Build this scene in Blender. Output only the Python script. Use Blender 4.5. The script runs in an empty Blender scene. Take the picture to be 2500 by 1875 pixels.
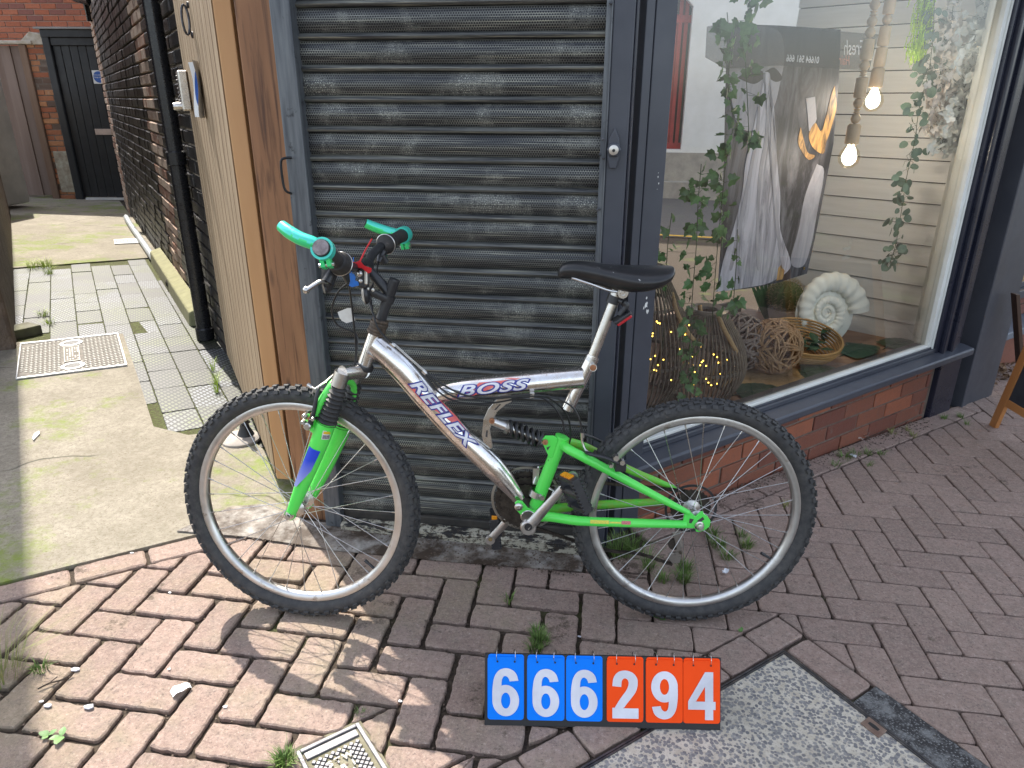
import bpy, bmesh, math, random
from math import sin, cos, pi, radians, sqrt, atan2, hypot
from mathutils import Vector as V, Matrix
random.seed(7)
scene = bpy.context.scene
# ---------------------------------------------------------------- camera, sky, sun, exposure
FPX = 1744.32; CH = 1.330
RIGHT = V((0.9897, 0.1431, 0.0026)).normalized()
UPV = V((-0.0554, 0.3663, 0.9289)).normalized()
FWD = UPV.cross(RIGHT).normalized()
UPV = RIGHT.cross(FWD).normalized()
CAM = V((0, 0, CH))
cam = bpy.data.cameras.new("camera"); cam.sensor_width = 36; cam.lens = FPX / 2500 * 36
cam.clip_start = .02; cam.clip_end = 500
co = bpy.data.objects.new("camera", cam); scene.collection.objects.link(co)
co.matrix_world = Matrix(((RIGHT.x, UPV.x, -FWD.x, 0), (RIGHT.y, UPV.y, -FWD.y, 0), (RIGHT.z, UPV.z, -FWD.z, CH), (0, 0, 0, 1)))
scene.camera = co
SUN_TRAVEL = radians(-48.3); SUN_EL = radians(50.5)
world = bpy.data.worlds.new("World"); scene.world = world; world.use_nodes = True
wn = world.node_tree.nodes; wl = world.node_tree.links
sky = wn.new('ShaderNodeTexSky'); sky.sky_type = 'NISHITA'; sky.sun_disc = False
sky.sun_elevation = SUN_EL
sdir = V((-cos(SUN_TRAVEL), -sin(SUN_TRAVEL), 0))          # towards the sun
sky.sun_rotation = atan2(sdir.x, sdir.y)
sky.dust_density = 2.0
bg = wn['Background']; bg.inputs['Strength'].default_value = 0.15
hs_ = wn.new('ShaderNodeHueSaturation'); hs_.inputs['Saturation'].default_value = .55     # thin bright cloud
wl.new(sky.outputs[0], hs_.inputs['Color']); wl.new(hs_.outputs[0], bg.inputs[0])
sl = bpy.data.lights.new("sun", 'SUN'); sl.energy = 3.2; sl.angle = radians(.5); sl.color = (1, .94, .84)
so_ = bpy.data.objects.new("sun", sl); scene.collection.objects.link(so_)
sv = V((cos(SUN_TRAVEL) * cos(SUN_EL), sin(SUN_TRAVEL) * cos(SUN_EL), -sin(SUN_EL)))
so_.rotation_euler = sv.to_track_quat('-Z', 'Y').to_euler()
scene.view_settings.view_transform = 'Standard'; scene.view_settings.look = 'None'
scene.view_settings.exposure = 1.62; scene.view_settings.gamma = 1
scene.render.resolution_x = 1024; scene.render.resolution_y = 768
# ---------------------------------------------------------------- geometry of the place
GA, GB = -0.0250, -0.0257                                   # the pavement falls gently to the right
def gz(x, y): return GA * x + GB * y
def ray(px, py): return RIGHT * ((px - 1250) / FPX) - UPV * ((py - 937.5) / FPX) + FWD
def hit(px, py, P, n):
    d = ray(px, py); return CAM + d * ((P - CAM).dot(n) / d.dot(n))
def G(px, py, dz=0.0): return hit(px, py, V((0, 0, dz)), V((-GA, -GB, 1)))
def HY(px, py, y): return hit(px, py, V((0, y, 0)), V((0, 1, 0)))
def HZ(px, py, z): return hit(px, py, V((0, 0, z)), V((0, 0, 1)))
TH = radians(42); WD = V((cos(TH), sin(TH), 0)); WN = V((sin(TH), -cos(TH), 0)); W0 = V((.132, 2.206, 0))
def W(s, o, z): return W0 + WD * s + WN * o + V((0, 0, z))
def HW(px, py, o): return hit(px, py, W0 + WN * o, WN)
UP = V((0, 0, 1))

# ---------------------------------------------------------------- mesh builder
class MB:
    def __init__(s): s.v = []; s.f = []; s.m = []; s.cm = 0
    def add(s, vs, fs):
        b = len(s.v); s.v += [tuple(v) for v in vs]; s.f += [[b + i for i in f] for f in fs]; s.m += [s.cm] * len(fs); return s
    def box(s, c, e1, e2, e3):                              # centre, half-extent vectors
        c = V(c); vs = [c + e1 * a + e2 * b + e3 * d for a in (-1, 1) for b in (-1, 1) for d in (-1, 1)]
        return s.add(vs, [(0, 1, 3, 2), (4, 6, 7, 5), (0, 4, 5, 1), (2, 3, 7, 6), (0, 2, 6, 4), (1, 5, 7, 3)])
    def abox(s, x0, x1, y0, y1, z0, z1):
        return s.box(((x0 + x1) / 2, (y0 + y1) / 2, (z0 + z1) / 2), V(((x1 - x0) / 2, 0, 0)), V((0, (y1 - y0) / 2, 0)), V((0, 0, (z1 - z0) / 2)))
    def wbox(s, s0, s1, o0, o1, z0, z1):                    # box in window coordinates
        return s.box(W((s0 + s1) / 2, (o0 + o1) / 2, (z0 + z1) / 2), WD * ((s1 - s0) / 2), WN * ((o1 - o0) / 2), UP * ((z1 - z0) / 2))
    def prism(s, poly, off, cap=True):
        n = len(poly); off = V(off); vs = [V(p) for p in poly] + [V(p) + off for p in poly]
        fs = [(i, (i + 1) % n, n + (i + 1) % n, n + i) for i in range(n)]
        if cap: fs += [tuple(range(n))[::-1], tuple(range(n, 2 * n))]
        return s.add(vs, fs)
    def tube(s, pts, r, seg=12, cap=True, closed=False, sx=1.0, up=None):
        pts = [V(p) for p in pts]; n = len(pts); rs = r if isinstance(r, (list, tuple)) else [r] * n
        fr = []; pu = V(up) if up else None
        for i in range(n):
            a = pts[i - 1] if (i > 0 or closed) else pts[i]; b = pts[(i + 1) % n] if (i < n - 1 or closed) else pts[i]
            t = (b - a); t = t.normalized() if t.length > 1e-9 else V((0, 0, 1))
            if pu is None: pu = V((0, 0, 1)) if abs(t.z) < .9 else V((1, 0, 0))
            u = pu - t * pu.dot(t)
            if u.length < 1e-6: u = t.orthogonal()
            u.normalize(); pu = u; fr.append((u, t.cross(u)))
        vs = []
        for i in range(n):
            u, w = fr[i]
            for k in range(seg):
                a = 2 * pi * k / seg; vs.append(pts[i] + (u * cos(a) * sx + w * sin(a)) * rs[i])
        fs = []
        for i in range(n if closed else n - 1):
            j = (i + 1) % n
            for k in range(seg): fs.append((i * seg + k, i * seg + (k + 1) % seg, j * seg + (k + 1) % seg, j * seg + k))
        if cap and not closed: fs += [tuple(range(seg))[::-1], tuple(range((n - 1) * seg, n * seg))]
        return s.add(vs, fs)
    def lathe(s, c, ax, prof, seg=24, u=None, closed=False):  # prof: (radius, height)
        c = V(c); ax = V(ax).normalized(); u = V(u) if u else ax.orthogonal(); u = (u - ax * u.dot(ax)).normalized(); w = ax.cross(u)
        vs = []
        for r, h in prof:
            for k in range(seg):
                a = 2 * pi * k / seg; vs.append(c + ax * h + (u * cos(a) + w * sin(a)) * r)
        fs = []; n = len(prof)
        for i in range(n if closed else n - 1):
            j = (i + 1) % n
            for k in range(seg): fs.append((i * seg + k, i * seg + (k + 1) % seg, j * seg + (k + 1) % seg, j * seg + k))
        return s.add(vs, fs)
    def disc(s, c, ax, r, seg=16):
        return s.lathe(c, ax, [(1e-5, 0), (r, 0)], seg)
    def ball(s, c, r, seg=12, rings=8, sc=(1, 1, 1)):
        c = V(c); vs = []; fs = []
        for i in range(rings + 1):
            p = pi * i / rings
            for k in range(seg):
                a = 2 * pi * k / seg; vs.append(c + V((sin(p) * cos(a) * r * sc[0], sin(p) * sin(a) * r * sc[1], cos(p) * r * sc[2])))
        for i in range(rings):
            for k in range(seg): fs.append((i * seg + k, (i + 1) * seg + k, (i + 1) * seg + (k + 1) % seg, i * seg + (k + 1) % seg))
        return s.add(vs, fs)
    def build(s, name, mat, parent=None, smooth=False, bevel=0, origin=None, seg=2):
        me = bpy.data.meshes.new(name)
        o = V(origin) if origin is not None else (parent_loc(parent) if parent else V((0, 0, 0)))
        me.from_pydata([(v[0] - o.x, v[1] - o.y, v[2] - o.z) for v in s.v], [], s.f)
        for m in (mat if isinstance(mat, (list, tuple)) else [mat]): me.materials.append(m)
        if isinstance(mat, (list, tuple)): me.polygons.foreach_set('material_index', s.m)
        me.validate(); me.update()
        if smooth:
            me.polygons.foreach_set('use_smooth', [True] * len(me.polygons))
            me.set_sharp_from_angle(angle=radians(smooth if smooth > 1 else 40))
        ob = bpy.data.objects.new(name, me); scene.collection.objects.link(ob)
        if parent:
            ob.parent = parent; ob.location = o - parent_loc(parent)
        else: ob.location = o
        if bevel:
            b = ob.modifiers.new("bevel", 'BEVEL'); b.width = bevel; b.segments = seg; b.limit_method = 'ANGLE'; b.angle_limit = radians(40)
            b.harden_normals = False
        return ob
def parent_loc(p):
    l = V((0, 0, 0))
    while p: l += p.location; p = p.parent
    return l
def thing(name, label, cat, loc=(0, 0, 0), group=None):
    o = bpy.data.objects.new(name, None); scene.collection.objects.link(o); o.location = loc; o.empty_display_size = .05
    tag(o, label, cat, group); return o
def tag(o, label, cat, group=None, kind=None):
    if label: o["label"] = label
    if cat: o["category"] = cat
    if group: o["group"] = group
    if kind: o["kind"] = kind
    return o
def struct(o): o["kind"] = "structure"; return o
def spline(pts, n=8):                                       # Catmull-Rom through points
    P = [V(p) for p in pts]; P = [P[0] * 2 - P[1]] + P + [P[-1] * 2 - P[-2]]; out = []
    for i in range(1, len(P) - 2):
        for k in range(n):
            t = k / n; a, b, c, d = P[i - 1:i + 3]
            out.append(.5 * ((2 * b) + (c - a) * t + (2 * a - 5 * b + 4 * c - d) * t * t + (3 * b - a - 3 * c + d) * t ** 3))
    out.append(P[-2]); return out
def lerpr(rs, n):                                           # radii along a spline
    out = []
    for i in range(len(rs) - 1):
        for k in range(n): out.append(rs[i] + (rs[i + 1] - rs[i]) * k / n)
    return out + [rs[-1]]

# ---------------------------------------------------------------- materials
class N:
    def __init__(s, name):
        s.mat = bpy.data.materials.new(name); s.mat.use_nodes = True; s.t = s.mat.node_tree; s.b = s.t.nodes['Principled BSDF']; s.out = s.t.nodes['Material Output']
        s.tc = s.new('ShaderNodeTexCoord')
    def new(s, t, **k):
        n = s.t.nodes.new(t)
        for a, b in k.items(): setattr(n, a, b)
        return n
    def ln(s, a, b): s.t.links.new(a, b); return s
    def coord(s, scale=(1, 1, 1), rot=(0, 0, 0), loc=(0, 0, 0), src='Object'):
        m = s.new('ShaderNodeMapping'); m.inputs['Scale'].default_value = scale; m.inputs['Rotation'].default_value = rot; m.inputs['Location'].default_value = loc
        s.ln(s.tc.outputs[src], m.inputs['Vector']); return m.outputs[0]
    def noise(s, sc, detail=5, rough=.6, vec=None, dist=0):
        n = s.new('ShaderNodeTexNoise'); n.inputs['Scale'].default_value = sc; n.inputs['Detail'].default_value = detail; n.inputs['Roughness'].default_value = rough; n.inputs['Distortion'].default_value = dist
        s.ln(vec if vec else s.coord(), n.inputs['Vector']); return n.outputs['Fac']
    def vor(s, sc, feature='F1', vec=None, rnd=1, out='Distance'):
        n = s.new('ShaderNodeTexVoronoi'); n.feature = feature; n.inputs['Scale'].default_value = sc; n.inputs['Randomness'].default_value = rnd
        s.ln(vec if vec else s.coord(), n.inputs['Vector']); return n.outputs[out]
    def ramp(s, fac, stops, interp='LINEAR'):
        r = s.new('ShaderNodeValToRGB'); r.color_ramp.interpolation = interp; e = r.color_ramp.elements
        while len(e) < len(stops): e.new(.5)
        for i, (p, c) in enumerate(stops): e[i].position = p; e[i].color = (c, c, c, 1) if isinstance(c, (int, float)) else (*c, 1)
        s.ln(fac, r.inputs[0]); return r.outputs[0]
    def mix(s, fac, a, b, mode='MIX'):
        m = s.new('ShaderNodeMix'); m.data_type = 'RGBA'; m.blend_type = mode
        for k, x in ((0, fac), (6, a), (7, b)):
            if isinstance(x, (int, float)): m.inputs[k].default_value = x if k == 0 else (x, x, x, 1)
            elif isinstance(x, tuple): m.inputs[k].default_value = (*x, 1)
            else: s.ln(x, m.inputs[k])
        return m.outputs[2]
    def math(s, op, a, b=None, clamp=False):
        m = s.new('ShaderNodeMath'); m.operation = op; m.use_clamp = clamp
        for k, x in ((0, a), (1, b)):
            if x is None: continue
            if isinstance(x, (int, float)): m.inputs[k].default_value = x
            else: s.ln(x, m.inputs[k])
        return m.outputs[0]
    def xyz(s, vec=None):
        n = s.new('ShaderNodeSeparateXYZ'); s.ln(vec if vec else s.tc.outputs['Object'], n.inputs[0]); return n.outputs
    def island(s):
        g = s.new('ShaderNodeNewGeometry'); return g.outputs['Random Per Island']
    def bump(s, h, strength=.3, dist=.002):
        b = s.new('ShaderNodeBump'); b.inputs['Strength'].default_value = strength; b.inputs['Distance'].default_value = dist
        s.ln(h, b.inputs['Height'])
        if s.b.inputs['Normal'].links: s.ln(s.b.inputs['Normal'].links[0].from_socket, b.inputs['Normal'])
        s.ln(b.outputs[0], s.b.inputs['Normal']); return s
    def base(s, c):
        if isinstance(c, tuple): s.b.inputs['Base Color'].default_value = (*c, 1)
        else: s.ln(c, s.b.inputs['Base Color'])
        return s
    def rough(s, r):
        if isinstance(r, (int, float)): s.b.inputs['Roughness'].default_value = r
        else: s.ln(r, s.b.inputs['Roughness'])
        return s
    def set(s, **k):
        for a, b in k.items(): s.b.inputs[a.replace('_', ' ')].default_value = b
        return s
MATS = {}
def simple(name, c1, c2=None, sc=20, rough=.5, metal=0.0, bump=.15, bsc=None, bd=.001, stretch=(1, 1, 1), spec=.5, isl=0.0, dirt=None):
    if name in MATS: return MATS[name]
    n = N(name); c2 = c2 or tuple(x * .75 for x in c1); v = n.coord(stretch)
    col = n.mix(n.ramp(n.noise(sc, 6, .6, v), [(.35, 0), (.65, 1)]), c1, c2)
    if isl:
        col = n.mix(isl, col, n.ramp(n.island(), [(0, .25), (1, 1.0)]), 'MULTIPLY')
    if dirt:
        col = n.mix(n.ramp(n.noise(dirt[1], 8, .7), [(dirt[2], 0), (dirt[2] + .08, 1)]), col, dirt[0])
    n.base(col); n.rough(n.ramp(n.noise(sc * 1.7, 5, .6, v), [(.3, max(0.02, rough - .08)), (.7, min(1, rough + .08))])); n.set(Metallic=metal); n.b.inputs['Specular IOR Level'].default_value = spec
    if bump: n.bump(n.noise(bsc or sc * 6, 5, .6, v), bump, bd)
    MATS[name] = n.mat; return n.mat
# ================================================================ GROUND
def on(x, y, dz=0.0): return V((x, y, gz(x, y) + dz))
# soil and moss that shows in the joints
n = N("joint_soil"); f = n.noise(140, 6, .7)
c = n.mix(n.ramp(f, [(.35, 0), (.7, 1)]), (.022, .014, .009), (.085, .062, .042))
c = n.mix(n.ramp(n.noise(2.2, 5, .6), [(.56, 0), (.66, 1)]), c, (.07, .085, .02))
n.base(c).rough(.95).bump(f, 1, .004); SOIL = n.mat
m = MB(); m.add([on(-40, -30, -.013), on(40, -30, -.013), on(40, 50, -.013), on(-40, 50, -.013)], [(0, 1, 2, 3)])
struct(m.build("ground", SOIL))

# clay/concrete block paver
n = N("paver")
fine = n.noise(150, 6, .9); mid = n.noise(60, 5, .6); big = n.noise(3.0, 4, .6)
c = n.mix(n.ramp(mid, [(.3, 0), (.7, 1)]), (.290, .203, .165), (.415, .302, .248))
c = n.mix(.55, c, n.ramp(n.island(), [(0, (.70, .68, .68)), (.5, (.92, .90, .90)), (1, (1.0, 1.0, 1.0))]), 'MULTIPLY')
c = n.mix(n.ramp(n.noise(26, 6, .7), [(.45, 0), (.70, 1)]), c, n.mix(.45, c, (.20, .17, .14)))
c = n.mix(n.ramp(fine, [(.36, 1), (.45, 0)]), c, (.07, .055, .05))
c = n.mix(n.ramp(fine, [(.56, 0), (.64, .85)]), c, (.60, .50, .43))
xs = n.xyz()
# lichen: yellow green, on the alley side
lic = n.math('MULTIPLY', n.ramp(n.noise(1.6, 8, .75), [(.47, 0), (.62, 1)]), n.ramp(n.math('MULTIPLY_ADD', xs[0], -.5), [(.30, .08), (.75, 1)]))
c = n.mix(n.math('MULTIPLY', lic, .32), c, (.31, .29, .15))
sp_ = n.noise(4.2, 9, .78); c = n.mix(n.ramp(sp_, [(.585, 0), (.63, .9)]), c, n.mix(n.ramp(fine, [(.4, 0), (.62, 1)]), (.06, .04, .03), (.20, .15, .11)))
n.base(c).rough(.88); n.bump(mid, 1, .005).bump(fine, 1, .0042); PAVER = n.mat

# brick lattice of the herringbone
LA = radians(.766); LS = .104; LO = V((.5825, 1.7851, 0))
def uv(u, v): return (LO.x + (u * cos(LA) + v * sin(LA)) * LS, LO.y + (u * sin(LA) - v * cos(LA)) * LS)
def area(p): return .5 * sum(p[i][0] * p[(i + 1) % len(p)][1] - p[(i + 1) % len(p)][0] * p[i][1] for i in range(len(p)))
def clip(p, a, b, c):                                       # keep a x + b y <= c
    out = []
    for i in range(len(p)):
        P, Q = p[i], p[(i + 1) % len(p)]; dp = a * P[0] + b * P[1] - c; dq = a * Q[0] + b * Q[1] - c
        if dp <= 0: out.append(P)
        if (dp < 0 < dq) or (dq < 0 < dp):
            t = dp / (dp - dq); out.append((P[0] + (Q[0] - P[0]) * t, P[1] + (Q[1] - P[1]) * t))
    return out
def halfs(poly):                                            # CCW convex polygon -> outward half planes
    if area(poly) < 0: poly = poly[::-1]
    hs = []
    for i in range(len(poly)):
        (x0, y0), (x1, y1) = poly[i], poly[(i + 1) % len(poly)]; a, b = y1 - y0, x0 - x1; l = hypot(a, b); a /= l; b /= l
        hs.append((a, b, a * x0 + b * y0))
    return hs
def subtract(polys, conv):
    hs = halfs(conv); out = []
    for p in polys:
        rest = p
        k_ = p
        for a, b, c in hs:
            if len(k_) > 2: k_ = clip(k_, a, b, c)
        if len(k_) < 3 or abs(area(k_)) < 1e-5: out.append(p); continue
        for a, b, c in hs:
            if len(rest) < 3: break
            o = clip(rest, -a, -b, -c)
            if len(o) > 2 and abs(area(o)) > 1e-4: out.append(o)
            rest = clip(rest, a, b, c)
    return out
def inter(p, conv):
    for a, b, c in halfs(conv):
        if len(p) < 3: return []
        p = clip(p, a, b, c)
    return p
def paver(mb, p, gap, dz=0.0, cham=.004, wob=.0012, th=.03):
    if len(p) < 3: return
    if area(p) < 0: p = p[::-1]
    q = []                                                  # drop tiny edges
    for i in range(len(p)):
        if hypot(p[i][0] - p[i - 1][0], p[i][1] - p[i - 1][1]) > .004: q.append(p[i])
    p = q
    if len(p) < 3 or abs(area(p)) < 9e-4: return
    def inset(p, d):
        r = []
        for i in range(len(p)):
            a, b, c = p[i - 1], p[i], p[(i + 1) % len(p)]
            n1 = V((b[1] - a[1], a[0] - b[0])).normalized(); n2 = V((c[1] - b[1], b[0] - c[0])).normalized()
            k = max(.35, 1 + n1.dot(n2)); o = (n1 + n2) * (-d / k); r.append((b[0] + o.x, b[1] + o.y))
        return r
    p = inset(p, gap)
    if area(p) < 5e-4: return
    # subdivide the edges and wobble them
    r = []
    for i in range(len(p)):
        a, b = p[i], p[(i + 1) % len(p)]; L = hypot(b[0] - a[0], b[1] - a[1]); k = max(1, int(L / .013))
        for j in range(k):
            t = j / k; jx, jy = random.uniform(-wob, wob), random.uniform(-wob, wob)
            if j == 0: cx, cy = sum(x for x, _ in p) / len(p), sum(y for _, y in p) / len(p); d = hypot(cx - a[0], cy - a[1]); jx += (cx - a[0]) / d * .0035; jy += (cy - a[1]) / d * .0035
            r.append((a[0] + (b[0] - a[0]) * t + jx, a[1] + (b[1] - a[1]) * t + jy))
    top = inset(r, cham * random.uniform(.8, 1.5)); n = len(r)
    tx, ty = random.uniform(-.008, .008), random.uniform(-.008, .008); cx, cy = r[0]
    z = dz + random.uniform(-.0015, .0015)
    vs = [on(x, y, -th) for x, y in r] + [on(x, y, z - cham + (x - cx) * tx + (y - cy) * ty) for x, y in r] + [on(x, y, z + (x - cx) * tx + (y - cy) * ty) for x, y in top]
    fs = [(i, (i + 1) % n, n + (i + 1) % n, n + i) for i in range(n)] + [(n + i, n + (i + 1) % n, 2 * n + (i + 1) % n, 2 * n + i) for i in range(n)] + [tuple(range(2 * n, 3 * n))]
    mb.add(vs, fs)
def xy(p): return (p.x, p.y)
def gp(*pts): return [xy(G(*p)) for p in pts]
# areas cut out of the herringbone
B0, B1 = gp((0, 1471), (488, 1345))                          # lower edge of the border course on the alley side
bd = V((B1[0] - B0[0], B1[1] - B0[1])).normalized(); bn = V((-bd.y, bd.x))
def bl(s, o): return (B1[0] + bd.x * s + bn.x * o, B1[1] + bd.y * s + bn.y * o)
Ce = [bl(-4, 0), bl(.9, 0), bl(.9, 3), bl(-4, 3)]
Sh = [(-1.62, 1.90), (.04, 1.90), (.04, 4), (-1.62, 4)]
def ws(s, o): p = W(s, o, 0); return (p.x, p.y)
Wa = [ws(-.25, .115), ws(2.24, .115), ws(2.24, -2), ws(-.25, -2)]
Mc = gp((1912.6, 1587))[0]; Ml = gp((1420, 1873))[0]; Mr = gp((2288, 1873))[0]
ml = (V(Ml) - V(Mc)).normalized(); mr = (V(Mr) - V(Mc)).normalized()
bis = (ml + mr).normalized(); kk = .105 / max(.2, sqrt(max(1e-6, 1 - bis.dot(ml) ** 2)))
Mo = V(Mc) - bis * kk
Ma = [tuple(Mo), tuple(Mo + ml * 1.4), tuple(Mo + ml * 1.4 + mr * 1.4), tuple(Mo + mr * 1.4)]
S1, S2, S3 = gp((876, 1762), (720, 1834), (739, 1877)); S4 = gp((947, 1875))[0]
sa = (V(S2) - V(S1)); sbv = (V(S4) - V(S1)).normalized()
St = [S1, S2, tuple(V(S2) + sbv * .22), tuple(V(S1) + sbv * .22)]
cuts = [Ce, Sh, Wa, Ma, St]
cells = {}
def band(i, j): return -1 <= j <= 3 and -2 - j <= i <= -1 - j
mp = MB(); NB = 0
IR, JR = range(-30, 30), range(-34, 16)
def emit(u0, v0, u1, v1):
    p = [uv(u0, v0), uv(u1, v0), uv(u1, v1), uv(u0, v1)]
    cx = sum(q[0] for q in p) / 4; cy = sum(q[1] for q in p) / 4
    if cy < .35 or cy > 6.2 or cx > 3.6 or cx < -2.6 or (cy > 2.05 and cx < .2): return
    loose = cx < .12
    ps = [p]
    for c_ in cuts: ps = subtract(ps, c_)
    for q in ps: paver(mp, q, (.0064 if loose else .0024) * random.uniform(.7, 1.25), 0, .0032 if loose else .0028, .0021 if loose else .0008)
for j in JR:
    for i in IR:
        if (i, j) in cells: continue
        if band(i, j):
            if i == -2 - j: emit(i, j, i + 2, j + 1)
            continue
        k = (i + j) % 4
        if k == 0 and not band(i + 1, j): emit(i, j, i + 2, j + 1); cells[(i + 1, j)] = 1
        elif k == 2 and not band(i, j + 1): emit(i, j, i + 1, j + 2); cells[(i, j + 1)] = 1
        else: emit(i, j, i + 1, j + 1)
# border courses laid along edges
def course(f, s0, s1, L, w0, w1, gap, cut=()):
    s = s0
    while s < s1:
        e = min(s + L * random.uniform(.96, 1.02), s1); ps = [[f(s, w0), f(e, w0), f(e, w1), f(s, w1)]]
        for c_ in cut: ps = subtract(ps, c_)
        for q in ps: paver(mp, q, gap)
        s = e
course(bl, -1.6, .62, .21, .0, .10, .006, [Sh])
course(lambda s, o: ws(s, o), -.05, 2.24, .208, .004, .112, .003)
mlv = lambda s, o: tuple(Mo + ml * s + mr * o); mrv = lambda s, o: tuple(Mo + mr * s + ml * o)
wq = kk * .0 + .105
sn = abs(ml.x * mr.y - ml.y * mr.x)
course(mlv, .0, 1.0, .155, .002, .098 / sn, .003)
course(mrv, .105 / sn, .31, .21, .002, .098 / sn, .003)
struct(mp.build("pavement", PAVER))

# tarmac patch in the border of the big cover
n = N("tarmac"); f = n.vor(170); c = n.mix(n.ramp(n.noise(16, 5, .7), [(.47, 0), (.6, 1)]), (.032, .03, .03), (.16, .16, .155))
c = n.mix(n.ramp(f, [(.2, 1), (.42, 0)]), c, (.19, .19, .185)); n.base(c).rough(.9).bump(f, .9, .004); TARMAC = n.mat
pl = [mrv(.315, 0.0), mrv(1.2, 0.0), mrv(1.2, .1 / sn), mrv(.315, .1 / sn)]
m = MB(); m.prism([on(x, y, -.02) for x, y in pl], (0, 0, .018)); struct(m.build("tarmac_patch", TARMAC))
# mortar bed round the small cover
m = MB(); c4 = (V(St[0]) + V(St[2])) / 2
m.prism([on(c4.x + (x - c4.x) * 1.09, c4.y + (y - c4.y) * 1.09, -.02) for x, y in St], (0, 0, .015)); MORT = simple("old_mortar", (.22, .2, .14), (.14, .13, .08), 25, .95, bump=.8, bsc=150, bd=.003)
struct(m.build("mortar_bed", MORT))

# ---------------------------------------------------------------- the alley floor
n = N("old_concrete")
f1 = n.noise(1.9, 9, .78); f2 = n.noise(45, 6, .7); fine = n.noise(130, 5, .85)
c = n.mix(n.ramp(f1, [(.35, 0), (.65, 1)]), (.19, .165, .125), (.34, .305, .245))
c = n.mix(n.ramp(f2, [(.4, 0), (.66, 1)]), c, n.mix(.6, c, (.15, .13, .09)))
c = n.mix(n.ramp(fine, [(.36, 1), (.46, 0)]), c, (.11, .09, .06))
v = n.coord((1, 1, 1)); w = n.new('ShaderNodeVectorMath', operation='ADD'); nn_ = n.new('ShaderNodeTexNoise'); nn_.inputs['Scale'].default_value = 3; n.ln(v, nn_.inputs['Vector']); sc_ = n.new('ShaderNodeVectorMath', operation='SCALE'); sc_.inputs['Scale'].default_value = .2; n.ln(nn_.outputs['Color'], sc_.inputs[0]); n.ln(v, w.inputs[0]); n.ln(sc_.outputs[0], w.inputs[1])
cr = n.ramp(n.vor(.75, 'DISTANCE_TO_EDGE', w.outputs[0]), [(.0, 1), (.005, 0)])
cr = n.math('MULTIPLY', cr, n.ramp(n.noise(1.3, 3, .5), [(.47, 0), (.52, 1)]))
c = n.mix(cr, c, (.05, .045, .03))
xs = n.xyz()
near = n.ramp(xs[1], [(.0, 0), (1, 1)])
mo = n.ramp(n.noise(1.15, 8, .76), [(.51, 0), (.60, 1)])
mo2 = n.math('MULTIPLY', mo, n.ramp(n.noise(30, 5, .7), [(.35, .25), (.6, 1)]))
c = n.mix(n.math('MULTIPLY', mo2, .9), c, (.15, .205, .015))
n.base(c).rough(.92).bump(f2, .6, .006).bump(fine, .6, .0025).bump(cr, -.8, .004); CONC = n.mat
def sheet(name, poly, mat, dz, th=.03):
    m = MB(); m.prism([on(x, y, dz - th) for x, y in poly], (0, 0, th)); return struct(m.build(name, mat))
# near slab, between the border course and the manhole
e0, e1 = bl(-3.2, .104), bl(.66, .104)
sheet("alley_slab", [e0, e1, (-1.19, 2.30), (-1.60, 2.66), xy(G(460, 1063)), xy(G(375, 1042)), xy(G(338, 925)), xy(G(300, 815)), xy(G(-120, 850)), xy(G(-420, 1250))], CONC, .002)
# far slab
sheet("alley_floor", [xy(G(-60, 662)), xy(G(362, 630)), (-4.0, 5.9), (-7.9, 10.6), (-12, 9.6), (-9, 6)], CONC, .004)
# dark earth gully under the paving
# stable pavers with a diamond tread
n = N("diamond_paver"); X = n.xyz()
def gline(ax_, ay_):
    return n.math('ABSOLUTE', n.math('SUBTRACT', n.math('FRACT', n.math('ADD', n.math('MULTIPLY', X[0], ax_), n.math('MULTIPLY', X[1], ay_))), .5))
g1 = gline(30.0, -4.4); g2 = gline(26.6, 42.7)
gr = n.math('MAXIMUM', n.ramp(g1, [(.29, 0), (.33, 1)]), n.ramp(g2, [(.29, 0), (.33, 1)]))
t = n.mix(n.ramp(n.island(), [(.3, 0), (.75, 1)]), (.06, .06, .052), (.165, .178, .20))
t = n.mix(n.ramp(n.noise(2.4, 6, .65), [(.44, 0), (.62, 1)]), t, (.10, .12, .04))
c = n.mix(gr, t, (.010, .010, .009))
n.base(c).rough(.5).bump(gr, -.9, .006); DIAM = n.mat
region = gp((20, 655), (360, 630), (459, 731), (508, 800), (574, 890), (735, 1200), (655, 1190), (560, 1065), (462, 1068), (378, 1046), (300, 935), (265, 830), (130, 850), (60, 810), (10, 800))
def inside(p, poly):
    c = False; n = len(poly)
    for i in range(n):
        (x0, y0), (x1, y1) = poly[i], poly[i - 1]
        if (y0 > p[1]) != (y1 > p[1]) and p[0] < (x1 - x0) * (p[1] - y0) / (y1 - y0) + x0: c = not c
    return c
ad = V((-4.62, 5.69)).normalized(); an_ = V((ad.y, -ad.x)) * -1     # along the alley, and towards its left
m = MB(); s = -1.5
rows = [0]
o = -.02
while o < 2.2:
    s = -1.2 + random.uniform(0, .1)
    while s < 4.3:
        L = random.uniform(.22, .50)
        p = [(-2.05 + ad.x * a + an_.x * b, 3.45 + ad.y * a + an_.y * b) for a, b in ((s, o), (s + L, o), (s + L, o + .148), (s, o + .148))]
        cx = sum(q[0] for q in p) / 4; cy = sum(q[1] for q in p) / 4
        if inside((cx, cy), region): paver(m, p, .0018, -.004 + random.uniform(-.003, .002), .0018, .001)
        s += L
    o += .148
struct(m.build("alley_paving", DIAM))
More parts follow.
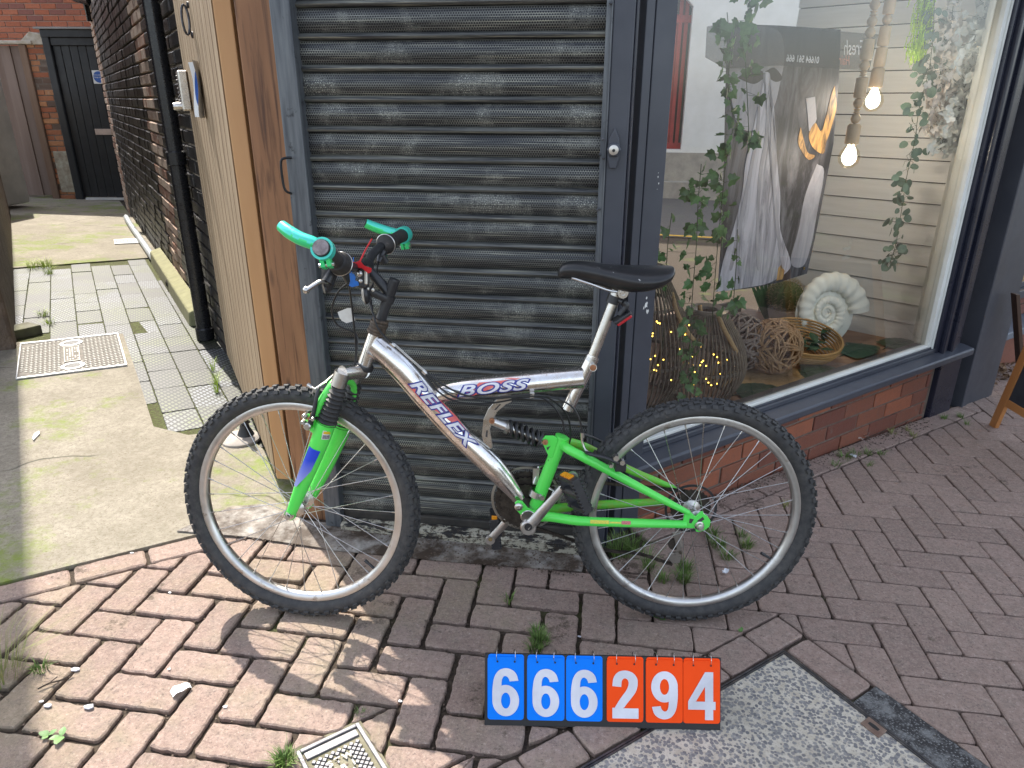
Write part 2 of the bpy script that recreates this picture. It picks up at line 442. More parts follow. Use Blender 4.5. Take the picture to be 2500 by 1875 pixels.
# mossy earth beneath it
n = N("moss_soil"); f = n.noise(70, 6, .7); c = n.mix(n.ramp(f, [(.35, 0), (.6, 1)]), (.05, .035, .02), (.09, .11, .03)); n.base(c).rough(1).bump(f, 1, .01); MOSS = n.mat
rg = region
m = MB(); m.add([on(x, y, -.009) for x, y in [xy(G(20, 640)), xy(G(380, 620)), (-1.0, 2.2), xy(G(340, 1100)), xy(G(20, 860))]], [(0, 1, 2, 3, 4)]); struct(m.build("mossy_earth", MOSS))
# lead and concrete sill strip in front of the shutter
n = N("threshold_lead"); c = n.mix(n.ramp(n.noise(12, 6, .7), [(.4, 0), (.6, 1)]), (.36, .34, .31), (.22, .18, .145))
xs = n.xyz(); c = n.mix(n.math('MULTIPLY', n.ramp(n.noise(9, 8, .7), [(.40, 0), (.58, 1)]), n.ramp(n.math('MULTIPLY_ADD', xs[1], 1.0), [(.0, 0), (.05, 1)])), c, (.05, .032, .02))
n.base(c).rough(.75).bump(n.noise(90, 6, .7), .5, .003); LEAD = n.mat
m = MB(); pl = [G(432, 1298, .004), G(600, 1312, .004), G(820, 1345, .003), G(1100, 1372, .003), G(1420, 1397, .003), (-.035, 1.975, -.048), (-1.0, 1.99, -.024), G(640, 1232, .008), G(560, 1240, .01)]
m.prism(pl, (0, 0, .004)); o = m.build("metal_plate", LEAD, origin=on(-.7, 1.9)); tag(o, "flat weathered metal plate with a pointed left end, lying along the foot of the shutter", "metal plate")
# ================================================================ BUILDINGS
NAVY = simple("navy_paint", (.046, .050, .063), (.058, .063, .078), 6, .42, bump=.12, bsc=220, bd=.0006, dirt=((.11, .105, .10), 55, .70))
NAVYD = simple("dark_navy_gloss", (.012, .014, .026), (.018, .02, .034), 5, .3, bump=.1, bsc=200, bd=.0005, dirt=((.09, .085, .08), 60, .72))
# ---- roller shutter
n = N("shutter_steel"); v = n.coord((.35, 1, 14)); v2 = n.coord((1, 1, 1))
X = n.xyz()
st = n.noise(9, 7, .75, v); st2 = n.noise(26, 5, .7, n.coord((.12, 1, 9)))
big = n.noise(2.6, 4, .6)
c = n.mix(n.ramp(st, [(.42, 0), (.72, 1)]), (.042, .044, .047), (.27, .27, .235))
c = n.mix(n.ramp(st2, [(.54, 0), (.74, 1)]), c, (.50, .48, .37))
c = n.mix(n.ramp(big, [(.35, .0), (.7, .4)]), c, (.035, .037, .04))
px = .0068; pz = .0059
a = n.math('DIVIDE', X[0], px); b = n.math('DIVIDE', X[2], pz)
row = n.math('FLOOR', b); off = n.math('MULTIPLY', n.math('MODULO', row, 2), .5)
fa = n.math('SUBTRACT', n.math('FRACT', n.math('ADD', a, off)), .5); fb = n.math('SUBTRACT', n.math('FRACT', b), .5)
d = n.math('SQRT', n.math('ADD', n.math('POWER', fa, 2), n.math('POWER', n.math('MULTIPLY', fb, .87), 2)))
hole = n.ramp(d, [(.30, 1), (.36, 0)])
at = n.new('ShaderNodeAttribute'); at.attribute_name = "perf"; hole = n.math('MULTIPLY', hole, at.outputs['Fac'])
hc = n.mix(n.math('MULTIPLY', n.ramp(n.noise(7, 4, .6, n.coord((1, 1, 1), loc=(3, 1, 2))), [(.52, 0), (.62, 1)]), n.ramp(n.noise(500, 2, .5), [(.45, 0), (.6, 1)])), (.006, .006, .008), (.42, .42, .36))  # dark hole fill, paler in places to imitate reflections inside the holes
c = n.mix(hole, c, hc)
n.base(c).rough(n.ramp(st, [(.3, .32), (.7, .55)])).set(Metallic=.35); n.bump(st, .25, .002).bump(hole, -.5, .001); SHUT = n.mat
sh = thing("roller_shutter", "closed dark steel roller shutter of perforated curved slats behind the bicycle", "shutter", (-.47, 2.02, -.02))
prof = []; perf = []                                        # one slat: convex perforated face then a rolled joint
for k in range(9):
    t = k / 8; prof.append((-.002 - .0115 * sin(pi * (.1 + .85 * t)), .019 + .0575 * t)); perf.append(1)
prof += [(-.006, .0775)]
roll = [(.004, .0), (-.010, .0008), (-.0155, .004), (-.0165, .0085), (-.012, .0140), (-.004, .0175)]
vs = []; pf = []
zt = 1.552 + .0775 * 15; nS = 36; x0, x1 = -.892, -.050
seq = []
for s_ in range(nS):
    zb = zt - .0775 * (s_ + 1)
    for y, z in roll: seq.append((y, zb + z, 0))
    for (y, z), _ in zip(prof[:9], perf): seq.append((y, zb + z, 1))
seq.sort(key=lambda q: q[1])
seq = [q for q in seq if q[1] > .012]
m = MB(); NX = 14
for y, z, _ in seq:
    for k in range(NX + 1): m.v.append((x0 + (x1 - x0) * k / NX, 2.022 + y, z))
for i in range(len(seq) - 1):
    for k in range(NX): a_ = i * (NX + 1) + k; m.f.append([a_, a_ + 1, a_ + NX + 2, a_ + NX + 1]); m.m.append(0)
cu = m.build("curtain", SHUT, sh, smooth=50, origin=(-.47, 2.02, -.02))
cu.data.validate()
at_ = cu.data.attributes.new("perf", 'FLOAT', 'POINT')
nv = len(cu.data.vertices)
at_.data.foreach_set('value', [float(seq[min(len(seq) - 1, i // (NX + 1))][2]) for i in range(nv)])
gmat = simple("weathered_steel", (.070, .077, .088), (.145, .155, .163), 14, .45, .3, .4, 90, .001, (5, 5, .35), dirt=((.035, .038, .042), 16, .60))
m = MB(); m.abox(-.923, -.866, 1.972, 2.06, -.028, 2.72); m.build("guide_rail", gmat, sh, bevel=.004)
m = MB(); m.abox(-.053, -.036, 1.985, 2.06, -.05, 2.6); m.abox(-.0405, -.036, 1.979, 1.985, -.05, 2.6); m.build("guide_rail", gmat, sh, bevel=.002)
m = MB(); m.abox(-.866, -.053, 2.0, 2.045, -.012, .028); m.build("bottom_bar", simple("black_grime", (.02, .019, .018), (.05, .043, .035), 20, .7, bump=.6), sh, bevel=.004)
# pull hoop on the post side
m = MB(); hp = [HY(712, 385, 1.965), HY(697, 386, 1.955), HY(686, 395, 1.95), HY(690, 440, 1.95), HY(697, 465, 1.952), HY(712, 473, 1.965)]
m.tube(spline(hp, 5), .0035, 8); m.build("wire_handle", simple("black_iron", (.03, .03, .032), None, 30, .4, .6), sh, smooth=True)
BOLT = simple("dull_bolt", (.12, .12, .13), (.04, .04, .045), 60, .4, .8)
m = MB()
for p in [(1491, 8), (1472.5, 340), (1465, 378), (1474, 386), (1458, 513), (1464, 510)]:
    q = HY(*p, 1.979); m = MB(); m.lathe(q, (0, -1, 0), [(.004, 0), (.004, .002), (.0015, .003)], 8); m.build("fixing_screw", BOLT, sh)
# threshold timber with flaking paint
n = N("flaking_threshold"); f = n.noise(30, 8, .75, n.coord((.4, 1, 1.4)))
xs = n.xyz()
c = n.mix(n.ramp(f, [(.47, 0), (.50, 1)]), (.018, .017, .017), (.40, .37, .29)); c = n.mix(n.ramp(n.noise(60, 5, .7), [(.5, 0), (.62, 1)]), c, (.05, .035, .022))
n.base(c).rough(.7).bump(f, .5, .003); FLAKE = n.mat
m = MB(); m.abox(-.865, -.03, 1.958, 2.0, -.075, -.012)
m.box((-.447, 1.978, -.006), V((.418, 0, 0)), V((0, .021, .004)), V((0, -.001, .006)))
o = m.build("door_threshold", FLAKE, bevel=.004, origin=(-.45, 1.98, -.03)); tag(o, "black timber threshold with flaking cream paint below the shutter", "threshold")

# ---- shop building (mass above, corner post, stall riser, window)
shop = thing("shop_building", "dark painted corner shop with brick base above the shutter and display window", "building", (0, 2.2, 0))
bw = simple("red_brick_far", (.30, .12, .08), (.2, .09, .06), 20, .85)
# upper storeys
foot = [(-1.144, 2.20), (-.93, 2.00), (.03, 1.99), xy(W(4.2, .0, 0)), (1.6, 6.6), (-3.4, 7.2), (-6.45, 9.3), (-2.02, 3.52)]
m = MB(); m.prism([V((x, y, 2.72)) for x, y in foot], (0, 0, 2.8)); m.build("upper_storey", bw, shop)
# inner partition that closes the room behind the shutter
dark = simple("dark_interior", (.03, .028, .025), None, 5, .9, bump=0)
m = MB(); m.abox(-.95, .02, 2.09, 2.11, -.1, 2.2); m.build("inner_partition", dark, shop)
# corner post beside the shutter: jamb panel, return, then the two flat boards of the window stile
m = MB(); pp = [(-.036, 1.984), (.018, 1.984), (.030, 2.10), (-.036, 2.10)]
m.prism([V((x, y, -.08)) for x, y in pp], (0, 0, 2.8)); m.build("jamb_panel", NAVY, shop, bevel=.003)
m = MB(); m.abox(.0195, .0255, 1.99, 2.08, -.07, 2.72); m.build("jamb_bead", NAVYD, shop, bevel=.002)
m = MB(); m.wbox(-.113, -.0815, -.10, .0, -.09, 2.75); m.wbox(-.0785, .0, -.10, .001, -.09, 2.75); m.build("window_stile", NAVY, shop, bevel=.0025)
# chips where the navy paint has come off
m = MB()
def blob(cx, cz, r, k, o=.0018, f=None, seed=0):
    rr = random.Random(seed); ps = []
    for i in range(k):
        a = 2 * pi * i / k; q = r * rr.uniform(.45, 1.15); ps.append(W(cx + cos(a) * q * .55, o, cz + sin(a) * q))
    m.add(ps, [tuple(range(k))])
for i, (px_, py_, r) in enumerate([(1578, 727, .006), (1577, 745, .013), (1580, 760, .010), (1571, 752, .006), (1608, 447, .004), (1606, 432, .003), (1607, 422, .002), (1604, 462, .002)]):
    q = HW(px_, py_, .001); m = MB(); blob((q - W0).dot(WD), q.z, r, 11, seed=i); m.build("chipped_patch", simple("chip_white", (.75, .74, .70), None, 50, .7, bump=0), shop)
# shutter lock housing
lk = HY(1499, 357, 1.984)
m = MB(); m.prism([lk + V((x, 0, z)) for x, z in ((0, .047), (.013, .018), (.0155, -.004), (.0155, -.03), (.008, -.055), (-.008, -.055), (-.0155, -.03), (-.0155, -.004), (-.013, .018))], (0, -.012, 0))
m.lathe(lk + V((0, -.012, -.008)), (0, -1, 0), [(.019, -.004), (.019, .009), (.016, .012), (.0001, .012)], 6, u=(1, 0, 0))
hs = m.build("lock_housing", NAVY, shop, bevel=.002)
m = MB(); m.lathe(lk + V((0, -.0245, -.008)), (0, -1, 0), [(.0125, -.002), (.0125, .002), (.0105, .003), (.0001, .003)], 24)
m.build("lock_face", simple("worn_nickel", (.72, .68, .62), None, 30, .35, .7, .1), hs, smooth=True)
m = MB(); m.lathe(lk + V((0, -.0276, -.009)), (0, -1, 0), [(.004, 0), (.004, .0008), (.0001, .0008)], 12); m.build("keyhole", simple("black_hole", (.01, .01, .01), None, 5, .6, bump=0), hs)

# stall riser of real bricks
MORTAR = simple("mortar", (.20, .16, .13), (.12, .09, .07), 20, .95, bump=.6, bsc=200, bd=.002)
def brickmat(name, a, b, c_, isl=.8, dirt=None, rough=.8, gl=False):
    n = N(name); r = n.island(); v = n.coord()
    col = n.mix(n.ramp(r, [(0, 0), (1, 1)]), a, b); col = n.mix(n.ramp(n.math('FRACT', n.math('MULTIPLY', r, 7.3)), [(.82, 0), (.86, 1)]), col, c_)
    col = n.mix(n.ramp(n.noise(40, 6, .7), [(.45, 0), (.75, .8)]), col, n.mix(.5, col, (.09, .06, .05)))
    if dirt: col = n.mix(n.ramp(n.noise(dirt[1], 7, .7), [(dirt[2], 0), (dirt[2] + .1, .9)]), col, dirt[0])
    n.base(col).rough(rough).bump(n.noise(110, 6, .7), .7, .0025).bump(n.noise(24, 4, .6), .5, .004); return n.mat
BR = brickmat("stall_brick", (.155, .050, .034), (.235, .082, .045), (.31, .10, .05), dirt=((.16, .12, .10), 14, .60), rough=.6)
def brickwall(mb, P, d, nrm, L, z0f, z1f, bl=.215, bh=.065, j=.010, proud=.0, jit=.0015, half=True, depth=.05, skip=None, start=0):
    """courses of separate bricks: P + d*s, outward nrm"""
    k = 0; z = z0f
    while z < z1f - .01:
        zt_ = min(z + bh, z1f); s = -((k % 2) * (bl + j) / 2 if half else 0) + start
        while s < L:
            a, b = max(s, 0), min(s + bl, L)
            if b - a > .02 and not (skip and skip((a + b) / 2, (z + zt_) / 2)):
                o = proud + random.uniform(-jit, jit); c_ = P + d * ((a + b) / 2) + nrm * (o - depth / 2) + UP * ((z + zt_) / 2)
                e1 = (d + nrm * random.uniform(-.008, .008)) * ((b - a) / 2 + random.uniform(-.001, .001)); mb.box(c_, e1, nrm * (depth / 2), UP * ((zt_ - z) / 2 + random.uniform(-.001, .001)))
            s += bl + j
        z += bh + j; k += 1
m = MB(); m.wbox(-.05, 1.94, -.12, -.006, -.25, .168); m.build("riser_core", MORTAR, shop)
m = MB(); brickwall(m, W(-.02, 0, 0), WD, WN, 1.93, -.185, .168, j=.009, jit=.002); m.build("brick_stall_riser", BR, shop, bevel=.003)
# sill
m = MB(); pr = [(-.12, .16), (.052, .166), (.058, .172), (.058, .196), (.052, .203), (.0, .212), (-.12, .212)]
m.prism([W(-.115, o, z) for o, z in pr][::-1], WD * 2.27); m.build("sill", NAVY, shop, bevel=.003)
m = MB(); m.wbox(-.0, 1.90, -.10, -.002, .212, .232); m.wbox(0, 1.9, -.10, -.014, .232, .239); m.build("bottom_rail", NAVY, shop, bevel=.003)
WHT = simple("aged_white_paint", (.62, .63, .58), (.70, .71, .67), 8, .5, bump=.1, dirt=((.42, .36, .28), 30, .66))
m = MB(); m.wbox(.001, 1.876, -.045, -.017, .239, .252); m.build("glazing_bead", WHT, shop, bevel=.003)
m = MB(); m.wbox(1.846, 1.876, -.075, -.017, .252, 2.75); m.wbox(1.876, 1.886, -.1, -.010, .2, 2.75); m.build("glazing_bead", WHT, shop, bevel=.002)
m = MB()
for s0, s1, o in ((1.886, 1.915, .004), (1.915, 1.945, .024), (1.945, 1.985, .012), (1.985, 2.02, .03), (2.02, 2.075, .016), (2.075, 2.135, -.004)): m.wbox(s0, s1, -.1, o, .20, 2.75)
m.build("moulded_stile", NAVYD, shop, bevel=.007)
m = MB(); m.wbox(1.94, 2.14, -.1, .02, -.3, .17); m.build("stile_base", NAVYD, shop, bevel=.004)
m = MB(); m.wbox(2.135, 2.25, -.2, -.06, -.3, 2.75); m.build("rusty_gap", simple("rust_gap", (.02, .014, .01), (.16, .12, .08), 16, .9, bump=.5, stretch=(1, 1, .3)), shop)
m = MB(); m.wbox(2.235, 2.285, -.12, .035, -.3, 2.75); m.wbox(2.288, 2.575, -.3, .028, -.3, 2.75); m.build("end_pilaster", simple("slate_grey_paint", (.045, .048, .06), (.055, .058, .07), 6, .45, bump=.1), shop, bevel=.005)
# glass
n = N("shop_glass"); t = n.t; tr = n.new('ShaderNodeBsdfTransparent'); tr.inputs[0].default_value = (.97, .985, .975, 1); gl = n.new('ShaderNodeBsdfGlossy'); gl.inputs['Roughness'].default_value = 0.0
fr = n.new('ShaderNodeFresnel'); fr.inputs[0].default_value = 1.5; fac = n.math('MULTIPLY_ADD', fr.outputs[0], 1.35); fac.node.inputs[2].default_value = .02; fac.node.use_clamp = True
mx = n.new('ShaderNodeMixShader'); n.ln(fac, mx.inputs[0]); n.ln(tr.outputs[0], mx.inputs[1]); n.ln(gl.outputs[0], mx.inputs[2]); n.ln(mx.outputs[0], n.out.inputs[0]); GLASS = n.mat
m = MB(); m.add([W(-.01, -.035, .23), W(1.87, -.035, .23), W(1.87, -.035, 2.75), W(-.01, -.035, 2.75)], [(0, 1, 2, 3)]); m.build("window_glass", GLASS, shop)
# display bay: boards, floor, back screen
CD = V((cos(radians(144)), sin(radians(144)), 0)); CN = V((-sin(radians(144)), cos(radians(144)), 0)) * -1   # cladding runs back to the left; normal towards camera
if CN.y > 0: CN = -CN
c0 = W(2.03, -.12, 0)
CLAD = simple("painted_cladding", (.72, .72, .70), (.78, .78, .765), 5, .55, bump=.25, bsc=60, bd=.001, stretch=(1, 1, 12))
m = MB()
for k in range(-1, 26):
    zb = .1895 + .0978 * k
    pr = [(0, zb), (.018, zb + .001), (.008, zb + .093), (0, zb + .0935)]
    m.prism([c0 + CN * a + UP * z - CD * .12 for a, z in pr], CD * 1.0)
m.build("cladding_boards", CLAD, shop)
m = MB(); m.box(c0 - CN * .02 + CD * .38 + UP * 1.2, CD * .5, CN * .012, UP * 1.3); m.build("cladding_back", simple("cladding_gap", (.10, .09, .09), None, 5, .9, bump=0), shop)
m = MB(); m.box(c0 + CD * .03 + CN * .03 + UP * 1.2, CD * .022, CN * .022, UP * 1.05); m.build("corner_trim", WHT, shop, bevel=.003)
FL = simple("display_floor_wood", (.30, .185, .13), (.38, .25, .18), 5, .5, bump=.2, stretch=(1, 9, 1))
fl = [W(-.1, -.05, .16), W(1.97, -.05, .16), c0 + UP * .16 + CD * .0, c0 + CD * .95 + UP * .16, W(-.1, -.95, .16)]
m = MB(); m.prism(fl, (0, 0, .034)); m.build("display_floor", FL, shop)
SCR = simple("grey_screen", (.16, .145, .13), (.21, .19, .175), 3, .8, bump=.1)
m = MB(); m.wbox(-.15, 1.62, -.95, -.93, -.25, .30); m.build("back_upstand", SCR, shop)
m = MB(); m.wbox(-.15, 2.1, -1.2, -.05, 2.68, 2.71); m.build("bay_ceiling", simple("ceiling_white", (.7, .7, .68), None, 5, .8, bump=0), shop)

# ---- brown timber post and gate
n = N("oiled_timber"); v = n.coord((1, 1, .05)); g = n.noise(60, 6, .65, v, .4); g2 = n.noise(7, 5, .6, n.coord((1, 1, .14)))
c = n.mix(n.ramp(g2, [(.35, 0), (.65, 1)]), (.23, .105, .045), (.40, .195, .09)); c = n.mix(n.ramp(g, [(.5, 0), (.68, 1)]), c, (.085, .035, .016))
kn = n.vor(3.2, 'F1', n.coord((4, 4, 1.0))); c = n.mix(n.ramp(kn, [(.05, 1), (.15, 0)]), c, (.07, .03, .014))
n.base(c).rough(.6).bump(g, .5, .002); TIMB = n.mat
m = MB(); m.abox(-1.052, -.925, 2.035, 2.13, -.06, 2.3)
o = m.build("timber_post", TIMB, bevel=.004, origin=(-1.0, 2.08, -.03)); tag(o, "brown stained timber post standing between the shutter and the pale gate", "post")
m = MB(); m.abox(-1.142, -1.05, 2.215, 2.30, -.05, 2.2)  # black board added to stand for the dark gap beside the post
o = m.build("dark_gap_filler", dark, origin=(-1.1, 2.25, -.03)); tag(o, "black filler board standing in for the dark gap between post and gate", "board")
gate = thing("timber_gate", "open gate of pale grooved timber boards with keypad lock and blue sign", "gate", (-1.17, 2.2, -.03))
g0 = V((-1.191, 2.194, 0)); g1 = V((-2.006, 3.358, 0)); gd = (g1 - g0).normalized(); gn = V((-gd.y, gd.x, 0))
if gn.x > 0: gn = -gn                                       # towards the alley
def gp3(s, o, z): return g0 + gd * s + gn * o + UP * z
n = N("pale_boards"); v = n.coord((1, 1, .04)); g = n.noise(45, 6, .65, v, .5); g2 = n.noise(5, 5, .6, n.coord((1, 1, .12)))
c = n.mix(n.ramp(g2, [(.3, 0), (.7, 1)]), (.27, .185, .105), (.39, .29, .18)); c = n.mix(n.ramp(g, [(.48, 0), (.68, 1)]), c, (.14, .085, .04)); n.base(c).rough(.75).bump(g, .4, .002); PALE = n.mat
m = MB(); s = 0.0
pr = []
k = 0
while s < 1.40:                                             # narrow ribs with V grooves
    w_ = .115; pr += [(s, -.002), (s + .006, -.002), (s + .008, .010), (s + w_ - .002, .010), (s + w_, -.002)]; s += w_
pr += [(s, -.03), (0, -.03)]
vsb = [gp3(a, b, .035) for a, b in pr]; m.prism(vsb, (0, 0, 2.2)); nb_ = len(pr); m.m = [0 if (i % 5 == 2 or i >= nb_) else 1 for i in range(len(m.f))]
m.build("grooved_boards", [PALE, simple("groove_shade_brown", (.20, .13, .065), (.12, .07, .035), 30, .9, stretch=(1, 1, .1))], gate)  # groove sides coloured darker to stand for the shade inside them
TAN = simple("tan_timber", (.46, .245, .10), (.55, .31, .14), 8, .6, bump=.15, stretch=(1, 1, .1), dirt=((.20, .09, .04), 9, .70))
m = MB(); q0, q1 = V((-1.195, 2.188, 0)), V((-1.140, 2.188, 0)); m.prism([V((-1.196, 2.190, .015)), V((-1.141, 2.190, .015)), V((-1.141, 2.26, .015)), V((-1.24, 2.26, .015))], (0, 0, 2.2)); m.build("edge_rail", TAN, gate, bevel=.003)
# keypad lock and its lever
STL = simple("brushed_steel", (.66, .62, .57), (.55, .52, .48), 40, .3, 1.0, .1)
lc = gp3(1.31, .0, 1.36)
m = MB(); m.box(lc + gn * .032, gd * .04, gn * .022, UP * .085); kl = m.build("keypad_lock", STL, gate, bevel=.008)
m = MB()
for i in range(7): m.lathe(lc + gn * .054 + gd * .012 + UP * (.06 - i * .017), gn, [(.004, 0), (.004, .006), (.0001, .007)], 8); m.lathe(lc + gn * .054 - gd * .012 + UP * (.06 - i * .017), gn, [(.004, 0), (.004, .006), (.0001, .007)], 8)
m.build("keypad_buttons", BOLT, kl)
m = MB(); m.lathe(lc + gn * .054 - UP * .065, gn, [(.018, 0), (.018, .02), (.014, .035), (.0001, .036)], 18); m.build("turn_knob", STL, kl, smooth=True)
# curled sign with a blue disc
sg = gp3(.70, .011, 0); m = MB(); m2 = MB(); K = 12
def curl(s, z): return gp3(.72 + s, .012 + .022 * (s / .1) ** 2 + .006 * sin(z * 26) * abs(s / .1), z)
m.v = []; 
for i in range(K + 1):
    for j in range(K + 1): m.v.append(curl(-.10 + .2 * i / K, 1.26 + .2 * j / K))
for i in range(K):
    for j in range(K): a = i * (K + 1) + j; m.f.append([a, a + K + 1, a + K + 2, a + 1]); m.m.append(0)
SW = simple("sign_white", (.72, .73, .72), None, 5, .4, bump=0); SB = simple("sign_blue", (.012, .085, .36), None, 5, .35, bump=0)
sgo = m.build("curled_sign", SW, gate, smooth=True)
m = MB(); cc = curl(0, 1.36) + gn * .002; rim_ = [curl(.085 * cos(a), 1.36 + .085 * sin(a)) + gn * .0025 for a in [2 * pi * i / 32 for i in range(32)]]; rin = [curl(.045 * cos(a), 1.36 + .045 * sin(a)) + gn * .0025 for a in [2 * pi * i / 32 for i in range(32)]]
m.add([cc] + rin + rim_, [(0, 1 + i, 1 + (i + 1) % 32) for i in range(32)] + [(1 + i, 33 + i, 33 + (i + 1) % 32, 1 + (i + 1) % 32) for i in range(32)]); m.build("blue_disc", SB, sgo)
# twisted pull ring higher up
m = MB(); kc = gp3(.71, .012, 1.60)
m.tube([kc + UP * (.05 * cos(a)) + gn * (.018 + .012 * sin(a)) for a in [2 * pi * i / 16 for i in range(16)]], .0045, 8, closed=True)
m.lathe(kc + UP * .05, gn, [(.012, 0), (.012, .006), (.0001, .009)], 10); m.lathe(kc - UP * .05, gn, [(.012, 0), (.012, .006), (.0001, .009)], 10); m.build("pull_handle", BOLT, gate, smooth=True)
# gate stop foot
gs = G(588, 1075); ft = thing("gate_stop_foot", "black rubber cone on a pale disc at the foot of the gate", "gate stop", gs)
m = MB(); m.lathe(gs, UP, [(.0001, 0), (.078, .0), (.08, .004), (.08, .012), (.072, .018), (.0001, .022)], 28); m.build("base_disc", simple("worn_rubber_grey", (.38, .34, .30), None, 30, .8), ft, smooth=True)
m = MB(); m.lathe(gs + UP * .018 + V((.015, .02, 0)), UP, [(.036, 0), (.03, .015), (.02, .035), (.018, .05), (.026, .058), (.018, .066), (.012, .09), (.011, .15)], 20); m.build("cone", simple("black_rubber", (.02, .02, .021), None, 30, .55), ft, smooth=True)

# ---- right alley wall: real bricks painted black with unpainted strips, in a raking sun
aw = thing("alley_brick_wall", "long brick wall painted black with bare brick strips along the right side of the alley", "wall", (-2.05, 3.45, -.03))
ap = V((-2.05, 3.45, 0)); adv = V((-4.62, 5.69, 0)).normalized(); anr = V((-adv.y, adv.x, 0)); anr = anr if anr.x < 0 else -anr
n = N("black_painted_brick"); r = n.island(); f = n.noise(90, 6, .75)
c = n.mix(r, (.012, .011, .010), (.022, .018, .016)); c = n.mix(n.ramp(n.noise(13, 7, .7), [(.60, 0), (.72, .8)]), c, (.13, .07, .042)); c = n.mix(n.ramp(f, [(.64, 0), (.74, 1)]), c, (.38, .33, .27))
n.base(c).rough(.42).bump(f, .9, .004).bump(n.noise(25, 5, .7), .6, .006); BLK = n.mat
BARE = brickmat("bare_brick", (.40, .27, .20), (.50, .37, .28), (.34, .17, .11), dirt=((.52, .44, .35), 12, .55), rough=.9)
L_ = 7.35
def zone(s): return (2.62 < s < 3.05) if True else False
def bare(s, z): return 1.80 < s - .0 < 2.50 + 0 * z or s > 6.75
m = MB(); m.box(ap + adv * (L_ / 2 - .1) - anr * .15 + UP * 1.05, adv * (L_ / 2 + .1), anr * .135, UP * 1.35); m.build("wall_core", simple("black_mortar", (.10, .08, .06), (.34, .28, .21), 30, .9, bump=.8, bsc=120, bd=.004), aw)
m = MB(); brickwall(m, ap - adv * .15, adv, anr, L_ + .15, -.30, 2.35, bl=.225, bh=.066, j=.012, jit=.005, skip=lambda s, z: bare(s, z)); m.build("painted_bricks", BLK, aw, bevel=.006, seg=1)
m = MB(); brickwall(m, ap - adv * .15, adv, anr, L_ + .15, -.30, 2.35, bl=.225, bh=.066, j=.012, jit=.005, skip=lambda s, z: not bare(s, z)); m.build("bare_bricks", BARE, aw, bevel=.006, seg=1)
m = MB(); m.prism([ap + adv * a + anr * b + UP * z for a, b, z in ((.9, .0, -.06), (.9, .10, -.06), (.9, .09, .05), (.9, .0, .08))], adv * 2.3); m.build("plinth_fillet", simple("mossy_render", (.26, .25, .13), (.2, .19, .10), 12, .9, bump=.6), aw, bevel=.01)
# drainpipe
pb = G(503, 828); BP = simple("black_pipe", (.012, .012, .014), None, 20, .28, bump=.05, dirt=((.14, .13, .12), 40, .74))
dp = thing("drainpipe", "thick black drainpipe fixed upright on the alley wall", "drainpipe", pb + UP * -.05)
m = MB(); m.tube([pb + UP * .02, pb + UP * 2.2], .043, 22); m.build("pipe", BP, dp, smooth=True)
m = MB()
for z in (.0, 1.02):
    m = MB(); m.lathe(pb + UP * z, UP, [(.043, 0), (.052, .004), (.052, .07), (.043, .078)], 22); m.build("socket_collar", BP, dp, smooth=True)
# gutter end at the far top corner
gt = thing("roof_gutter", "short black gutter end hanging at the far top corner of the alley wall", "gutter", ap + adv * 6.9 + UP * 2.3)
m = MB(); gc = [HY(208, -14, 8.75), HY(214, 8, 8.75), HY(217, 34, 8.75), HY(219, 52, 8.75)]; m.tube(gc, [.06, .055, .035, .03], 12); m.tube([HY(185, -10, 8.85), HY(225, 0, 8.6)], .07, 12); m.build("gutter_pipe", BP, gt, smooth=True)

# ---- far end of the alley
q0 = V((-7.788, 9.73, 0)); dd = V((cos(radians(8)), sin(radians(8)), 0)); dn_ = V((dd.y, -dd.x, 0))
def E(s, o, z): return q0 + dd * s + dn_ * o + UP * z
def ebox(mb, s0, s1, o0, o1, z0, z1): return mb.box(E((s0 + s1) / 2, (o0 + o1) / 2, (z0 + z1) / 2), dd * ((s1 - s0) / 2), dn_ * ((o1 - o0) / 2), UP * ((z1 - z0) / 2))
def EH(px, py, o=0.0): p = hit(px, py, q0 + dn_ * o, dn_); return (p - q0).dot(dd), p.z
BD = simple("black_door_paint", (.010, .011, .013), (.016, .017, .02), 8, .5, bump=.1, dirt=((.22, .20, .18), 22, .73))
door = thing("back_door", "black boarded door with a round blue notice at the end of the alley", "door", E(.35, 0, -.06))
m = MB(); ebox(m, -.06, .04, -.06, .03, -.10, 2.19); ebox(m, -.06, 1.0, -.06, .04, 2.09, 2.19); ebox(m, .04, .95, -.06, .012, 1.99, 2.09); m.build("door_frame", BD, door, bevel=.008)
m = MB()
for k in range(8): ebox(m, .045 + k * .115, .045 + k * .115 + .109, -.06, -.012, -.02, 1.99)
m.build("boards", BD, door, bevel=.006)
m = MB(); ebox(m, -.12, 1.1, -.1, .07, 2.19, 2.215); m.build("lead_capping", simple("lead_cap", (.30, .29, .28), None, 10, .6), door, bevel=.004)
s_, z_ = EH(241, 188, .0); m = MB(); ebox(m, s_ - .085, s_ + .085, -.012, -.004, z_ - .085, z_ + .085); nt = m.build("notice", SW, door)
m = MB(); m.lathe(E(s_, -.003, z_), dn_, [(.0001, .001), (.074, .001), (.074, 0)], 32); m.build("blue_disc", SB, nt)
s_, z_ = EH(256, 322, .0); m = MB(); ebox(m, s_ - .14, s_ + .2, -.01, .0, z_ - .04, z_ + .04); m.build("letter_plate", simple("faded_metal", (.55, .44, .38), None, 10, .5, .3), door, bevel=.002)
m = MB(); ebox(m, .1, .9, -.0, .06, -.055, -.028); m.build("door_sill", SW, door)
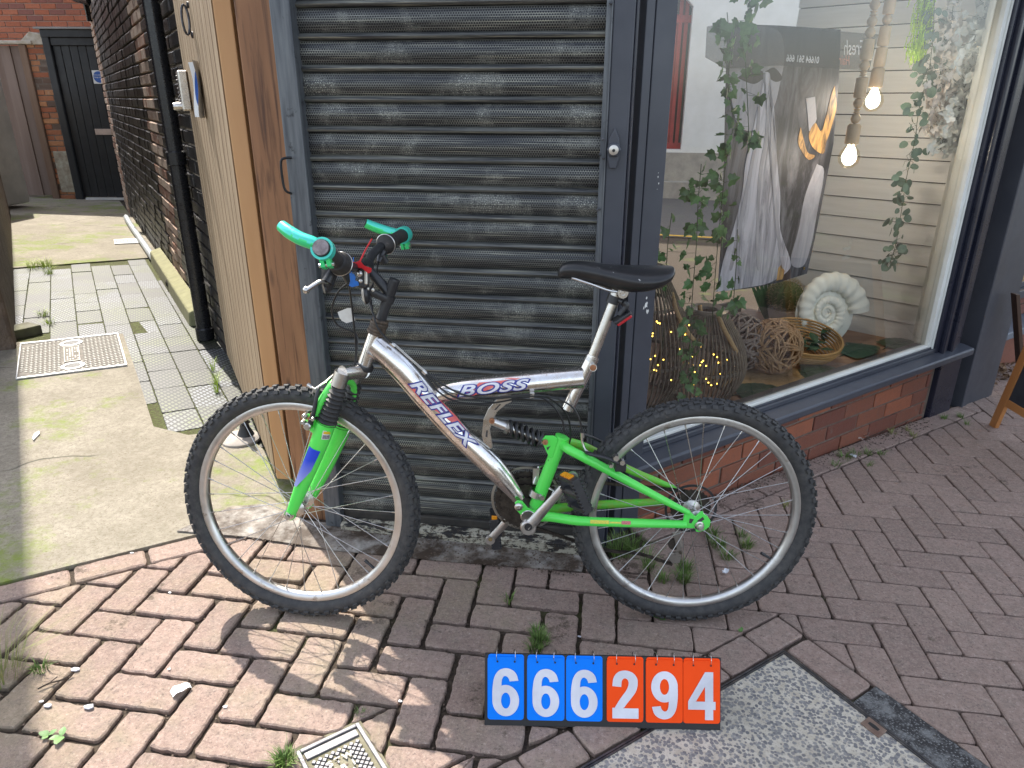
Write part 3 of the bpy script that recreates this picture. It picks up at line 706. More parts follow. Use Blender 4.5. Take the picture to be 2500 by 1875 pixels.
# text on the notice
def text3(body, size, pos, ex, ey, mat, name, parent, ext=.0006, bold=0.0, shear=0.0, align='CENTER', sx=1.0, post=None, spacing=1.0):
    cu = bpy.data.curves.new(name, 'FONT'); cu.body = body; cu.size = size; cu.align_x = align; cu.align_y = 'CENTER'; cu.offset = bold; cu.shear = shear; cu.space_character = spacing
    cu.resolution_u = 6
    to = bpy.data.objects.new(name, cu); scene.collection.objects.link(to); dg = bpy.context.evaluated_depsgraph_get()
    me = bpy.data.meshes.new_from_object(to.evaluated_get(dg)); bpy.data.objects.remove(to); me.name = name
    ex = V(ex).normalized(); ey = V(ey).normalized(); ez = ex.cross(ey); pos = V(pos); o = parent_loc(parent)
    for v_ in me.vertices:
        x, y = v_.co.x * sx, v_.co.y
        p = post(x, y) if post else pos + ex * x + ey * y + ez * ext
        v_.co = p - o
    me.materials.clear(); me.materials.append(mat); ob = bpy.data.objects.new(name, me); scene.collection.objects.link(ob); ob.parent = parent
    return ob
s_, z_ = EH(241, 188, .0); text3("Fire escape\nkeep clear", .030, E(s_, -.0015, z_ + .012), dd, UP, SW, "notice_text", nt, .0008)
# brick pier
pier = thing("brick_pier", "old brick pier with a stone cap left of the black door", "pier", E(-.2, 0, -.06))
PB = brickmat("old_orange_brick", (.31, .10, .05), (.44, .21, .10), (.12, .08, .06), dirt=((.42, .34, .24), 6, .62), rough=.9)
m = MB(); ebox(m, -.30, -.065, -.2, -.006, -.1, 2.0); m.build("pier_core", MORTAR, pier)
m = MB(); brickwall(m, E(-.30, 0, 0), dd, dn_, .235, -.06, 2.0, jit=.006, bl=.215, start=.0); m.build("bricks", PB, pier, bevel=.006)
m = MB(); m.prism([E(-.42, .02, 2.0), E(-.0, .02, 2.0), E(-.05, .02, 2.13), E(-.22, .02, 2.16)], dn_ * -.3); ebox(m, -.75, -.2, -.1, .05, 2.005, 2.05); m.build("stone_cap", simple("cap_stone", (.52, .48, .42), (.35, .3, .22), 12, .9, bump=.4), pier, bevel=.01)
m = MB(); ebox(m, -.26, -.05, .0, .012, .05, .62); m.build("patched_render", simple("patch_render", (.40, .38, .30), (.25, .2, .15), 14, .95, bump=.8, bsc=60, bd=.006), pier, bevel=.006)
# fence
fe = thing("board_fence", "weathered grey brown fence of vertical boards left of the brick pier", "fence", E(-.9, 0, -.06))
FB = simple("weathered_boards", (.17, .115, .09), (.25, .185, .155), 8, .85, bump=.5, stretch=(1, 1, .06), isl=.5)
m = MB()
for k in range(12): ebox(m, -.40 - (k + 1) * .145, -.40 - k * .145 - .006, -.05, -.03 + .012 * (k % 2), .0, 1.99)
m.build("boards", FB, fe, bevel=.003)
m = MB(); ebox(m, -.40, -.305, -.06, .03, -.1, 2.0); m.build("end_post", simple("post_brown", (.14, .085, .055), (.2, .13, .09), 8, .85, bump=.4, stretch=(1, 1, .1)), fe, bevel=.006)
# back building
bb = thing("back_building", "tall orange red brick building rising behind the fence and door", "building", E(-1, -.8, 0))
m = MB(); m.box(E(-1.0, -1.35, 1.2), dd * 3.9, dn_ * .5, UP * 1.6); m.build("wall_core", simple("pale_mortar", (.42, .30, .24), None, 10, .95), bb)
NB_ = brickmat("new_orange_brick", (.42, .125, .06), (.50, .17, .09), (.30, .12, .09), rough=.9)
m = MB(); brickwall(m, E(-4.8, -.84, 0), dd, dn_, 7.6, 1.6, 3.56, jit=.001, bl=.215, j=.012); m.build("bricks", NB_, bb, bevel=.003, seg=1)
m = MB(); m.box(E(-1, -1.3, 2.83), dd * 3.95, dn_ * .56, UP * .03); m.build("coping", simple("coping_grey", (.4, .4, .4), None, 5, .8), bb)
# ---- left side
lw = thing("left_alley_wall", "dark stone wall edge along the left side of the alley", "wall", (-3.3, 3.4, 0))
l0 = V((-3.35, 3.42, 0)); l1 = V((-7.37, 7.95, 0)); ld = (l1 - l0).normalized(); ln_ = V((ld.y, -ld.x, 0)); ln_ = ln_ if ln_.x > 0 else -ln_
m = MB(); m.box(l0 + ld * 3.05 - ln_ * .3 + UP * 2.4, ld * 3.05, ln_ * .3, UP * 2.8); m.build("stonework", simple("dark_stone", (.14, .10, .07), (.07, .05, .035), 6, .9, bump=.9, bsc=14, bd=.03), lw, bevel=.02)
bxp = HZ(36, 505, -.02)
mb_ = thing("wall_cabinet", "big pale grey cabinet on the left wall, cut by the left picture edge", "cabinet", l0 + ld * 4.2 + UP * .3)
bc = l0 + ld * 5.2
m = MB(); bq = EH(40, 500, 1.2); m.box(E(bq[0] - .40, 1.2, bq[1] + .77), dd * .40, dn_ * .3, UP * .77); m.build("cabinet_body", simple("cabinet_grey", (.52, .50, .44), None, 4, .5, bump=.05), mb_, bevel=.02)
m = MB(); a_ = EH(6, 510, 1.25); m.tube([E(a_[0], 1.25, a_[1]), E(a_[0], 1.25, a_[1] - .17)], .05, 16); m.tube(spline([E(a_[0], 1.2, a_[1] - .15), E(a_[0] + .05, 1.2, a_[1] - .3), E(a_[0] + .06, 1.2, a_[1] - .42), E(a_[0] - .02, 1.2, a_[1] - .47)], 6), .008, 8); m.build("black_outlet", BP, mb_, smooth=True)
# ================================================================ BICYCLE
R_ = V((0.2525, 1.7305, 0.282)); bD = V((0.9883, 0.1499, -0.0286)).normalized(); bU = V((0.0173, 0.0758, 0.997)).normalized(); bN = V((-0.1516, 0.9858, -0.0723)).normalized()
A_ = V((-0.7657, 1.5752, 0.2978)); AX = V((0.3543, 0.1224, 0.9271)).normalized(); H_ = V((-0.8031, 1.5771, 0.3118)); fD = V((0.9999, -0.0037, -0.0127)).normalized(); fN = V((0.0019, 0.9913, -0.1317)).normalized(); fU = V((0.0131, 0.1316, 0.9912)).normalized()
def B(px, py, w=0.0): return hit(px, py, R_ - bN * w, bN)        # point of the frame plane, w towards the viewer
def F(px, py, w=0.0): return hit(px, py, H_ - fN * w, fN)        # same for the steered front wheel
bike = thing("bicycle", "silver and bright green suspension mountain bike with black saddle leaning against the shutter", "bicycle", on(-.27, 1.63))
def metalmat(name, c, rough, dirt=None, met=1.0, c2=None):
    return simple(name, c, c2 or tuple(x * .85 for x in c), 18, rough, met, .12, 150, .0006, dirt=dirt)
# polished alloy with scuffs and rust freckles
n = N("polished_alloy"); f = n.noise(30, 7, .7); 
c = n.mix(n.ramp(f, [(.4, 0), (.7, 1)]), (.80, .79, .78), (.62, .56, .50)); c = n.mix(n.ramp(n.noise(120, 4, .6), [(.70, 0), (.76, 1)]), c, (.25, .11, .04))
n.base(c).rough(n.ramp(n.noise(60, 5, .7), [(.3, .14), (.75, .34)])).set(Metallic=1.0); n.bump(n.noise(16, 4, .6), .10, .002).bump(n.noise(200, 4, .6), .12, .0006); ALLOY = n.mat
CHR = metalmat("dull_chrome", (.62, .60, .57), .3, ((.22, .13, .07), 45, .66))
RIMM = metalmat("rim_alloy", (.66, .65, .63), .36, ((.30, .24, .19), 16, .60))
n = N("neon_green"); f = n.noise(60, 6, .7, n.coord((1, 1, 1)))
c = n.mix(n.ramp(n.noise(6, 5, .6), [(.35, 0), (.7, 1)]), (.075, .70, .085), (.12, .76, .10)); c = n.mix(n.ramp(f, [(.69, 0), (.73, 1)]), c, (.03, .05, .02)); c = n.mix(n.ramp(n.noise(9, 7, .75), [(.66, 0), (.80, .5)]), c, (.25, .30, .05))
n.base(c).rough(.32).bump(f, .1, .0006); n.b.inputs['Coat Weight'].default_value = .3; GREEN = n.mat
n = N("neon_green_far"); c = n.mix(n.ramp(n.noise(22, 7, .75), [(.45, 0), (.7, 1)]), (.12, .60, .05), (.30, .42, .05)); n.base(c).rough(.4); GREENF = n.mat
n = N("tyre_rubber"); f = n.noise(50, 6, .7); c = n.mix(n.ramp(f, [(.4, 0), (.7, 1)]), (.03, .03, .031), (.065, .062, .058)); c = n.mix(n.ramp(n.noise(14, 8, .75), [(.60, 0), (.76, .8)]), c, (.17, .14, .11))
n.base(c).rough(.72).bump(f, .5, .001); TYRE = n.mat
SPK = metalmat("spoke_steel", (.55, .54, .52), .3, ((.20, .15, .11), 60, .62))
BLKP = simple("black_plastic", (.018, .018, .02), (.03, .03, .032), 20, .38, bump=.25, bsc=200, dirt=((.09, .08, .07), 25, .66))
GRIP = simple("black_grip", (.022, .020, .020), (.04, .034, .03), 30, .6, bump=.7, bsc=220, bd=.002, dirt=((.13, .10, .08), 30, .60))
CHAIN = simple("greasy_steel", (.045, .038, .034), (.10, .085, .07), 60, .45, .8, .4)
RUST = simple("rusty_bolt", (.30, .13, .06), (.42, .20, .10), 40, .7, .4, .4)
ORG = simple("amber_reflector", (.75, .28, .01), None, 30, .25, bump=.4, bsc=300); REDR = simple("red_reflector", (.55, .02, .03), None, 30, .2, bump=.4, bsc=300)

def build_wheel(C, d, u, nn, front, rnd):
    w = thing("wheel", None, None, C - parent_loc(bike)); w.parent = bike
    del_props(w)
    def P(a, r, o=0): return C + (d * cos(a) + u * sin(a)) * r - nn * o
    m = MB(); prof = []
    # tyre: closed ring profile (radius, offset)
    rc, tr = .3055, .0225
    pr = [(rc + tr * cos(t) * (1.0 if cos(t) > 0 else .95), tr * 1.06 * sin(t)) for t in [2 * pi * k / 18 for k in range(18)]]
    m.lathe(C, nn, pr, 120, u=d, closed=True)
    NK = 66
    for k in range(NK):
        for row in range(6):
            a = 2 * pi * (k + (.5 if row in (1, 4) else 0) + (.25 if row in (2, 3) else 0) + rnd.uniform(-.03, .03)) / NK
            ph = (-1.12, -.62, -.20, .20, .62, 1.12)[row]
            rr = rc + cos(ph) * (tr + .0022); oo = sin(ph) * (tr + .0012) * 1.05
            er = (d * cos(a) + u * sin(a)) * cos(ph) - nn * sin(ph) * (1)
            er.normalize(); et = (-d * sin(a) + u * cos(a)); et = (et + (nn * (.25 if row % 2 else -.25) if row in (1, 2, 3, 4) else V((0, 0, 0)))).normalized(); eo = er.cross(et)
            L, Wd, Hh = ((.0068, .0046, .0042), (.0078, .0040, .0036), (.0062, .0038, .0032))[min(row, 5 - row)]
            m.box(P(a, rr, oo), et * L, eo * Wd, er * Hh)
    m.build("tyre", TYRE, w, smooth=35)
    m = MB(); pr = [(.2865, -.0125), (.2865, -.0105), (.279, -.0095), (.279, .0095), (.2865, .0105), (.2865, .0125), (.283, .0132), (.272, .0128), (.2660, .008), (.2650, 0), (.2660, -.008), (.272, -.0128), (.283, -.0132)]
    m.lathe(C, nn, pr, 120, u=d, closed=True); m.build("rim", RIMM, w, smooth=50)
    fl = .021 if front else .022; ow = .030
    m = MB(); m.lathe(C, nn, [(.0001, -.052), (.009, -.052), (.009, -.040), (.016, -.038), (fl + .004, -.032), (fl + .004, -.029), (.013, -.024), (.012, 0), (.013, .024), (fl + .004, .029), (fl + .004, .032), (.016, .038), (.009, .040), (.009, .052), (.0001, .052)], 28)
    m.lathe(C, nn, [(.005, -.075), (.005, .075)], 10); m.build("hub", CHR, w, smooth=True)
    for k in range(32):
        side = 1 if k % 2 else -1; j = k // 2; tr_ = 1 if j % 2 else -1
        a0 = 2 * pi * (k + rnd.uniform(-.06, .06)) / 32; ah = a0 + tr_ * 1.15
        m = MB(); p0 = P(ah, fl, side * ow); p1 = P(a0, .268, side * .002)
        m.tube([p0, p1], .00105, 5); m.tube([p1 + (p0 - p1) * .0, p1 + (p0 - p1).normalized() * .014], .002, 6); m.build("spoke", SPK, w, origin=C)
    a = radians(-36 if front else -30) if not front else radians(-40)
    m = MB(); m.tube([P(a, .272), P(a, .235)], .0038, 10); m.tube([P(a, .244), P(a, .232)], .0046, 10); m.build("valve", BLKP, w)
    return w
def del_props(o):
    for k in ("label", "category", "group", "kind"):
        if k in o: del o[k]
rnd = random.Random(3)
bike_front = build_wheel(H_, fD, fU, fN, True, rnd); bike_rear = build_wheel(R_, bD, bU, bN, False, rnd)
def part(m, name, mat, smooth=True, bevel=0, parent=None, **k): return m.build(name, mat, parent or bike, smooth=smooth, bevel=bevel, **k)

# ---- main frame
hd0, hd1 = F(877, 886), F(905, 797)
ha = AX; h0 = A_ + AX * ((F(877, 884) - A_).dot(AX)); h1 = A_ + AX * ((F(905, 797) - A_).dot(AX))
m = MB(); m.tube([h0, h1], .0185, 24)
fr = m.build("frame", ALLOY, bike, smooth=True)
dt = [B(911, 838), B(972, 890), B(1040, 969), B(1113, 1052), B(1203, 1139), B(1250, 1194), B(1268, 1218)]
m = MB(); m.tube(spline(dt, 6), lerpr([.0305, .0335, .0325, .0305, .031, .022, .018], 6), 26); d_ = part(m, "down_tube", ALLOY)
tt = [B(1050, 985), B(1085, 960), B(1150, 948), B(1290, 934), B(1422, 921)]
m = MB(); m.tube(spline(tt, 6), lerpr([.016, .024, .029, .030, .029], 6), 26); t_ = part(m, "top_tube", ALLOY)
m = MB(); m.tube([B(1385, 999), B(1448, 868)], .0165, 24); sT = part(m, "seat_tube", ALLOY)
m = MB(); m.tube([B(1440, 887), B(1506, 716)], .0135, 22); part(m, "seat_post", metalmat("worn_seatpost", (.68, .65, .60), .28, ((.32, .18, .08), 24, .62)))
m = MB(); m.tube([B(1442, 882), B(1447, 872)], .0175, 22); m.tube([B(1448, 895, .012), B(1448, 898, .030)], .0095, 14); part(m, "seat_clamp", CHR)
m = MB(); m.lathe(B(1448, 898, .0305), -bN, [(.0085, 0), (.0075, .002), (.0001, .0025)], 14); part(m, "clamp_bolt", RUST)
# headset cups
m = MB()
for t, r in ((-.008, .023), (.0, .0215), (.008, .021), (.016, .0225), (.024, .020)): m.lathe(h1 + AX * t, AX, [(.012, -.004), (r, -.004), (r + .001, 0), (r, .0035), (.012, .004)], 24)
part(m, "headset_cup", simple("worn_black_rings", (.03, .025, .02), (.14, .10, .07), 60, .5, .3, .3))
m = MB(); m.lathe(h0 - AX * .006, AX, [(.012, -.006), (.0235, -.006), (.0245, 0), (.0225, .007), (.012, .007)], 24); part(m, "lower_headset", BLKP)
# ---- fork: crown, boots, lower legs, brace
fork = thing("fork", None, None, h0 - parent_loc(bike)); fork.parent = bike; del_props(fork)
m = MB(); cN, cF = F(832, 922, .058), F(868, 912, -.058); cm = h0 - AX * .022
for e in (cN, cF): m.tube(spline([cm + AX * .004, (cm + e) / 2 + AX * .008, e + AX * .012], 5), lerpr([.020, .0195, .019], 5), 18, sx=1.0)
for e in (cN, cF): m.tube([e - AX * .022, e + AX * .016], .0195, 20)
m.build("crown", CHR, fork, smooth=True)
def boot(p0, p1, name):
    m = MB(); ax = (p1 - p0); L = ax.length; ax.normalize(); pr = []; K = 9
    for i in range(K):
        t = i / K; r = .0185 + .006 * t; pr += [(r * .80, L * t), (r * 1.12, L * (t + .45 / K)), (r * .84, L * (t + .9 / K))]
    pr += [(.026, L)]
    m.lathe(p0, ax, [(.001, 0)] + pr + [(.001, L)], 24); m.build(name, simple("rubber_bellows", (.028, .027, .027), (.05, .046, .042), 30, .6, bump=.3), fork, smooth=60)
boot(F(829, 944, .058), F(797, 1032, .058), "bellows"); boot(F(866, 938, -.058), F(834, 1040, -.058), "bellows")
legs = []
for w, pts, g_ in ((.058, [(797, 1030), (788, 1058), (768, 1110), (744, 1170), (722, 1225), (712, 1250)], GREEN), (-.058, [(838, 1030), (830, 1058), (812, 1100), (790, 1150), (768, 1195), (764, 1210)], GREEN)):
    m = MB(); P_ = [F(x, y, w) for x, y in pts]
    m.tube(spline(P_, 6), lerpr([.024, .024, .0225, .0195, .0155, .013], 6), 22, sx=1.0)
    nrm_ = -fN if w > 0 else fN
    # flattened dropout
    m.lathe(F(709, 1256, .052) if w > 0 else F(752, 1228, -.056), fN, [(.0001, -.004), (.015, -.004), (.015, .004), (.0001, .004)], 18)
    L_o = m.build("lower_leg", g_, fork, smooth=True); legs.append(L_o)
m = MB(); br = [F(752, 1052, .062), F(772, 1010, .067), F(786, 985, .068), (F(800, 955, .064)), F(822, 932, .045), F(850, 925, .0), F(868, 936, -.045), F(868, 975, -.064), F(842, 1040, -.062)]
br = [F(778, 1056, .058), F(762, 1040, .060), F(775, 1000, .062), F(790, 972, .060), F(806, 948, .052), F(816, 934, .035), F(836, 928, 0.0), F(862, 940, -.04), F(858, 985, -.058), F(832, 1052, -.058)]
m.tube(spline(br, 6), .0085, 12, sx=1.25); m.build("brake_arch", GREEN, fork, smooth=True)
m = MB(); m.add([F(770, 1075, .084), F(737, 1165, .081), F(735, 1197, .079), F(750, 1165, .0805), F(762, 1130, .082), F(768, 1100, .0835)], [(0, 1, 2, 3, 4, 5)])
# blue blaze decal wrapped on the near leg
def wrap(axis0, axis1, r, towards, up_hint):
    e1 = (axis1 - axis0).normalized(); e3 = (towards - e1 * towards.dot(e1)).normalized(); e2 = e3.cross(e1)
    return lambda x, y, lift=.0006: axis0 + e1 * x + (e2 * sin(max(-1.5, min(1.5, y / r))) + e3 * cos(max(-1.5, min(1.5, y / r)))) * (r + lift)
def sticker(poly, fn, mat, name, parent, step=.004, lift=.0006):
    bm = bmesh.new(); vs = [bm.verts.new((x, y, 0)) for x, y in poly]; bm.faces.new(vs)
    slice2(bm, step); o = parent_loc(parent); bmesh.ops.triangulate(bm, faces=bm.faces[:])
    for v_ in bm.verts: v_.co = fn(v_.co.x, v_.co.y, lift) - o
    me = bpy.data.meshes.new(name); bm.to_mesh(me); bm.free(); me.materials.append(mat); ob = bpy.data.objects.new(name, me); scene.collection.objects.link(ob); ob.parent = parent; return ob
def slice2(bm, step, rng=.08):
    k = -rng
    while k < rng:
        bmesh.ops.bisect_plane(bm, geom=bm.verts[:] + bm.edges[:] + bm.faces[:], plane_co=(0, k, 0), plane_no=(0, 1, 0)); k += step
BLU = None
n = N("blue_fade"); z_ = n.xyz()[2]; n.base(n.mix(n.ramp(n.math('MULTIPLY_ADD', z_, 6.0), [(.0, 0), (1, 1)]), (.75, .78, .80), (.01, .05, .55))).rough(.4); 
for nd in n.t.nodes:
    if nd.type == 'MATH' and nd.operation == 'MULTIPLY_ADD': nd.inputs[2].default_value = 2.35
BLU = n.mat
la, lb = F(776, 1090, .058), F(735, 1193, .058); wr = wrap(la, lb, .0195, CAM - la, None)
sticker([(.0, -.020), (.0, .009), (.06, .006), (.120, -.012), (.118, -.020)], wr, BLU, "blue_sticker", legs[0], lift=.0042)
WHS = simple("sticker_white", (.75, .74, .70), None, 40, .5, bump=0)
wr2 = wrap(F(791, 1040, .058), F(785, 1068, .058), .0245, CAM - la, None)
sticker([(.002, .0), (.002, .022), (.026, .022), (.026, .0)], wr2, WHS, "warning_sticker", legs[0], lift=.0010)
sticker([(.004, .002), (.004, .020), (.011, .020), (.011, .002)], wr2, simple("sticker_yellow", (.8, .5, .02), None, 40, .5, bump=0), "warning_sticker", legs[0], lift=.0016)
sticker([(.014, .002), (.014, .020), (.024, .020), (.024, .002)], wr2, simple("sticker_grey", (.10, .10, .10), (.3, .3, .3), 400, .5, bump=0), "warning_sticker", legs[0], lift=.0016)
m = MB(); an0 = F(708, 1257, .058); m.lathe(an0, -fN, [(.0001, 0), (.0125, 0), (.0125, .003), (.0095, .004), (.0095, .011), (.006, .012), (.006, .018), (.0001, .018)], 6 * 3); m.build("axle_nut", CHR, fork, smooth=True)
# front cantilever brake
m = MB(); q = [F(757, 1037, .072), F(765, 1010, .075), F(775, 960, .07), F(780, 945, .06)]; m.tube(spline(q, 5), lerpr([.0075, .0055, .005, .004], 5), 10); part(m, "brake_arm", BLKP)
m = MB()
for a_, r in (((752, 1040), .010), ((741, 1030), .006), ((745, 1015), .007), ((766, 1022), .006)):
    q = F(*a_, .078); m.lathe(q + fN * .012, -fN, [(.0001, -.002), (r, 0), (r, .018), (r * .7, .021), (.0001, .021)], 12)
part(m, "brake_bolt", CHR)
m = MB(); m.tube(spline([F(748, 1006, .05), F(768, 1001, .035), F(785, 1000, .028)], 4), .006, 8, sx=.7); part(m, "brake_pad", BLKP)
m = MB(); m.tube([F(758, 944, .04), F(770, 950, .045), F(796, 932, .03), F(815, 915, .0)], .0035, 8); m.tube([F(751, 938, .04), F(762, 946, .04)], .005, 8); part(m, "brake_linkage", CHR)
# stem and bars
sb = A_ + AX * ((F(921, 766) - A_).dot(AX)); stp = A_ + AX * ((F(942, 676) - A_).dot(AX))
m = MB(); m.tube([h1, sb, stp], .0135, 20); m.lathe(stp, AX, [(.0135, -.002), (.0125, .004), (.0001, .006)], 20)
cb = F(888, 650)
m.tube(spline([stp - AX * .035, (stp - AX * .03 + cb) / 2, cb], 5), .0125, 16); stem = part(m, "stem", BLKP)
m = MB(); m.tube([cb - fN * .022, cb + fN * .022], .0185, 20); part(m, "bar_clamp", BLKP)
bpts = [F(783, 604, .29), F(829, 645, .155), F(852, 652, .09), F(872, 652, .04), cb, F(900, 640, -.04), F(909, 622, -.085), F(934, 599, -.14), F(988, 571, -.285)]
m = MB(); m.tube(spline(bpts, 6), .0112, 14); part(m, "handlebar", BLKP)
def gripm(p0, p1):
    m = MB(); ax = (p1 - p0); L = ax.length; ax.normalize(); pr = [(.0001, 0), (.0175, .0), (.0178, .004)]
    K = 16
    for i in range(K): t = .004 + (L - .006) * i / K; pr += [(.0172, t), (.0166, t + (L / K) * .3), (.0172, t + (L / K) * .6)]
    pr += [(.019, L - .004), (.019, L), (.0001, L)]
    m.lathe(p0, ax, pr, 24); return part(m, "grip", GRIP)
gN0, gN1 = F(783, 604, .295), F(822, 637, .185); gripm(gN0, gN1); gF0, gF1 = F(990, 571, -.29), F(955, 589, -.19); gripm(gF0, gF1)
m = MB(); e_ = (gN1 - gN0).normalized(); m.lathe(gN0, -e_, [(.0165, -.001), (.0165, .002), (.0001, .0028)], 24); part(m, "bar_plug", simple("scuffed_plug", (.16, .13, .13), (.32, .28, .28), 70, .8, bump=.3))
# twist shifters: ring, taper, cable outlet
def shifter(pa, pb, pc):
    ax = (pb - pa); L = ax.length; ax.normalize(); m = MB(); m.lathe(pa, ax, [(.012, -.002), (.0205, 0), (.0235, .012), (.0265, .028), (.0262, .032), (.0225, .042), (.016, .058), (.013, .062)], 26)
    s_ = part(m, "twist_shifter", GRIP)
    m = MB(); m.lathe(pa + ax * .030, ax, [(.0262, -.001), (.0275, .0), (.0275, .0025), (.0262, .0035)], 26, closed=True); m.build("silver_ring", CHR, s_, smooth=True)
    m = MB(); m.tube(spline([pa + ax * .036 + (pc - pa).normalized() * .01, (pa + ax * .04) * .5 + pc * .5, pc], 5), lerpr([.017, .012, .006], 5), 14, sx=.8); m.build("cable_outlet", BLKP, s_, smooth=True)
shifter(F(822, 637, .186), F(840, 650, .13), F(850, 688, .12)); shifter(F(954, 589, -.19), F(930, 603, -.13), F(924, 640, -.12))
# brake levers
def lever(pivot, mid, tip, body0, mat):
    m = MB(); m.tube([body0, pivot], [.009, .0115], 12, sx=1.2); b_ = part(m, "brake_lever", BLKP)
    m = MB(); m.tube(spline([pivot, (pivot + mid) / 2, mid, tip], 5), lerpr([.005, .0055, .0085, .0085], 5), 12, sx=.62); m.ball(tip, .0085, 10, 6); m.build("lever_blade", mat, b_, smooth=True)
DK = metalmat("dark_lever", (.25, .25, .26), .3)
lever(F(798, 690, .17), F(780, 688, .19), F(748, 708, .20), F(812, 660, .155), CHR)
lever(F(938, 640, -.14), F(938, 622, -.18), F(940, 600, -.24), F(930, 622, -.13), DK)
m = MB(); m.tube(spline([F(812, 668, .15), F(800, 700, .15), F(790, 705, .155)], 4), .012, 12); m.box(F(800, 672, .16), fD * .012, fU * .02, fN * .006); part(m, "lever_perch", BLKP, bevel=.002)
# teal bar ends
n = N("teal_fade"); c = n.mix(n.ramp(n.noise(8, 4, .6), [(.3, 0), (.7, 1)]), (.05, .62, .50), (.09, .70, .52)); 
g_ = n.new('ShaderNodeNewGeometry'); sx_ = n.new('ShaderNodeSeparateXYZ'); n.ln(g_.outputs['True Normal'], sx_.inputs[0])
c = n.mix(n.ramp(n.noise(25, 6, .7), [(.60, 0), (.68, 1)]), c, (.35, .62, .52)); n.base(c).rough(.3).set(Metallic=.25); n.b.inputs['Coat Weight'].default_value = .4; TEAL = n.mat
GRN2 = simple("lime_side", (.06, .72, .20), (.05, .66, .26), 12, .32, .2, .1)
def barend(pts, clampC, clampAx, name, open_):
    P_ = spline(pts, 6); m = MB(); seg = 20
    m.tube(P_, lerpr([.0125, .0140, .0140, .0140, .0125], 6)[:len(P_)], seg)
    # lower half painted lime
    m.m = []
    for f_ in m.f:
        c_ = sum((V(m.v[i]) for i in f_), V((0, 0, 0))) / len(f_); near = min(P_, key=lambda p: (p - c_).length)
        m.m.append(1 if (c_ - near).normalized().dot(V((-.15, -.25, -.95))) > .1 else 0)
    m.cm = 0; m.lathe(clampC - clampAx * .010, clampAx, [(.0185, 0), (.0235, 0), (.0235, .020), (.0185, .020)], 24, closed=True)
    m.cm = 1; dn = V((0.15, 0, -1)).normalized(); sd = clampAx.cross(dn).normalized()
    for s_ in (-1, 1): m.box(clampC + dn * .029 + sd * .0065 * s_, clampAx * .0095, dn * .0095, sd * .0042)
    b_ = part(m, name, [TEAL, GRN2])
    m = MB(); q = clampC + dn * .032; m.tube([q - sd * .016, q + sd * .016], .0045, 10); m.build("pinch_bolt", CHR, b_, smooth=True)
    if open_:
        m = MB(); a = (P_[-1] - P_[-2]).normalized(); m.lathe(P_[-1] + a * .0008, a, [(.0001, 0), (.0095, 0)], 18); m.build("open_end", simple("black_hole", (.01, .01, .01)), b_)
    return b_
gax = (gN1 - gN0).normalized(); gaxF = (gF1 - gF0).normalized()
barend([F(784, 602, .278), F(760, 592, .279), F(733, 582, .278), F(707, 567, .272), F(688, 552, .262)], gN0 + gax * .016, gax, "bar_end", False)
barend([F(986, 572, -.278), F(962, 569, -.279), F(938, 562, -.278), F(914, 554, -.272), F(893, 545, -.262)], gF0 + gaxF * .016, gaxF, "bar_end", True)
# bell, headlight bracket, tags
m = MB(); q = F(888, 677, .045); m.box(q, fD * .011, fU * .026, fN * .010); bl_ = part(m, "bell", BLKP, smooth=False, bevel=.006)
m = MB(); q = F(896, 672, .050); m.box(q, fD * .004, fU * .022, fN * .009); m.build("silver_edge", CHR, bl_, bevel=.003)
m = MB(); q = F(880, 668, .05); m.ball(q, .009, 10, 8); m.ball(F(882, 686, .052), .006, 8, 6); m.build("clapper", CHR, bl_, smooth=True)
m = MB(); q = F(893, 718, .03); fa_ = (fD * -.85 - fN * .35 + V((0, 0, -.1))).normalized(); m.lathe(q, fa_, [(.0001, -.010), (.016, -.009), (.024, -.003), (.025, .003), (.023, .005), (.0001, .005)], 24); rl = part(m, "front_reflector", BLKP)
m = MB(); m.lathe(q + fa_ * .0055, fa_, [(.022, 0), (.016, .004), (.0001, .0055)], 24); m.build("clear_lens", simple("clear_lens", (.55, .54, .50), None, 200, .15, .3, .5, 400), rl, smooth=True)
m = MB(); q2 = A_ + AX * ((F(931, 722) - A_).dot(AX)); m.lathe(q2, AX, [(.0145, -.009), (.0165, -.009), (.0165, .009), (.0145, .009)], 20, closed=True); m.tube([q2 - fN * .012, F(903, 712, .03)], .006, 8, sx=1.5); part(m, "bracket_strap", BLKP)
m = MB()
for p in ((911, 708), (898, 705)): q = F(*p, .042); m.lathe(q, -fN, [(.0042, 0), (.004, .002), (.0001, .0025)], 10)
part(m, "bracket_screw", CHR)
RTG = simple("red_tag_plastic", (.62, .02, .025), (.5, .015, .02), 30, .35, bump=.05); BTG = simple("blue_tag_plastic", (.02, .16, .55), None, 30, .35, bump=.05)
tg = thing("zip_tie_tag", None, None, F(875, 648, .04) - parent_loc(bike)); tg.parent = bike; del_props(tg)
m = MB()
def flat(mb, pts, w, th, off=V((0, 0, 0))): 
    t = [q + off for q in pts]; mb.prism(t, fN * th)
flat(m, [F(*p, .062) for p in ((852, 634), (866, 641), (878, 636), (888, 648), (907, 655), (906, 664), (899, 668), (884, 655), (868, 652), (858, 644))], 0, .002)
m.tube([F(878, 640, .06), F(891, 612, .05), F(908, 583, .05)], .0022, 6); m.tube([F(870, 652, .06), F(858, 658, .07), F(845, 661, .075)], .0022, 6); m.build("red_tie", RTG, tg)
m = MB(); flat(m, [F(*p, .055) for p in ((848, 672), (856, 666), (864, 669), (868, 678), (866, 684), (874, 688), (876, 697), (860, 701), (852, 698), (854, 690), (850, 682))], 0, .002)
m.tube([F(858, 668, .055), F(863, 640, .05), F(863, 628, .05)], .0012, 5); m.build("blue_tie", BTG, tg)
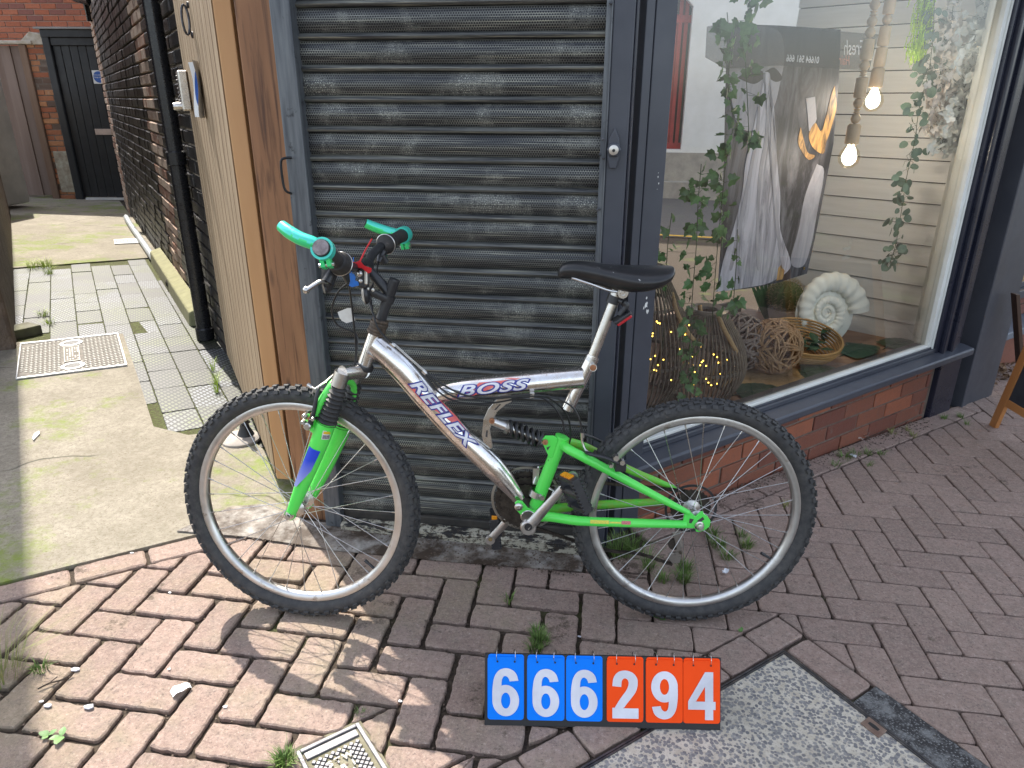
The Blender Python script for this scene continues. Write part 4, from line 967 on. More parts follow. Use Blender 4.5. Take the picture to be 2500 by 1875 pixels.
m = MB(); pts = [F(*p, .03) for p in ((824, 762), (848, 752), (860, 752), (867, 783), (846, 789), (834, 783), (829, 776))]; m.prism(pts, fN * .0008); part(m, "paper_tag", simple("paper_tag", (.66, .64, .58), (.56, .53, .47), 40, .85, bump=.1), smooth=False)
# cables
CB = simple("cable_black", (.015, .015, .016), None, 30, .4, bump=0)
def cable(pts, r=.0024, name="cable", mat=None): m = MB(); m.tube(spline(pts, 8), r, 8); return part(m, name, mat or CB)
cable([F(850, 690, .12), F(826, 712, .10), F(812, 745, .08), F(812, 772, .06), F(826, 795, .04), F(862, 812, .03), F(872, 830, .03), F(868, 890, .03)])
cable([F(853, 700, .10), F(858, 740, .06), F(864, 790, .04), F(869, 850, .03), F(866, 893, .028)])
cable([F(905, 700, -.02), F(902, 735, .0), F(912, 770, .03), F(922, 800, .032), F(942, 825, .034), F(957, 838, .035)])
cable([F(924, 640, -.12), F(915, 680, -.06), F(905, 715, -.01), F(909, 760, .022)])
def stopc(x, y, w=.032): 
    m = MB(); q = B(x, y, w); ax = (B(1040, 915, w) - B(957, 842, w)).normalized(); m.tube([q - ax * .007, q + ax * .007], .0055, 12); part(m, "cable_stop", CHR)
for x, y, w in ((958, 841, .026), (1037, 909, .026)): stopc(x, y, w)
for k in range(2): cable([B(960 + 2 * k, 840 - 2 * k, .028), B(1000 + 2 * k, 876 - 2 * k, .029), B(1037 + 2 * k, 908 - 2 * k, .028)], .0011, "inner_cable", SPK)
cable([B(1040, 913, .03), B(1085, 955, .036), B(1130, 975, .034), B(1200, 974, .033), B(1298, 966, .034), B(1350, 970, .034), B(1395, 992, .03), B(1415, 1025, .03), B(1422, 1060, .03)])
cable([B(1044, 909, .03), B(1080, 938, .038), B(1140, 966, .036), B(1220, 970, .034), B(1298, 963, .034), B(1345, 975, .02), B(1382, 1010, .0), B(1393, 1050, -.01), B(1390, 1082, -.01), B(1370, 1126, .0)])
cable([B(1038, 916, .03), B(1070, 956, .038), B(1120, 982, .034), B(1200, 984, .03), B(1298, 968, .034), B(1340, 982, .03), B(1370, 1020, .02), B(1380, 1060, .02)])
m = MB(); q = B(1299, 964, .03); m.box(q, bD * .006, bU * .008, bN * .006); part(m, "cable_guide", CHR, smooth=False, bevel=.002)
# decals
OUTL = simple("decal_navy", (.03, .035, .26), None, 40, .35, bump=0); DWH = simple("decal_white", (.74, .73, .76), None, 40, .35, bump=0); DRD = simple("decal_red", (.75, .16, .12), (.62, .10, .10), 60, .4, bump=0)
def decal(word, c0_, c1_, r, width, h, parent, flip=1, x0=0.0, ysh=0.0):
    wr = wrap(c0_, c1_, r, (CAM - c0_).normalized(), None)
    e1 = (c1_ - c0_).normalized(); e3 = ((CAM - c0_) - e1 * (CAM - c0_).dot(e1)).normalized(); e2 = e3.cross(e1)
    cu = bpy.data.curves.new("t", 'FONT'); cu.body = word; cu.size = 1; cu.offset = .03; cu.shear = .35; cu.resolution_u = 4; cu.space_character = 1.08
    to = bpy.data.objects.new("t", cu); scene.collection.objects.link(to); bpy.context.view_layer.update(); W_, H__ = to.dimensions.x, .73; bpy.data.objects.remove(to)
    fx = width / W_; fy = h / H__
    for off, mat, lift, nm in ((.085, OUTL, .0010, "lettering_outline"), (.022, DWH, .0016, "lettering")):
        cu = bpy.data.curves.new("t", 'FONT'); cu.body = word; cu.size = 1; cu.offset = off; cu.shear = .35; cu.resolution_u = 4; cu.space_character = 1.08
        to = bpy.data.objects.new("t", cu); scene.collection.objects.link(to); me = bpy.data.meshes.new_from_object(to.evaluated_get(bpy.context.evaluated_depsgraph_get())); bpy.data.objects.remove(to)
        bm = bmesh.new(); bm.from_mesh(me)
        for v_ in bm.verts: v_.co.x = v_.co.x * fx + x0; v_.co.y = (v_.co.y - .365) * fy + ysh; v_.co.z = 0
        slice2(bm, .0035, .05); o = parent_loc(parent)
        for v_ in bm.verts: v_.co = wr(v_.co.x, v_.co.y, lift) - o
        bm.to_mesh(me); bm.free(); me.materials.clear(); me.materials.append(mat); me.name = nm
        ob = bpy.data.objects.new(nm, me); scene.collection.objects.link(ob); ob.parent = parent
    pl_ = [(-.008 + x0, -h * .62), (width * .2 + x0, -h * .1), (width * .35 + x0, h * .72), (width * .62 + x0, h * .85), (width * .9 + x0, h * .55), (width * .5 + x0, -h * .1), (width * .2 + x0, -h * .75)]
    sticker(pl_, wr, DRD, "red_flash", parent, .0035, .0005)
decal("BOSS", B(1118, 953), B(1296, 934), .0300, (B(1296, 934) - B(1118, 953)).length * .97, .026, t_, ysh=-.002)
decal("REFLEX", B(1004, 926), B(1160, 1098), .0325, (B(1160, 1098) - B(1004, 926)).length * .93, .028, d_, ysh=.002)
# ---- saddle
m = MB(); sd = []
secs = [(1362, 668, .006, .007, 0), (1367, 660, .018, .020, 0), (1390, 654, .024, .024, 0), (1430, 657, .031, .029, -.001), (1480, 662, .046, .036, -.002), (1530, 667, .066, .044, -.003), (1580, 667, .075, .040, -.002), (1615, 664, .070, .031, 0), (1636, 660, .052, .021, 0), (1645, 657, .022, .010, 0)]
rings = []
for px_, py_, hw, hh, dz in secs:
    c_ = B(px_, py_); ring = []
    for k in range(24):
        a = 2 * pi * k / 24; x = sin(a) * hw; z = cos(a)
        z = z * hh * (.75 if z > 0 else 1.0); dip = -.25 * hh * (1 - (abs(x) / max(hw, 1e-6)) ** 2) * (1 if z > 0 else 0) * (1 if hw > .04 else 0)
        ring.append(c_ + bN * x + bU * (z + dip - (x / .074) ** 2 * .012 + dz))
    rings.append(ring)
vs = [p for r in rings for p in r]; fs = []
for i in range(len(rings) - 1):
    for k in range(24): fs.append((i * 24 + k, i * 24 + (k + 1) % 24, (i + 1) * 24 + (k + 1) % 24, (i + 1) * 24 + k))
fs += [tuple(range(24)), tuple(range((len(rings) - 1) * 24, len(rings) * 24))]
m.add(vs, fs)
n = N("saddle_vinyl"); c = n.mix(n.ramp(n.noise(25, 5, .6), [(.4, 0), (.7, 1)]), (.013, .013, .014), (.022, .021, .021)); c = n.mix(n.ramp(n.noise(150, 3, .5), [(.715, 0), (.735, 1)]), c, (.35, .34, .33))
n.base(c).rough(.34).bump(n.noise(500, 3, .5), .15, .0005); so1 = part(m, "saddle", n.mat, smooth=80)
ss = so1.modifiers.new("s", 'SUBSURF'); ss.levels = 1; ss.render_levels = 2
m = MB()
for s_ in (-1, 1): m.tube(spline([B(1395, 676) + bN * .012 * s_, B(1440, 690) + bN * .02 * s_, B(1500, 708) + bN * .022 * s_, B(1570, 700) + bN * .022 * s_, B(1622, 676) + bN * .024 * s_], 5), .0035, 8)
part(m, "saddle_rail", CHR)
m = MB(); m.lathe(B(1521, 716, .03), bN, [(.0001, 0), (.013, 0), (.0145, .004), (.0145, .052), (.013, .056), (.0001, .056)], 20); m.lathe(B(1521, 716, .0335), bN, [(.006, 0), (.006, .004)], 12); m.tube([B(1502, 722), B(1507, 708)], .015, 18); part(m, "seat_clamp_head", CHR)
m = MB(); q = B(1497, 731); ax_ = (B(1506, 716) - B(1440, 887)).normalized(); m.lathe(q, ax_, [(.0138, -.010), (.0162, -.010), (.0162, .010), (.0138, .010)], 20, closed=True); m.tube([q - bN * .006 + bD * .012, B(1521, 738, .015)], .007, 10); m.tube(spline([B(1521, 738, .012), B(1528, 748, .012), B(1512, 770, .012)], 4), .006, 10, sx=1.4); part(m, "reflector_bracket", BLKP)
m = MB(); ra = (B(1532, 782) - B(1522, 768)).normalized(); rc_ = B(1518, 773, .01); t1 = (B(1537, 757, .01) - B(1499, 783, .01)).normalized(); m.box(rc_, t1 * .024, ra * .0045, bN * .022); r1 = part(m, "rear_reflector", BLKP, smooth=False, bevel=.003)
m = MB(); m.box(rc_ + ra * .007, t1 * .021, ra * .005, bN * .019); m.build("red_lens", REDR, r1, bevel=.003)
# ---- shock and its slotted bracket
def plate(pts, w, th, name, mat, bev=.0015, holes=(), parent=None):
    m = MB(); m.prism([B(x, y, w) for x, y in pts], bN * th); o = part(m, name, mat, smooth=False, bevel=bev, parent=parent)
    for hpts in holes:
        mm = MB(); mm.prism([B(x, y, w + .0006) for x, y in hpts], bN * .001); mm.build("slot", simple("slot_dark", (.05, .045, .045), None, 5, .7, bump=0), o)
    return o
plate([(1248, 971), (1249, 982), (1235, 988), (1216, 1004), (1204, 1024), (1196, 1050), (1200, 1070), (1203, 1092), (1198, 1097), (1180, 1080), (1176, 1062), (1180, 1025), (1192, 998), (1214, 973)], .012, .006, "shock_bracket", CHR, holes=[[(1219, 987), (1224, 986), (1211, 1001), (1206, 1001)], [(1187, 1052), (1191, 1050), (1190, 1068), (1185, 1066)]])
plate([(1248, 971), (1249, 982), (1235, 988), (1216, 1004), (1204, 1024), (1196, 1050), (1200, 1070), (1203, 1092), (1198, 1097), (1180, 1080), (1176, 1062), (1180, 1025), (1192, 998), (1214, 973)], -.008, .006, "shock_bracket", CHR)
sk0, sk1 = B(1201, 1027), B(1331, 1079); sax = (sk1 - sk0).normalized(); SL = (sk1 - sk0).length
m = MB(); m.tube([sk0, sk0 + sax * SL * .45], .0125, 20); m.tube([sk0 + sax * SL * .3, sk1], .0085, 18); m.lathe(sk0 + sax * SL * .29, sax, [(.01, -.006)] + [((.0195 if k % 2 else .0178), -.005 + k * .0012) for k in range(9)] + [(.01, .007)], 24); shk = part(m, "shock_body", CHR)
m = MB(); K = 96; T = 5.2; cl = [sk0 + sax * (SL * (.34 + .53 * i / K)) + (bU * cos(2 * pi * T * i / K) + sax.cross(bU).normalized() * sin(2 * pi * T * i / K)) * .0195 for i in range(K + 1)]; m.tube(cl, .0046, 10); m.build("coil_spring", simple("spring_black", (.018, .018, .019), None, 30, .35, bump=.2), shk, smooth=True)
m = MB(); m.lathe(sk0 + sax * SL * .885, sax, [(.009, -.003), (.021, -.003), (.022, 0), (.021, .004), (.009, .004)], 24); m.build("spring_seat", BLKP, shk, smooth=True)
m = MB()
for q in (B(1201, 1027, .0135),): m.lathe(q, -bN, [(.0075, -.001), (.0075, .004), (.0035, .0045), (.003, .002), (.0001, .002)], 12)
m.lathe(B(1331, 1079, .019), -bN, [(.0075, -.001), (.0075, .004), (.0035, .0045), (.003, .002), (.0001, .002)], 12); part(m, "shock_bolt", RUST)
# ---- green rear triangle
sw = thing("swingarm", None, None, B(1300, 1240) - parent_loc(bike)); sw.parent = bike; del_props(sw)
m = MB(); m.tube([B(1371, 1070), B(1305, 1240)], .0175, 24); m.lathe(B(1371, 1070), (B(1371, 1070) - B(1300, 1244)).normalized(), [(.0175, 0), (.019, .001), (.019, .006), (.0001, .008)], 24); m.build("upright_tube", GREEN, sw, smooth=True)
for w in (.017, -.013): plate([(1331, 1064), (1352, 1064), (1362, 1072), (1349, 1118), (1341, 1118), (1326, 1086), (1323, 1076)], w, .004, "shock_lug", GREEN, parent=sw, holes=[[(1344, 1089), (1337, 1100), (1334, 1093)]] if w > 0 else ())
m = MB(); m.tube(spline([B(1376, 1088, .012), B(1392, 1099, .032), B(1440, 1124, .048), B(1470, 1140, .052), B(1540, 1178, .058), B(1630, 1226, .064), B(1682, 1252, .066)], 6), lerpr([.0125, .0125, .0125, .012, .011, .0095, .007], 6), 18, sx=1.0); m.build("seat_stay", GREEN, sw, smooth=True)
m = MB(); m.tube(spline([B(1376, 1080, -.012), B(1400, 1082, -.035), B(1440, 1097, -.048), B(1530, 1144, -.058), B(1600, 1173, -.062), B(1650, 1193, -.064)], 6), lerpr([.0125, .0125, .012, .011, .0095, .006], 6), 18); m.build("seat_stay", GREENF, sw, smooth=True)
m = MB(); m.tube(spline([B(1318, 1262, .026), B(1345, 1262, .042), B(1400, 1270, .050), B(1440, 1273, .054), B(1560, 1277, .060), B(1675, 1280, .066)], 6), lerpr([.0125, .013, .013, .0125, .012, .0105], 6), 18); cs1 = m.build("chain_stay", GREEN, sw, smooth=True)
m = MB(); m.tube(spline([B(1320, 1250, -.02), B(1362, 1241, -.048), B(1449, 1233, -.052), B(1608, 1226, -.062), B(1640, 1226, -.064)], 6), lerpr([.0125, .013, .0125, .011, .009], 6), 18); m.build("chain_stay", GREENF, sw, smooth=True)
wd = .068
plate([(1672, 1249), (1688, 1252), (1698, 1262), (1710, 1250), (1716, 1249), (1719, 1256), (1727, 1260), (1735, 1272), (1733, 1285), (1722, 1294), (1708, 1299), (1700, 1299), (1697, 1290), (1672, 1290), (1668, 1272)], wd, .005, "dropout", GREEN, parent=sw, holes=[[(1684, 1266), (1694, 1268), (1688, 1278), (1682, 1277)], [(1702, 1272), (1716, 1262), (1720, 1268), (1708, 1276)]])
m = MB(); m.lathe(B(1707, 1283, .069), -bN, [(.0001, 0), (.0125, 0), (.0125, .003), (.0095, .004), (.0095, .012), (.0055, .013), (.0055, .019), (.0001, .0195)], 18); part(m, "axle_nut", CHR)
# lower pivot and bottom bracket
for w in (.034, -.028): plate([(1257, 1228), (1264, 1222), (1276, 1224), (1288, 1240), (1310, 1250), (1306, 1266), (1280, 1262), (1270, 1256), (1258, 1243)], w, .005, "pivot_lug", GREEN, parent=sw)
m = MB(); m.lathe(B(1266, 1237, .036), -bN, [(.011, -.002), (.011, .003), (.007, .006), (.004, .006), (.003, .003), (.0001, .003)], 18); part(m, "pivot_bolt", CHR)
m = MB(); bb0 = B(1289, 1262, .036); m.lathe(bb0, bN, [(.0001, 0), (.017, 0), (.0205, .004), (.0205, .07), (.0001, .07)], 24); part(m, "bottom_bracket", CHR)
# label on the chain stay
wr3 = wrap(B(1440, 1273, .054), B(1560, 1277, .060), .0122, (CAM - bb0).normalized(), None)
sticker([(.0, -.005), (.0, .004), (.05, .004), (.05, -.005)], wr3, simple("sticker_yellow2", (.75, .66, .05), (.5, .5, .1), 300, .5, bump=0), "stay_sticker", cs1, .003, .0006)
sticker([(.082, -.005), (.082, .004), (.106, .004), (.106, -.005)], wr3, simple("sticker_pink", (.65, .2, .2), (.4, .1, .1), 400, .5, bump=0), "stay_sticker", cs1, .003, .0006)
sticker([(.052, -.003), (.052, .001), (.080, .001), (.080, -.003)], wr3, simple("sticker_yellow2", (.75, .66, .05)), "stay_sticker", cs1, .003, .0006)
# cranks, rings, pedals
def crank(p0, p1, w0, w1, name):
    a, b = B(*p0, w0), B(*p1, w1); m = MB(); ax = (b - a).normalized(); m.tube([a, a + ax * .02, (a + b) / 2, b], [.0195, .015, .0115, .011], 18, up=tuple(bN), sx=.55)
    m.lathe(a - bN * .009, bN, [(.0001, 0), (.018, 0), (.021, .004), (.021, .016), (.0001, .018)], 24); m.lathe(b - bN * .007, bN, [(.0001, 0), (.013, 0), (.014, .003), (.014, .012), (.0001, .013)], 20)
    return part(m, name, metalmat("crank_alloy", (.62, .60, .58), .38, ((.42, .40, .38), 20, .6)))
k1 = crank((1290, 1287), (1398, 1165), .085, .105, "crank_arm")
m = MB(); m.lathe(B(1290, 1287, .0945), -bN, [(.0001, .001), (.0105, .001), (.0105, 0)], 20); m.build("dust_cap", BLKP, k1)
k2 = crank((1278, 1228), (1197, 1317), -.060, -.075, "crank_arm")
m = MB(); m.lathe(B(1197, 1317, -.066), -bN, [(.0001, .001), (.006, .001), (.006, 0)], 16); m.build("pedal_eye", simple("brass_eye", (.35, .25, .12), None, 30, .5, .6), k2)
def pedal(c_, e1, e2, name):
    m = MB(); e3 = e1.cross(e2).normalized()
    for s_ in (-1, 1): m.box(c_ + e2 * .034 * s_, e1 * .048, e2 * .0055, e3 * .011); m.box(c_ + e1 * .043 * s_, e1 * .0055, e2 * .034, e3 * .011)
    m.tube([c_ - e2 * .036, c_ + e2 * .036], .013, 14)
    for i in range(-4, 5):
        for s_ in (-1, 1):
            for t_ in (-1, 1): m.box(c_ + e1 * (.0105 * i) + e2 * .035 * s_ + e3 * .0115 * t_, e1 * .003, e2 * .006, e3 * .003)
    p_ = part(m, name, BLKP, smooth=False, bevel=.0015)
    return p_, e3
pe1 = (B(1420, 1245, .13) - B(1384, 1160, .13)).normalized(); pc1 = B(1402, 1203, .150)
n2 = (-bN * .80 + bD * .45).normalized(); n2 = (n2 - pe1 * n2.dot(pe1)).normalized()
pd, e3_ = pedal(pc1, pe1, n2, "pedal")
m = MB(); m.box(pc1 - pe1 * .0495, pe1 * .003, n2 * .022, e3_ * .008); m.build("amber_reflector", ORG, pd, bevel=.001)
pd2, e3b = pedal(B(1210, 1290, -.115), (B(1218, 1330, -.1) - B(1212, 1270, -.1)).normalized(), bN.copy(), "pedal")
m = MB(); m.box(B(1207, 1272, -.082), bD * .008, bU * .016, bN * .003); m.build("amber_reflector", ORG, pd2, bevel=.001)
def sprocket(c_, r, th, teeth, name, mat, inner=.5):
    m = MB(); pts = []
    for i in range(teeth):
        for q, rr in ((.0, .955), (.25, 1.0), (.5, 1.0), (.75, .955)): a = 2 * pi * (i + q) / teeth; pts.append((cos(a) * r * rr, sin(a) * r * rr))
    k = len(pts); ri = r * inner
    o1 = [c_ + bD * x + bU * y - bN * th / 2 for x, y in pts]; o2 = [p + bN * th for p in o1]
    i1 = [c_ + bD * cos(2 * pi * i / k) * ri + bU * sin(2 * pi * i / k) * ri - bN * th / 2 for i in range(k)]; i2 = [p + bN * th for p in i1]
    m.add(o1 + o2 + i1 + i2, [(i, (i + 1) % k, k + (i + 1) % k, k + i) for i in range(k)] + [(i, 2 * k + i, 2 * k + (i + 1) % k, (i + 1) % k) for i in range(k)] + [(k + i, k + (i + 1) % k, 3 * k + (i + 1) % k, 3 * k + i) for i in range(k)] + [(2 * k + i, 3 * k + i, 3 * k + (i + 1) % k, 2 * k + (i + 1) % k) for i in range(k)])
    return part(m, name, mat, smooth=False)
cc_ = B(1284, 1222, -.047)
sprocket(cc_ + bN * .006, .088, .003, 44, "chainring", CHAIN, .55); sprocket(cc_ - bN * .002, .073, .003, 36, "chainring", CHAIN, .5); sprocket(cc_ - bN * .010, .055, .003, 28, "chainring", CHAIN, .3)
m = MB(); m.lathe(cc_ + bN * .012, bN, [(.090, 0), (.097, 0), (.097, .002), (.090, .002)], 60, closed=True)
m.lathe(cc_ + bN * .012, bN, [(.0001, 0), (.05, 0), (.05, .002), (.0001, .002)], 30); part(m, "chain_guard", metalmat("tarnished_ring", (.42, .40, .36), .4, ((.10, .08, .06), 20, .55)))
# cassette and spoke guard
for i in range(7): sprocket(R_ + bN * (.034 + .0042 * i), .057 - .0048 * i, .0022, 28 - 2 * i, "cassette_sprocket", CHAIN, .35)
m = MB(); m.lathe(R_ + bN * .030, bN, [(.066, 0), (.0725, .0), (.0725, .003), (.066, .003)], 60, closed=True); part(m, "spoke_guard", BLKP)
# derailleurs
m = MB(); q = B(1310, 1204); m.lathe(q, (B(1371, 1070) - B(1305, 1240)).normalized(), [(.0178, -.009), (.0205, -.009), (.0205, .009), (.0178, .009)], 24, closed=True); m.lathe(B(1323, 1212, .012), -bN, [(.0001, .012), (.007, .012), (.007, -.01)], 12)
m.box(B(1308, 1160, -.02), bD * .008, bU * .024, bN * .01); m.tube([B(1304, 1180, -.01), B(1316, 1140, -.02), B(1330, 1135, -.03)], .005, 8); m.tube([B(1335, 1190, -.01), B(1352, 1198, -.01), B(1345, 1215, .0)], .0045, 8); part(m, "front_derailleur", CHR)
m = MB(); m.tube(spline([B(1660, 1260, -.07), B(1655, 1300, -.07), B(1664, 1335, -.066)], 5), lerpr([.008, .013, .010], 5), 12, sx=.6)
m.prism([B(x, y, -.055) for x, y in ((1640, 1300), (1662, 1296), (1660, 1312), (1666, 1350), (1660, 1375), (1642, 1376), (1630, 1364), (1634, 1350), (1648, 1350), (1652, 1340), (1646, 1316))], bN * .004)
rd = part(m, "rear_derailleur", metalmat("derailleur_alloy", (.36, .33, .30), .45, ((.10, .08, .06), 30, .55)), smooth=False, bevel=.0015)
for p in ((1646, 1328), (1646, 1361)):
    m = MB(); q = B(*p, -.062); m.lathe(q, bN, [(.0001, -.003), (.018, -.003)] + [(.018, .003), (.0001, .003)], 11); m.build("jockey_wheel", CHAIN, rd)
# chain
m = MB(); ch = [B(1284, 1148, -.045), B(1400, 1183, -.046), B(1520, 1187, -.046), B(1640, 1190, -.046)]
ch_top = [cc_ + bU * .075 + bD * .02, R_ + bN * .046 + bU * .045 - bD * .01]
low = [cc_ - bU * .074 + bD * .0, B(1470, 1340, -.05), B(1560, 1352, -.052), B(1640, 1378, -.058)]
def chainrun(pts):
    P_ = spline(pts, 12) if len(pts) > 2 else [pts[0] + (pts[1] - pts[0]) * i / 30 for i in range(31)]
    tot = sum((P_[i + 1] - P_[i]).length for i in range(len(P_) - 1)); N_ = int(tot / .0127); acc = 0; k = 0
    for i in range(N_):
        t = (i + .5) * tot / N_; s = 0
        for j in range(len(P_) - 1):
            l = (P_[j + 1] - P_[j]).length
            if s + l >= t: p = P_[j] + (P_[j + 1] - P_[j]) * ((t - s) / l); d_2 = (P_[j + 1] - P_[j]).normalized(); break
            s += l
        u_ = bN.cross(d_2).normalized(); w_ = .0035 if i % 2 else .0022
        for s_ in (-1, 1): m.box(p + bN * w_ * s_, d_2 * .0075, u_ * .0038, bN * .0007)
        m.tube([p - bN * .003, p + bN * .003], .0032, 6)
chainrun(ch_top); part(m, "chain", CHAIN, smooth=False); m = MB(); chainrun(low); part(m, "chain", CHAIN, smooth=False)
# rear cantilever brake
m = MB(); m.tube(spline([B(1427, 1102, .03), B(1440, 1108, .06), B(1480, 1118, .07), B(1512, 1130, .075)], 5), lerpr([.004, .007, .007, .010], 5), 12, sx=.7); m.box(B(1514, 1138, .07), bD * .014, bU * .011, bN * .012); part(m, "brake_arm", BLKP, smooth=False, bevel=.002)
m = MB(); m.tube(spline([B(1420, 1058, .03), B(1422, 1080, .03), B(1430, 1100, .034), B(1445, 1108, .04)], 5), .0036, 8); m.tube([B(1421, 1056, .03), B(1422, 1068, .03)], .0055, 10); part(m, "brake_noodle", CHR)
m = MB()
for p, r in (((1504, 1118), .008), ((1519, 1129), .007), ((1491, 1137), .005)): m.lathe(B(*p, .088), -bN, [(.0001, .005), (r, .005), (r, -.012)], 6)
part(m, "brake_bolt", CHR)
m = MB(); m.tube(spline([B(1425, 1060, .0), B(1450, 1070, -.01), B(1490, 1092, -.04), B(1520, 1125, -.06)], 5), .004, 8); part(m, "brake_arm", BLKP)
# ================================================================ SCORE BOARD
bL = G(1185, 1771); bR = G(1759, 1782); bx = (bR - bL).normalized(); BW = (bR - bL).length
ph = radians(68); by0 = V((-bx.y, bx.x, 0)).normalized(); bu = (by0 * cos(ph) + UP * sin(ph)).normalized(); bz = bx.cross(bu).normalized()   # out of the face
BH = .168; bc_ = bL + bx * BW / 2
BDK = simple("black_card_cover", (.013, .013, .015), None, 10, .45, bump=.1, bsc=120)
sbd = thing("flip_scoreboard", "black standing flip number board showing six cards in blue and orange", "number board", bc_)
def S(x, y, o=0.0): return bL + bx * (x * BW) + bu * (y * BH) + bz * o
m = MB(); m.prism([S(-.004, 0), S(1.0, -.004), S(1.003, 1), S(-.002, 1.0)], bz * -.003); m.build("front_panel", BDK, sbd, bevel=.0008)
bk = (by0 * .19 * 1 + UP * 0)
m = MB(); tl, tr_ = S(0, 1, -.003), S(1, 1, -.003); m.prism([tl, tr_, bR + by0 * .15 + UP * (gz(*xy(bR + by0 * .15)) - bR.z), bL + by0 * .15 + UP * (gz(*xy(bL + by0 * .15)) - bL.z)], bz * -.002); m.build("rear_panel", BDK, sbd)
CBL = simple("card_blue", (.0, .20, .86), (.0, .19, .82), 8, .5, bump=.02, spec=.15); COR = simple("card_orange", (.92, .075, .006), (.88, .07, .006), 8, .5, bump=.02, spec=.15); CWH = simple("card_white", (.70, .70, .76), None, 8, .35, bump=0); RING = simple("ring_steel", (.75, .74, .72), None, 20, .2, 1.0, 0)
def ellipse(cx, cy, rx, ry, n=36, a0=0, a1=360): return [(cx + rx * cos(radians(a0 + (a1 - a0) * i / n)), cy + ry * sin(radians(a0 + (a1 - a0) * i / n))) for i in range(n + 1)]
def cr2(pts, n=8):
    return [(p.x, p.y) for p in spline([(x, y, 0) for x, y in pts], n)]
def ribbon(pts, w, closed=False):
    """flat stroke of half-width w (number or list) -> quads"""
    L, R = [], []; k = len(pts)
    for i in range(k):
        a = pts[i - 1] if (i or closed) else pts[i]; b = pts[(i + 1) % k] if (i < k - 1 or closed) else pts[i]
        if closed and i == 0: a = pts[-2] if pts[0] == pts[-1] else pts[-1]
        t = V((b[0] - a[0], b[1] - a[1])); t = t.normalized() if t.length else V((1, 0)); ww = w[i] if isinstance(w, list) else w
        L.append((pts[i][0] - t.y * ww, pts[i][1] + t.x * ww)); R.append((pts[i][0] + t.y * ww, pts[i][1] - t.x * ww))
    return L, R
def glyph(ch):
    """unit box .60 wide, 1 high: list of (left edge, right edge) strips or polygons"""
    if ch == '6':
        out = ellipse(.30, .325, .29, .325, 44); inn = ellipse(.30, .325, .100, .165, 44)
        stem_o = cr2([(.01, .36), (.012, .56), (.05, .80), (.15, .95), (.30, 1.0), (.44, .965), (.53, .88), (.575, .745)], 7)
        stem_i = cr2([(.205, .36), (.205, .58), (.215, .74), (.25, .82), (.30, .835), (.345, .81), (.372, .77), (.385, .725)], 7)
        return [(out, inn, 0), (stem_o, stem_i, .0004)]
    if ch == '9': return [([(.60 - x, 1 - y) for x, y in a], [(.60 - x, 1 - y) for x, y in b], z) for a, b, z in glyph('6')]
    if ch == '2':
        o = cr2([(.02, .67), (.045, .84), (.14, .96), (.30, 1.0), (.46, .955), (.56, .84), (.57, .70), (.53, .56), (.43, .42), (.33, .30), (.285, .235)], 7)
        i = cr2([(.215, .655), (.225, .77), (.255, .82), (.30, .835), (.345, .815), (.372, .76), (.365, .68), (.32, .58), (.20, .42), (.09, .25), (.02, .10)], 7)
        return [(o, i, 0), ([(.02, .0), (.59, .0)], [(.02, .215), (.59, .215)], .0004), ([(.02, .10), (.02, .10)], [(.285, .235), (.02, .22)], .0002)]
    if ch == '4':
        return [([(.37, 1.0), (.55, 1.0)], [(.37, .0), (.55, .0)], 0), ([(.0, .215), (.60, .215)], [(.0, .385), (.60, .385)], .0004), ([(.37, 1.0), (.0, .385)], [(.372, .70), (.17, .385)], .0002)]
cards = [('6', 10, 162, 9, 542, 0), ('6', 177, 334, 9, 535, .6), ('6', 342, 495, 6, 535, .2), ('2', 515, 669, 12, 525, .4), ('9', 681, 837, 12, 524, .3), ('4', 840, 996, 12, 521, .5)]
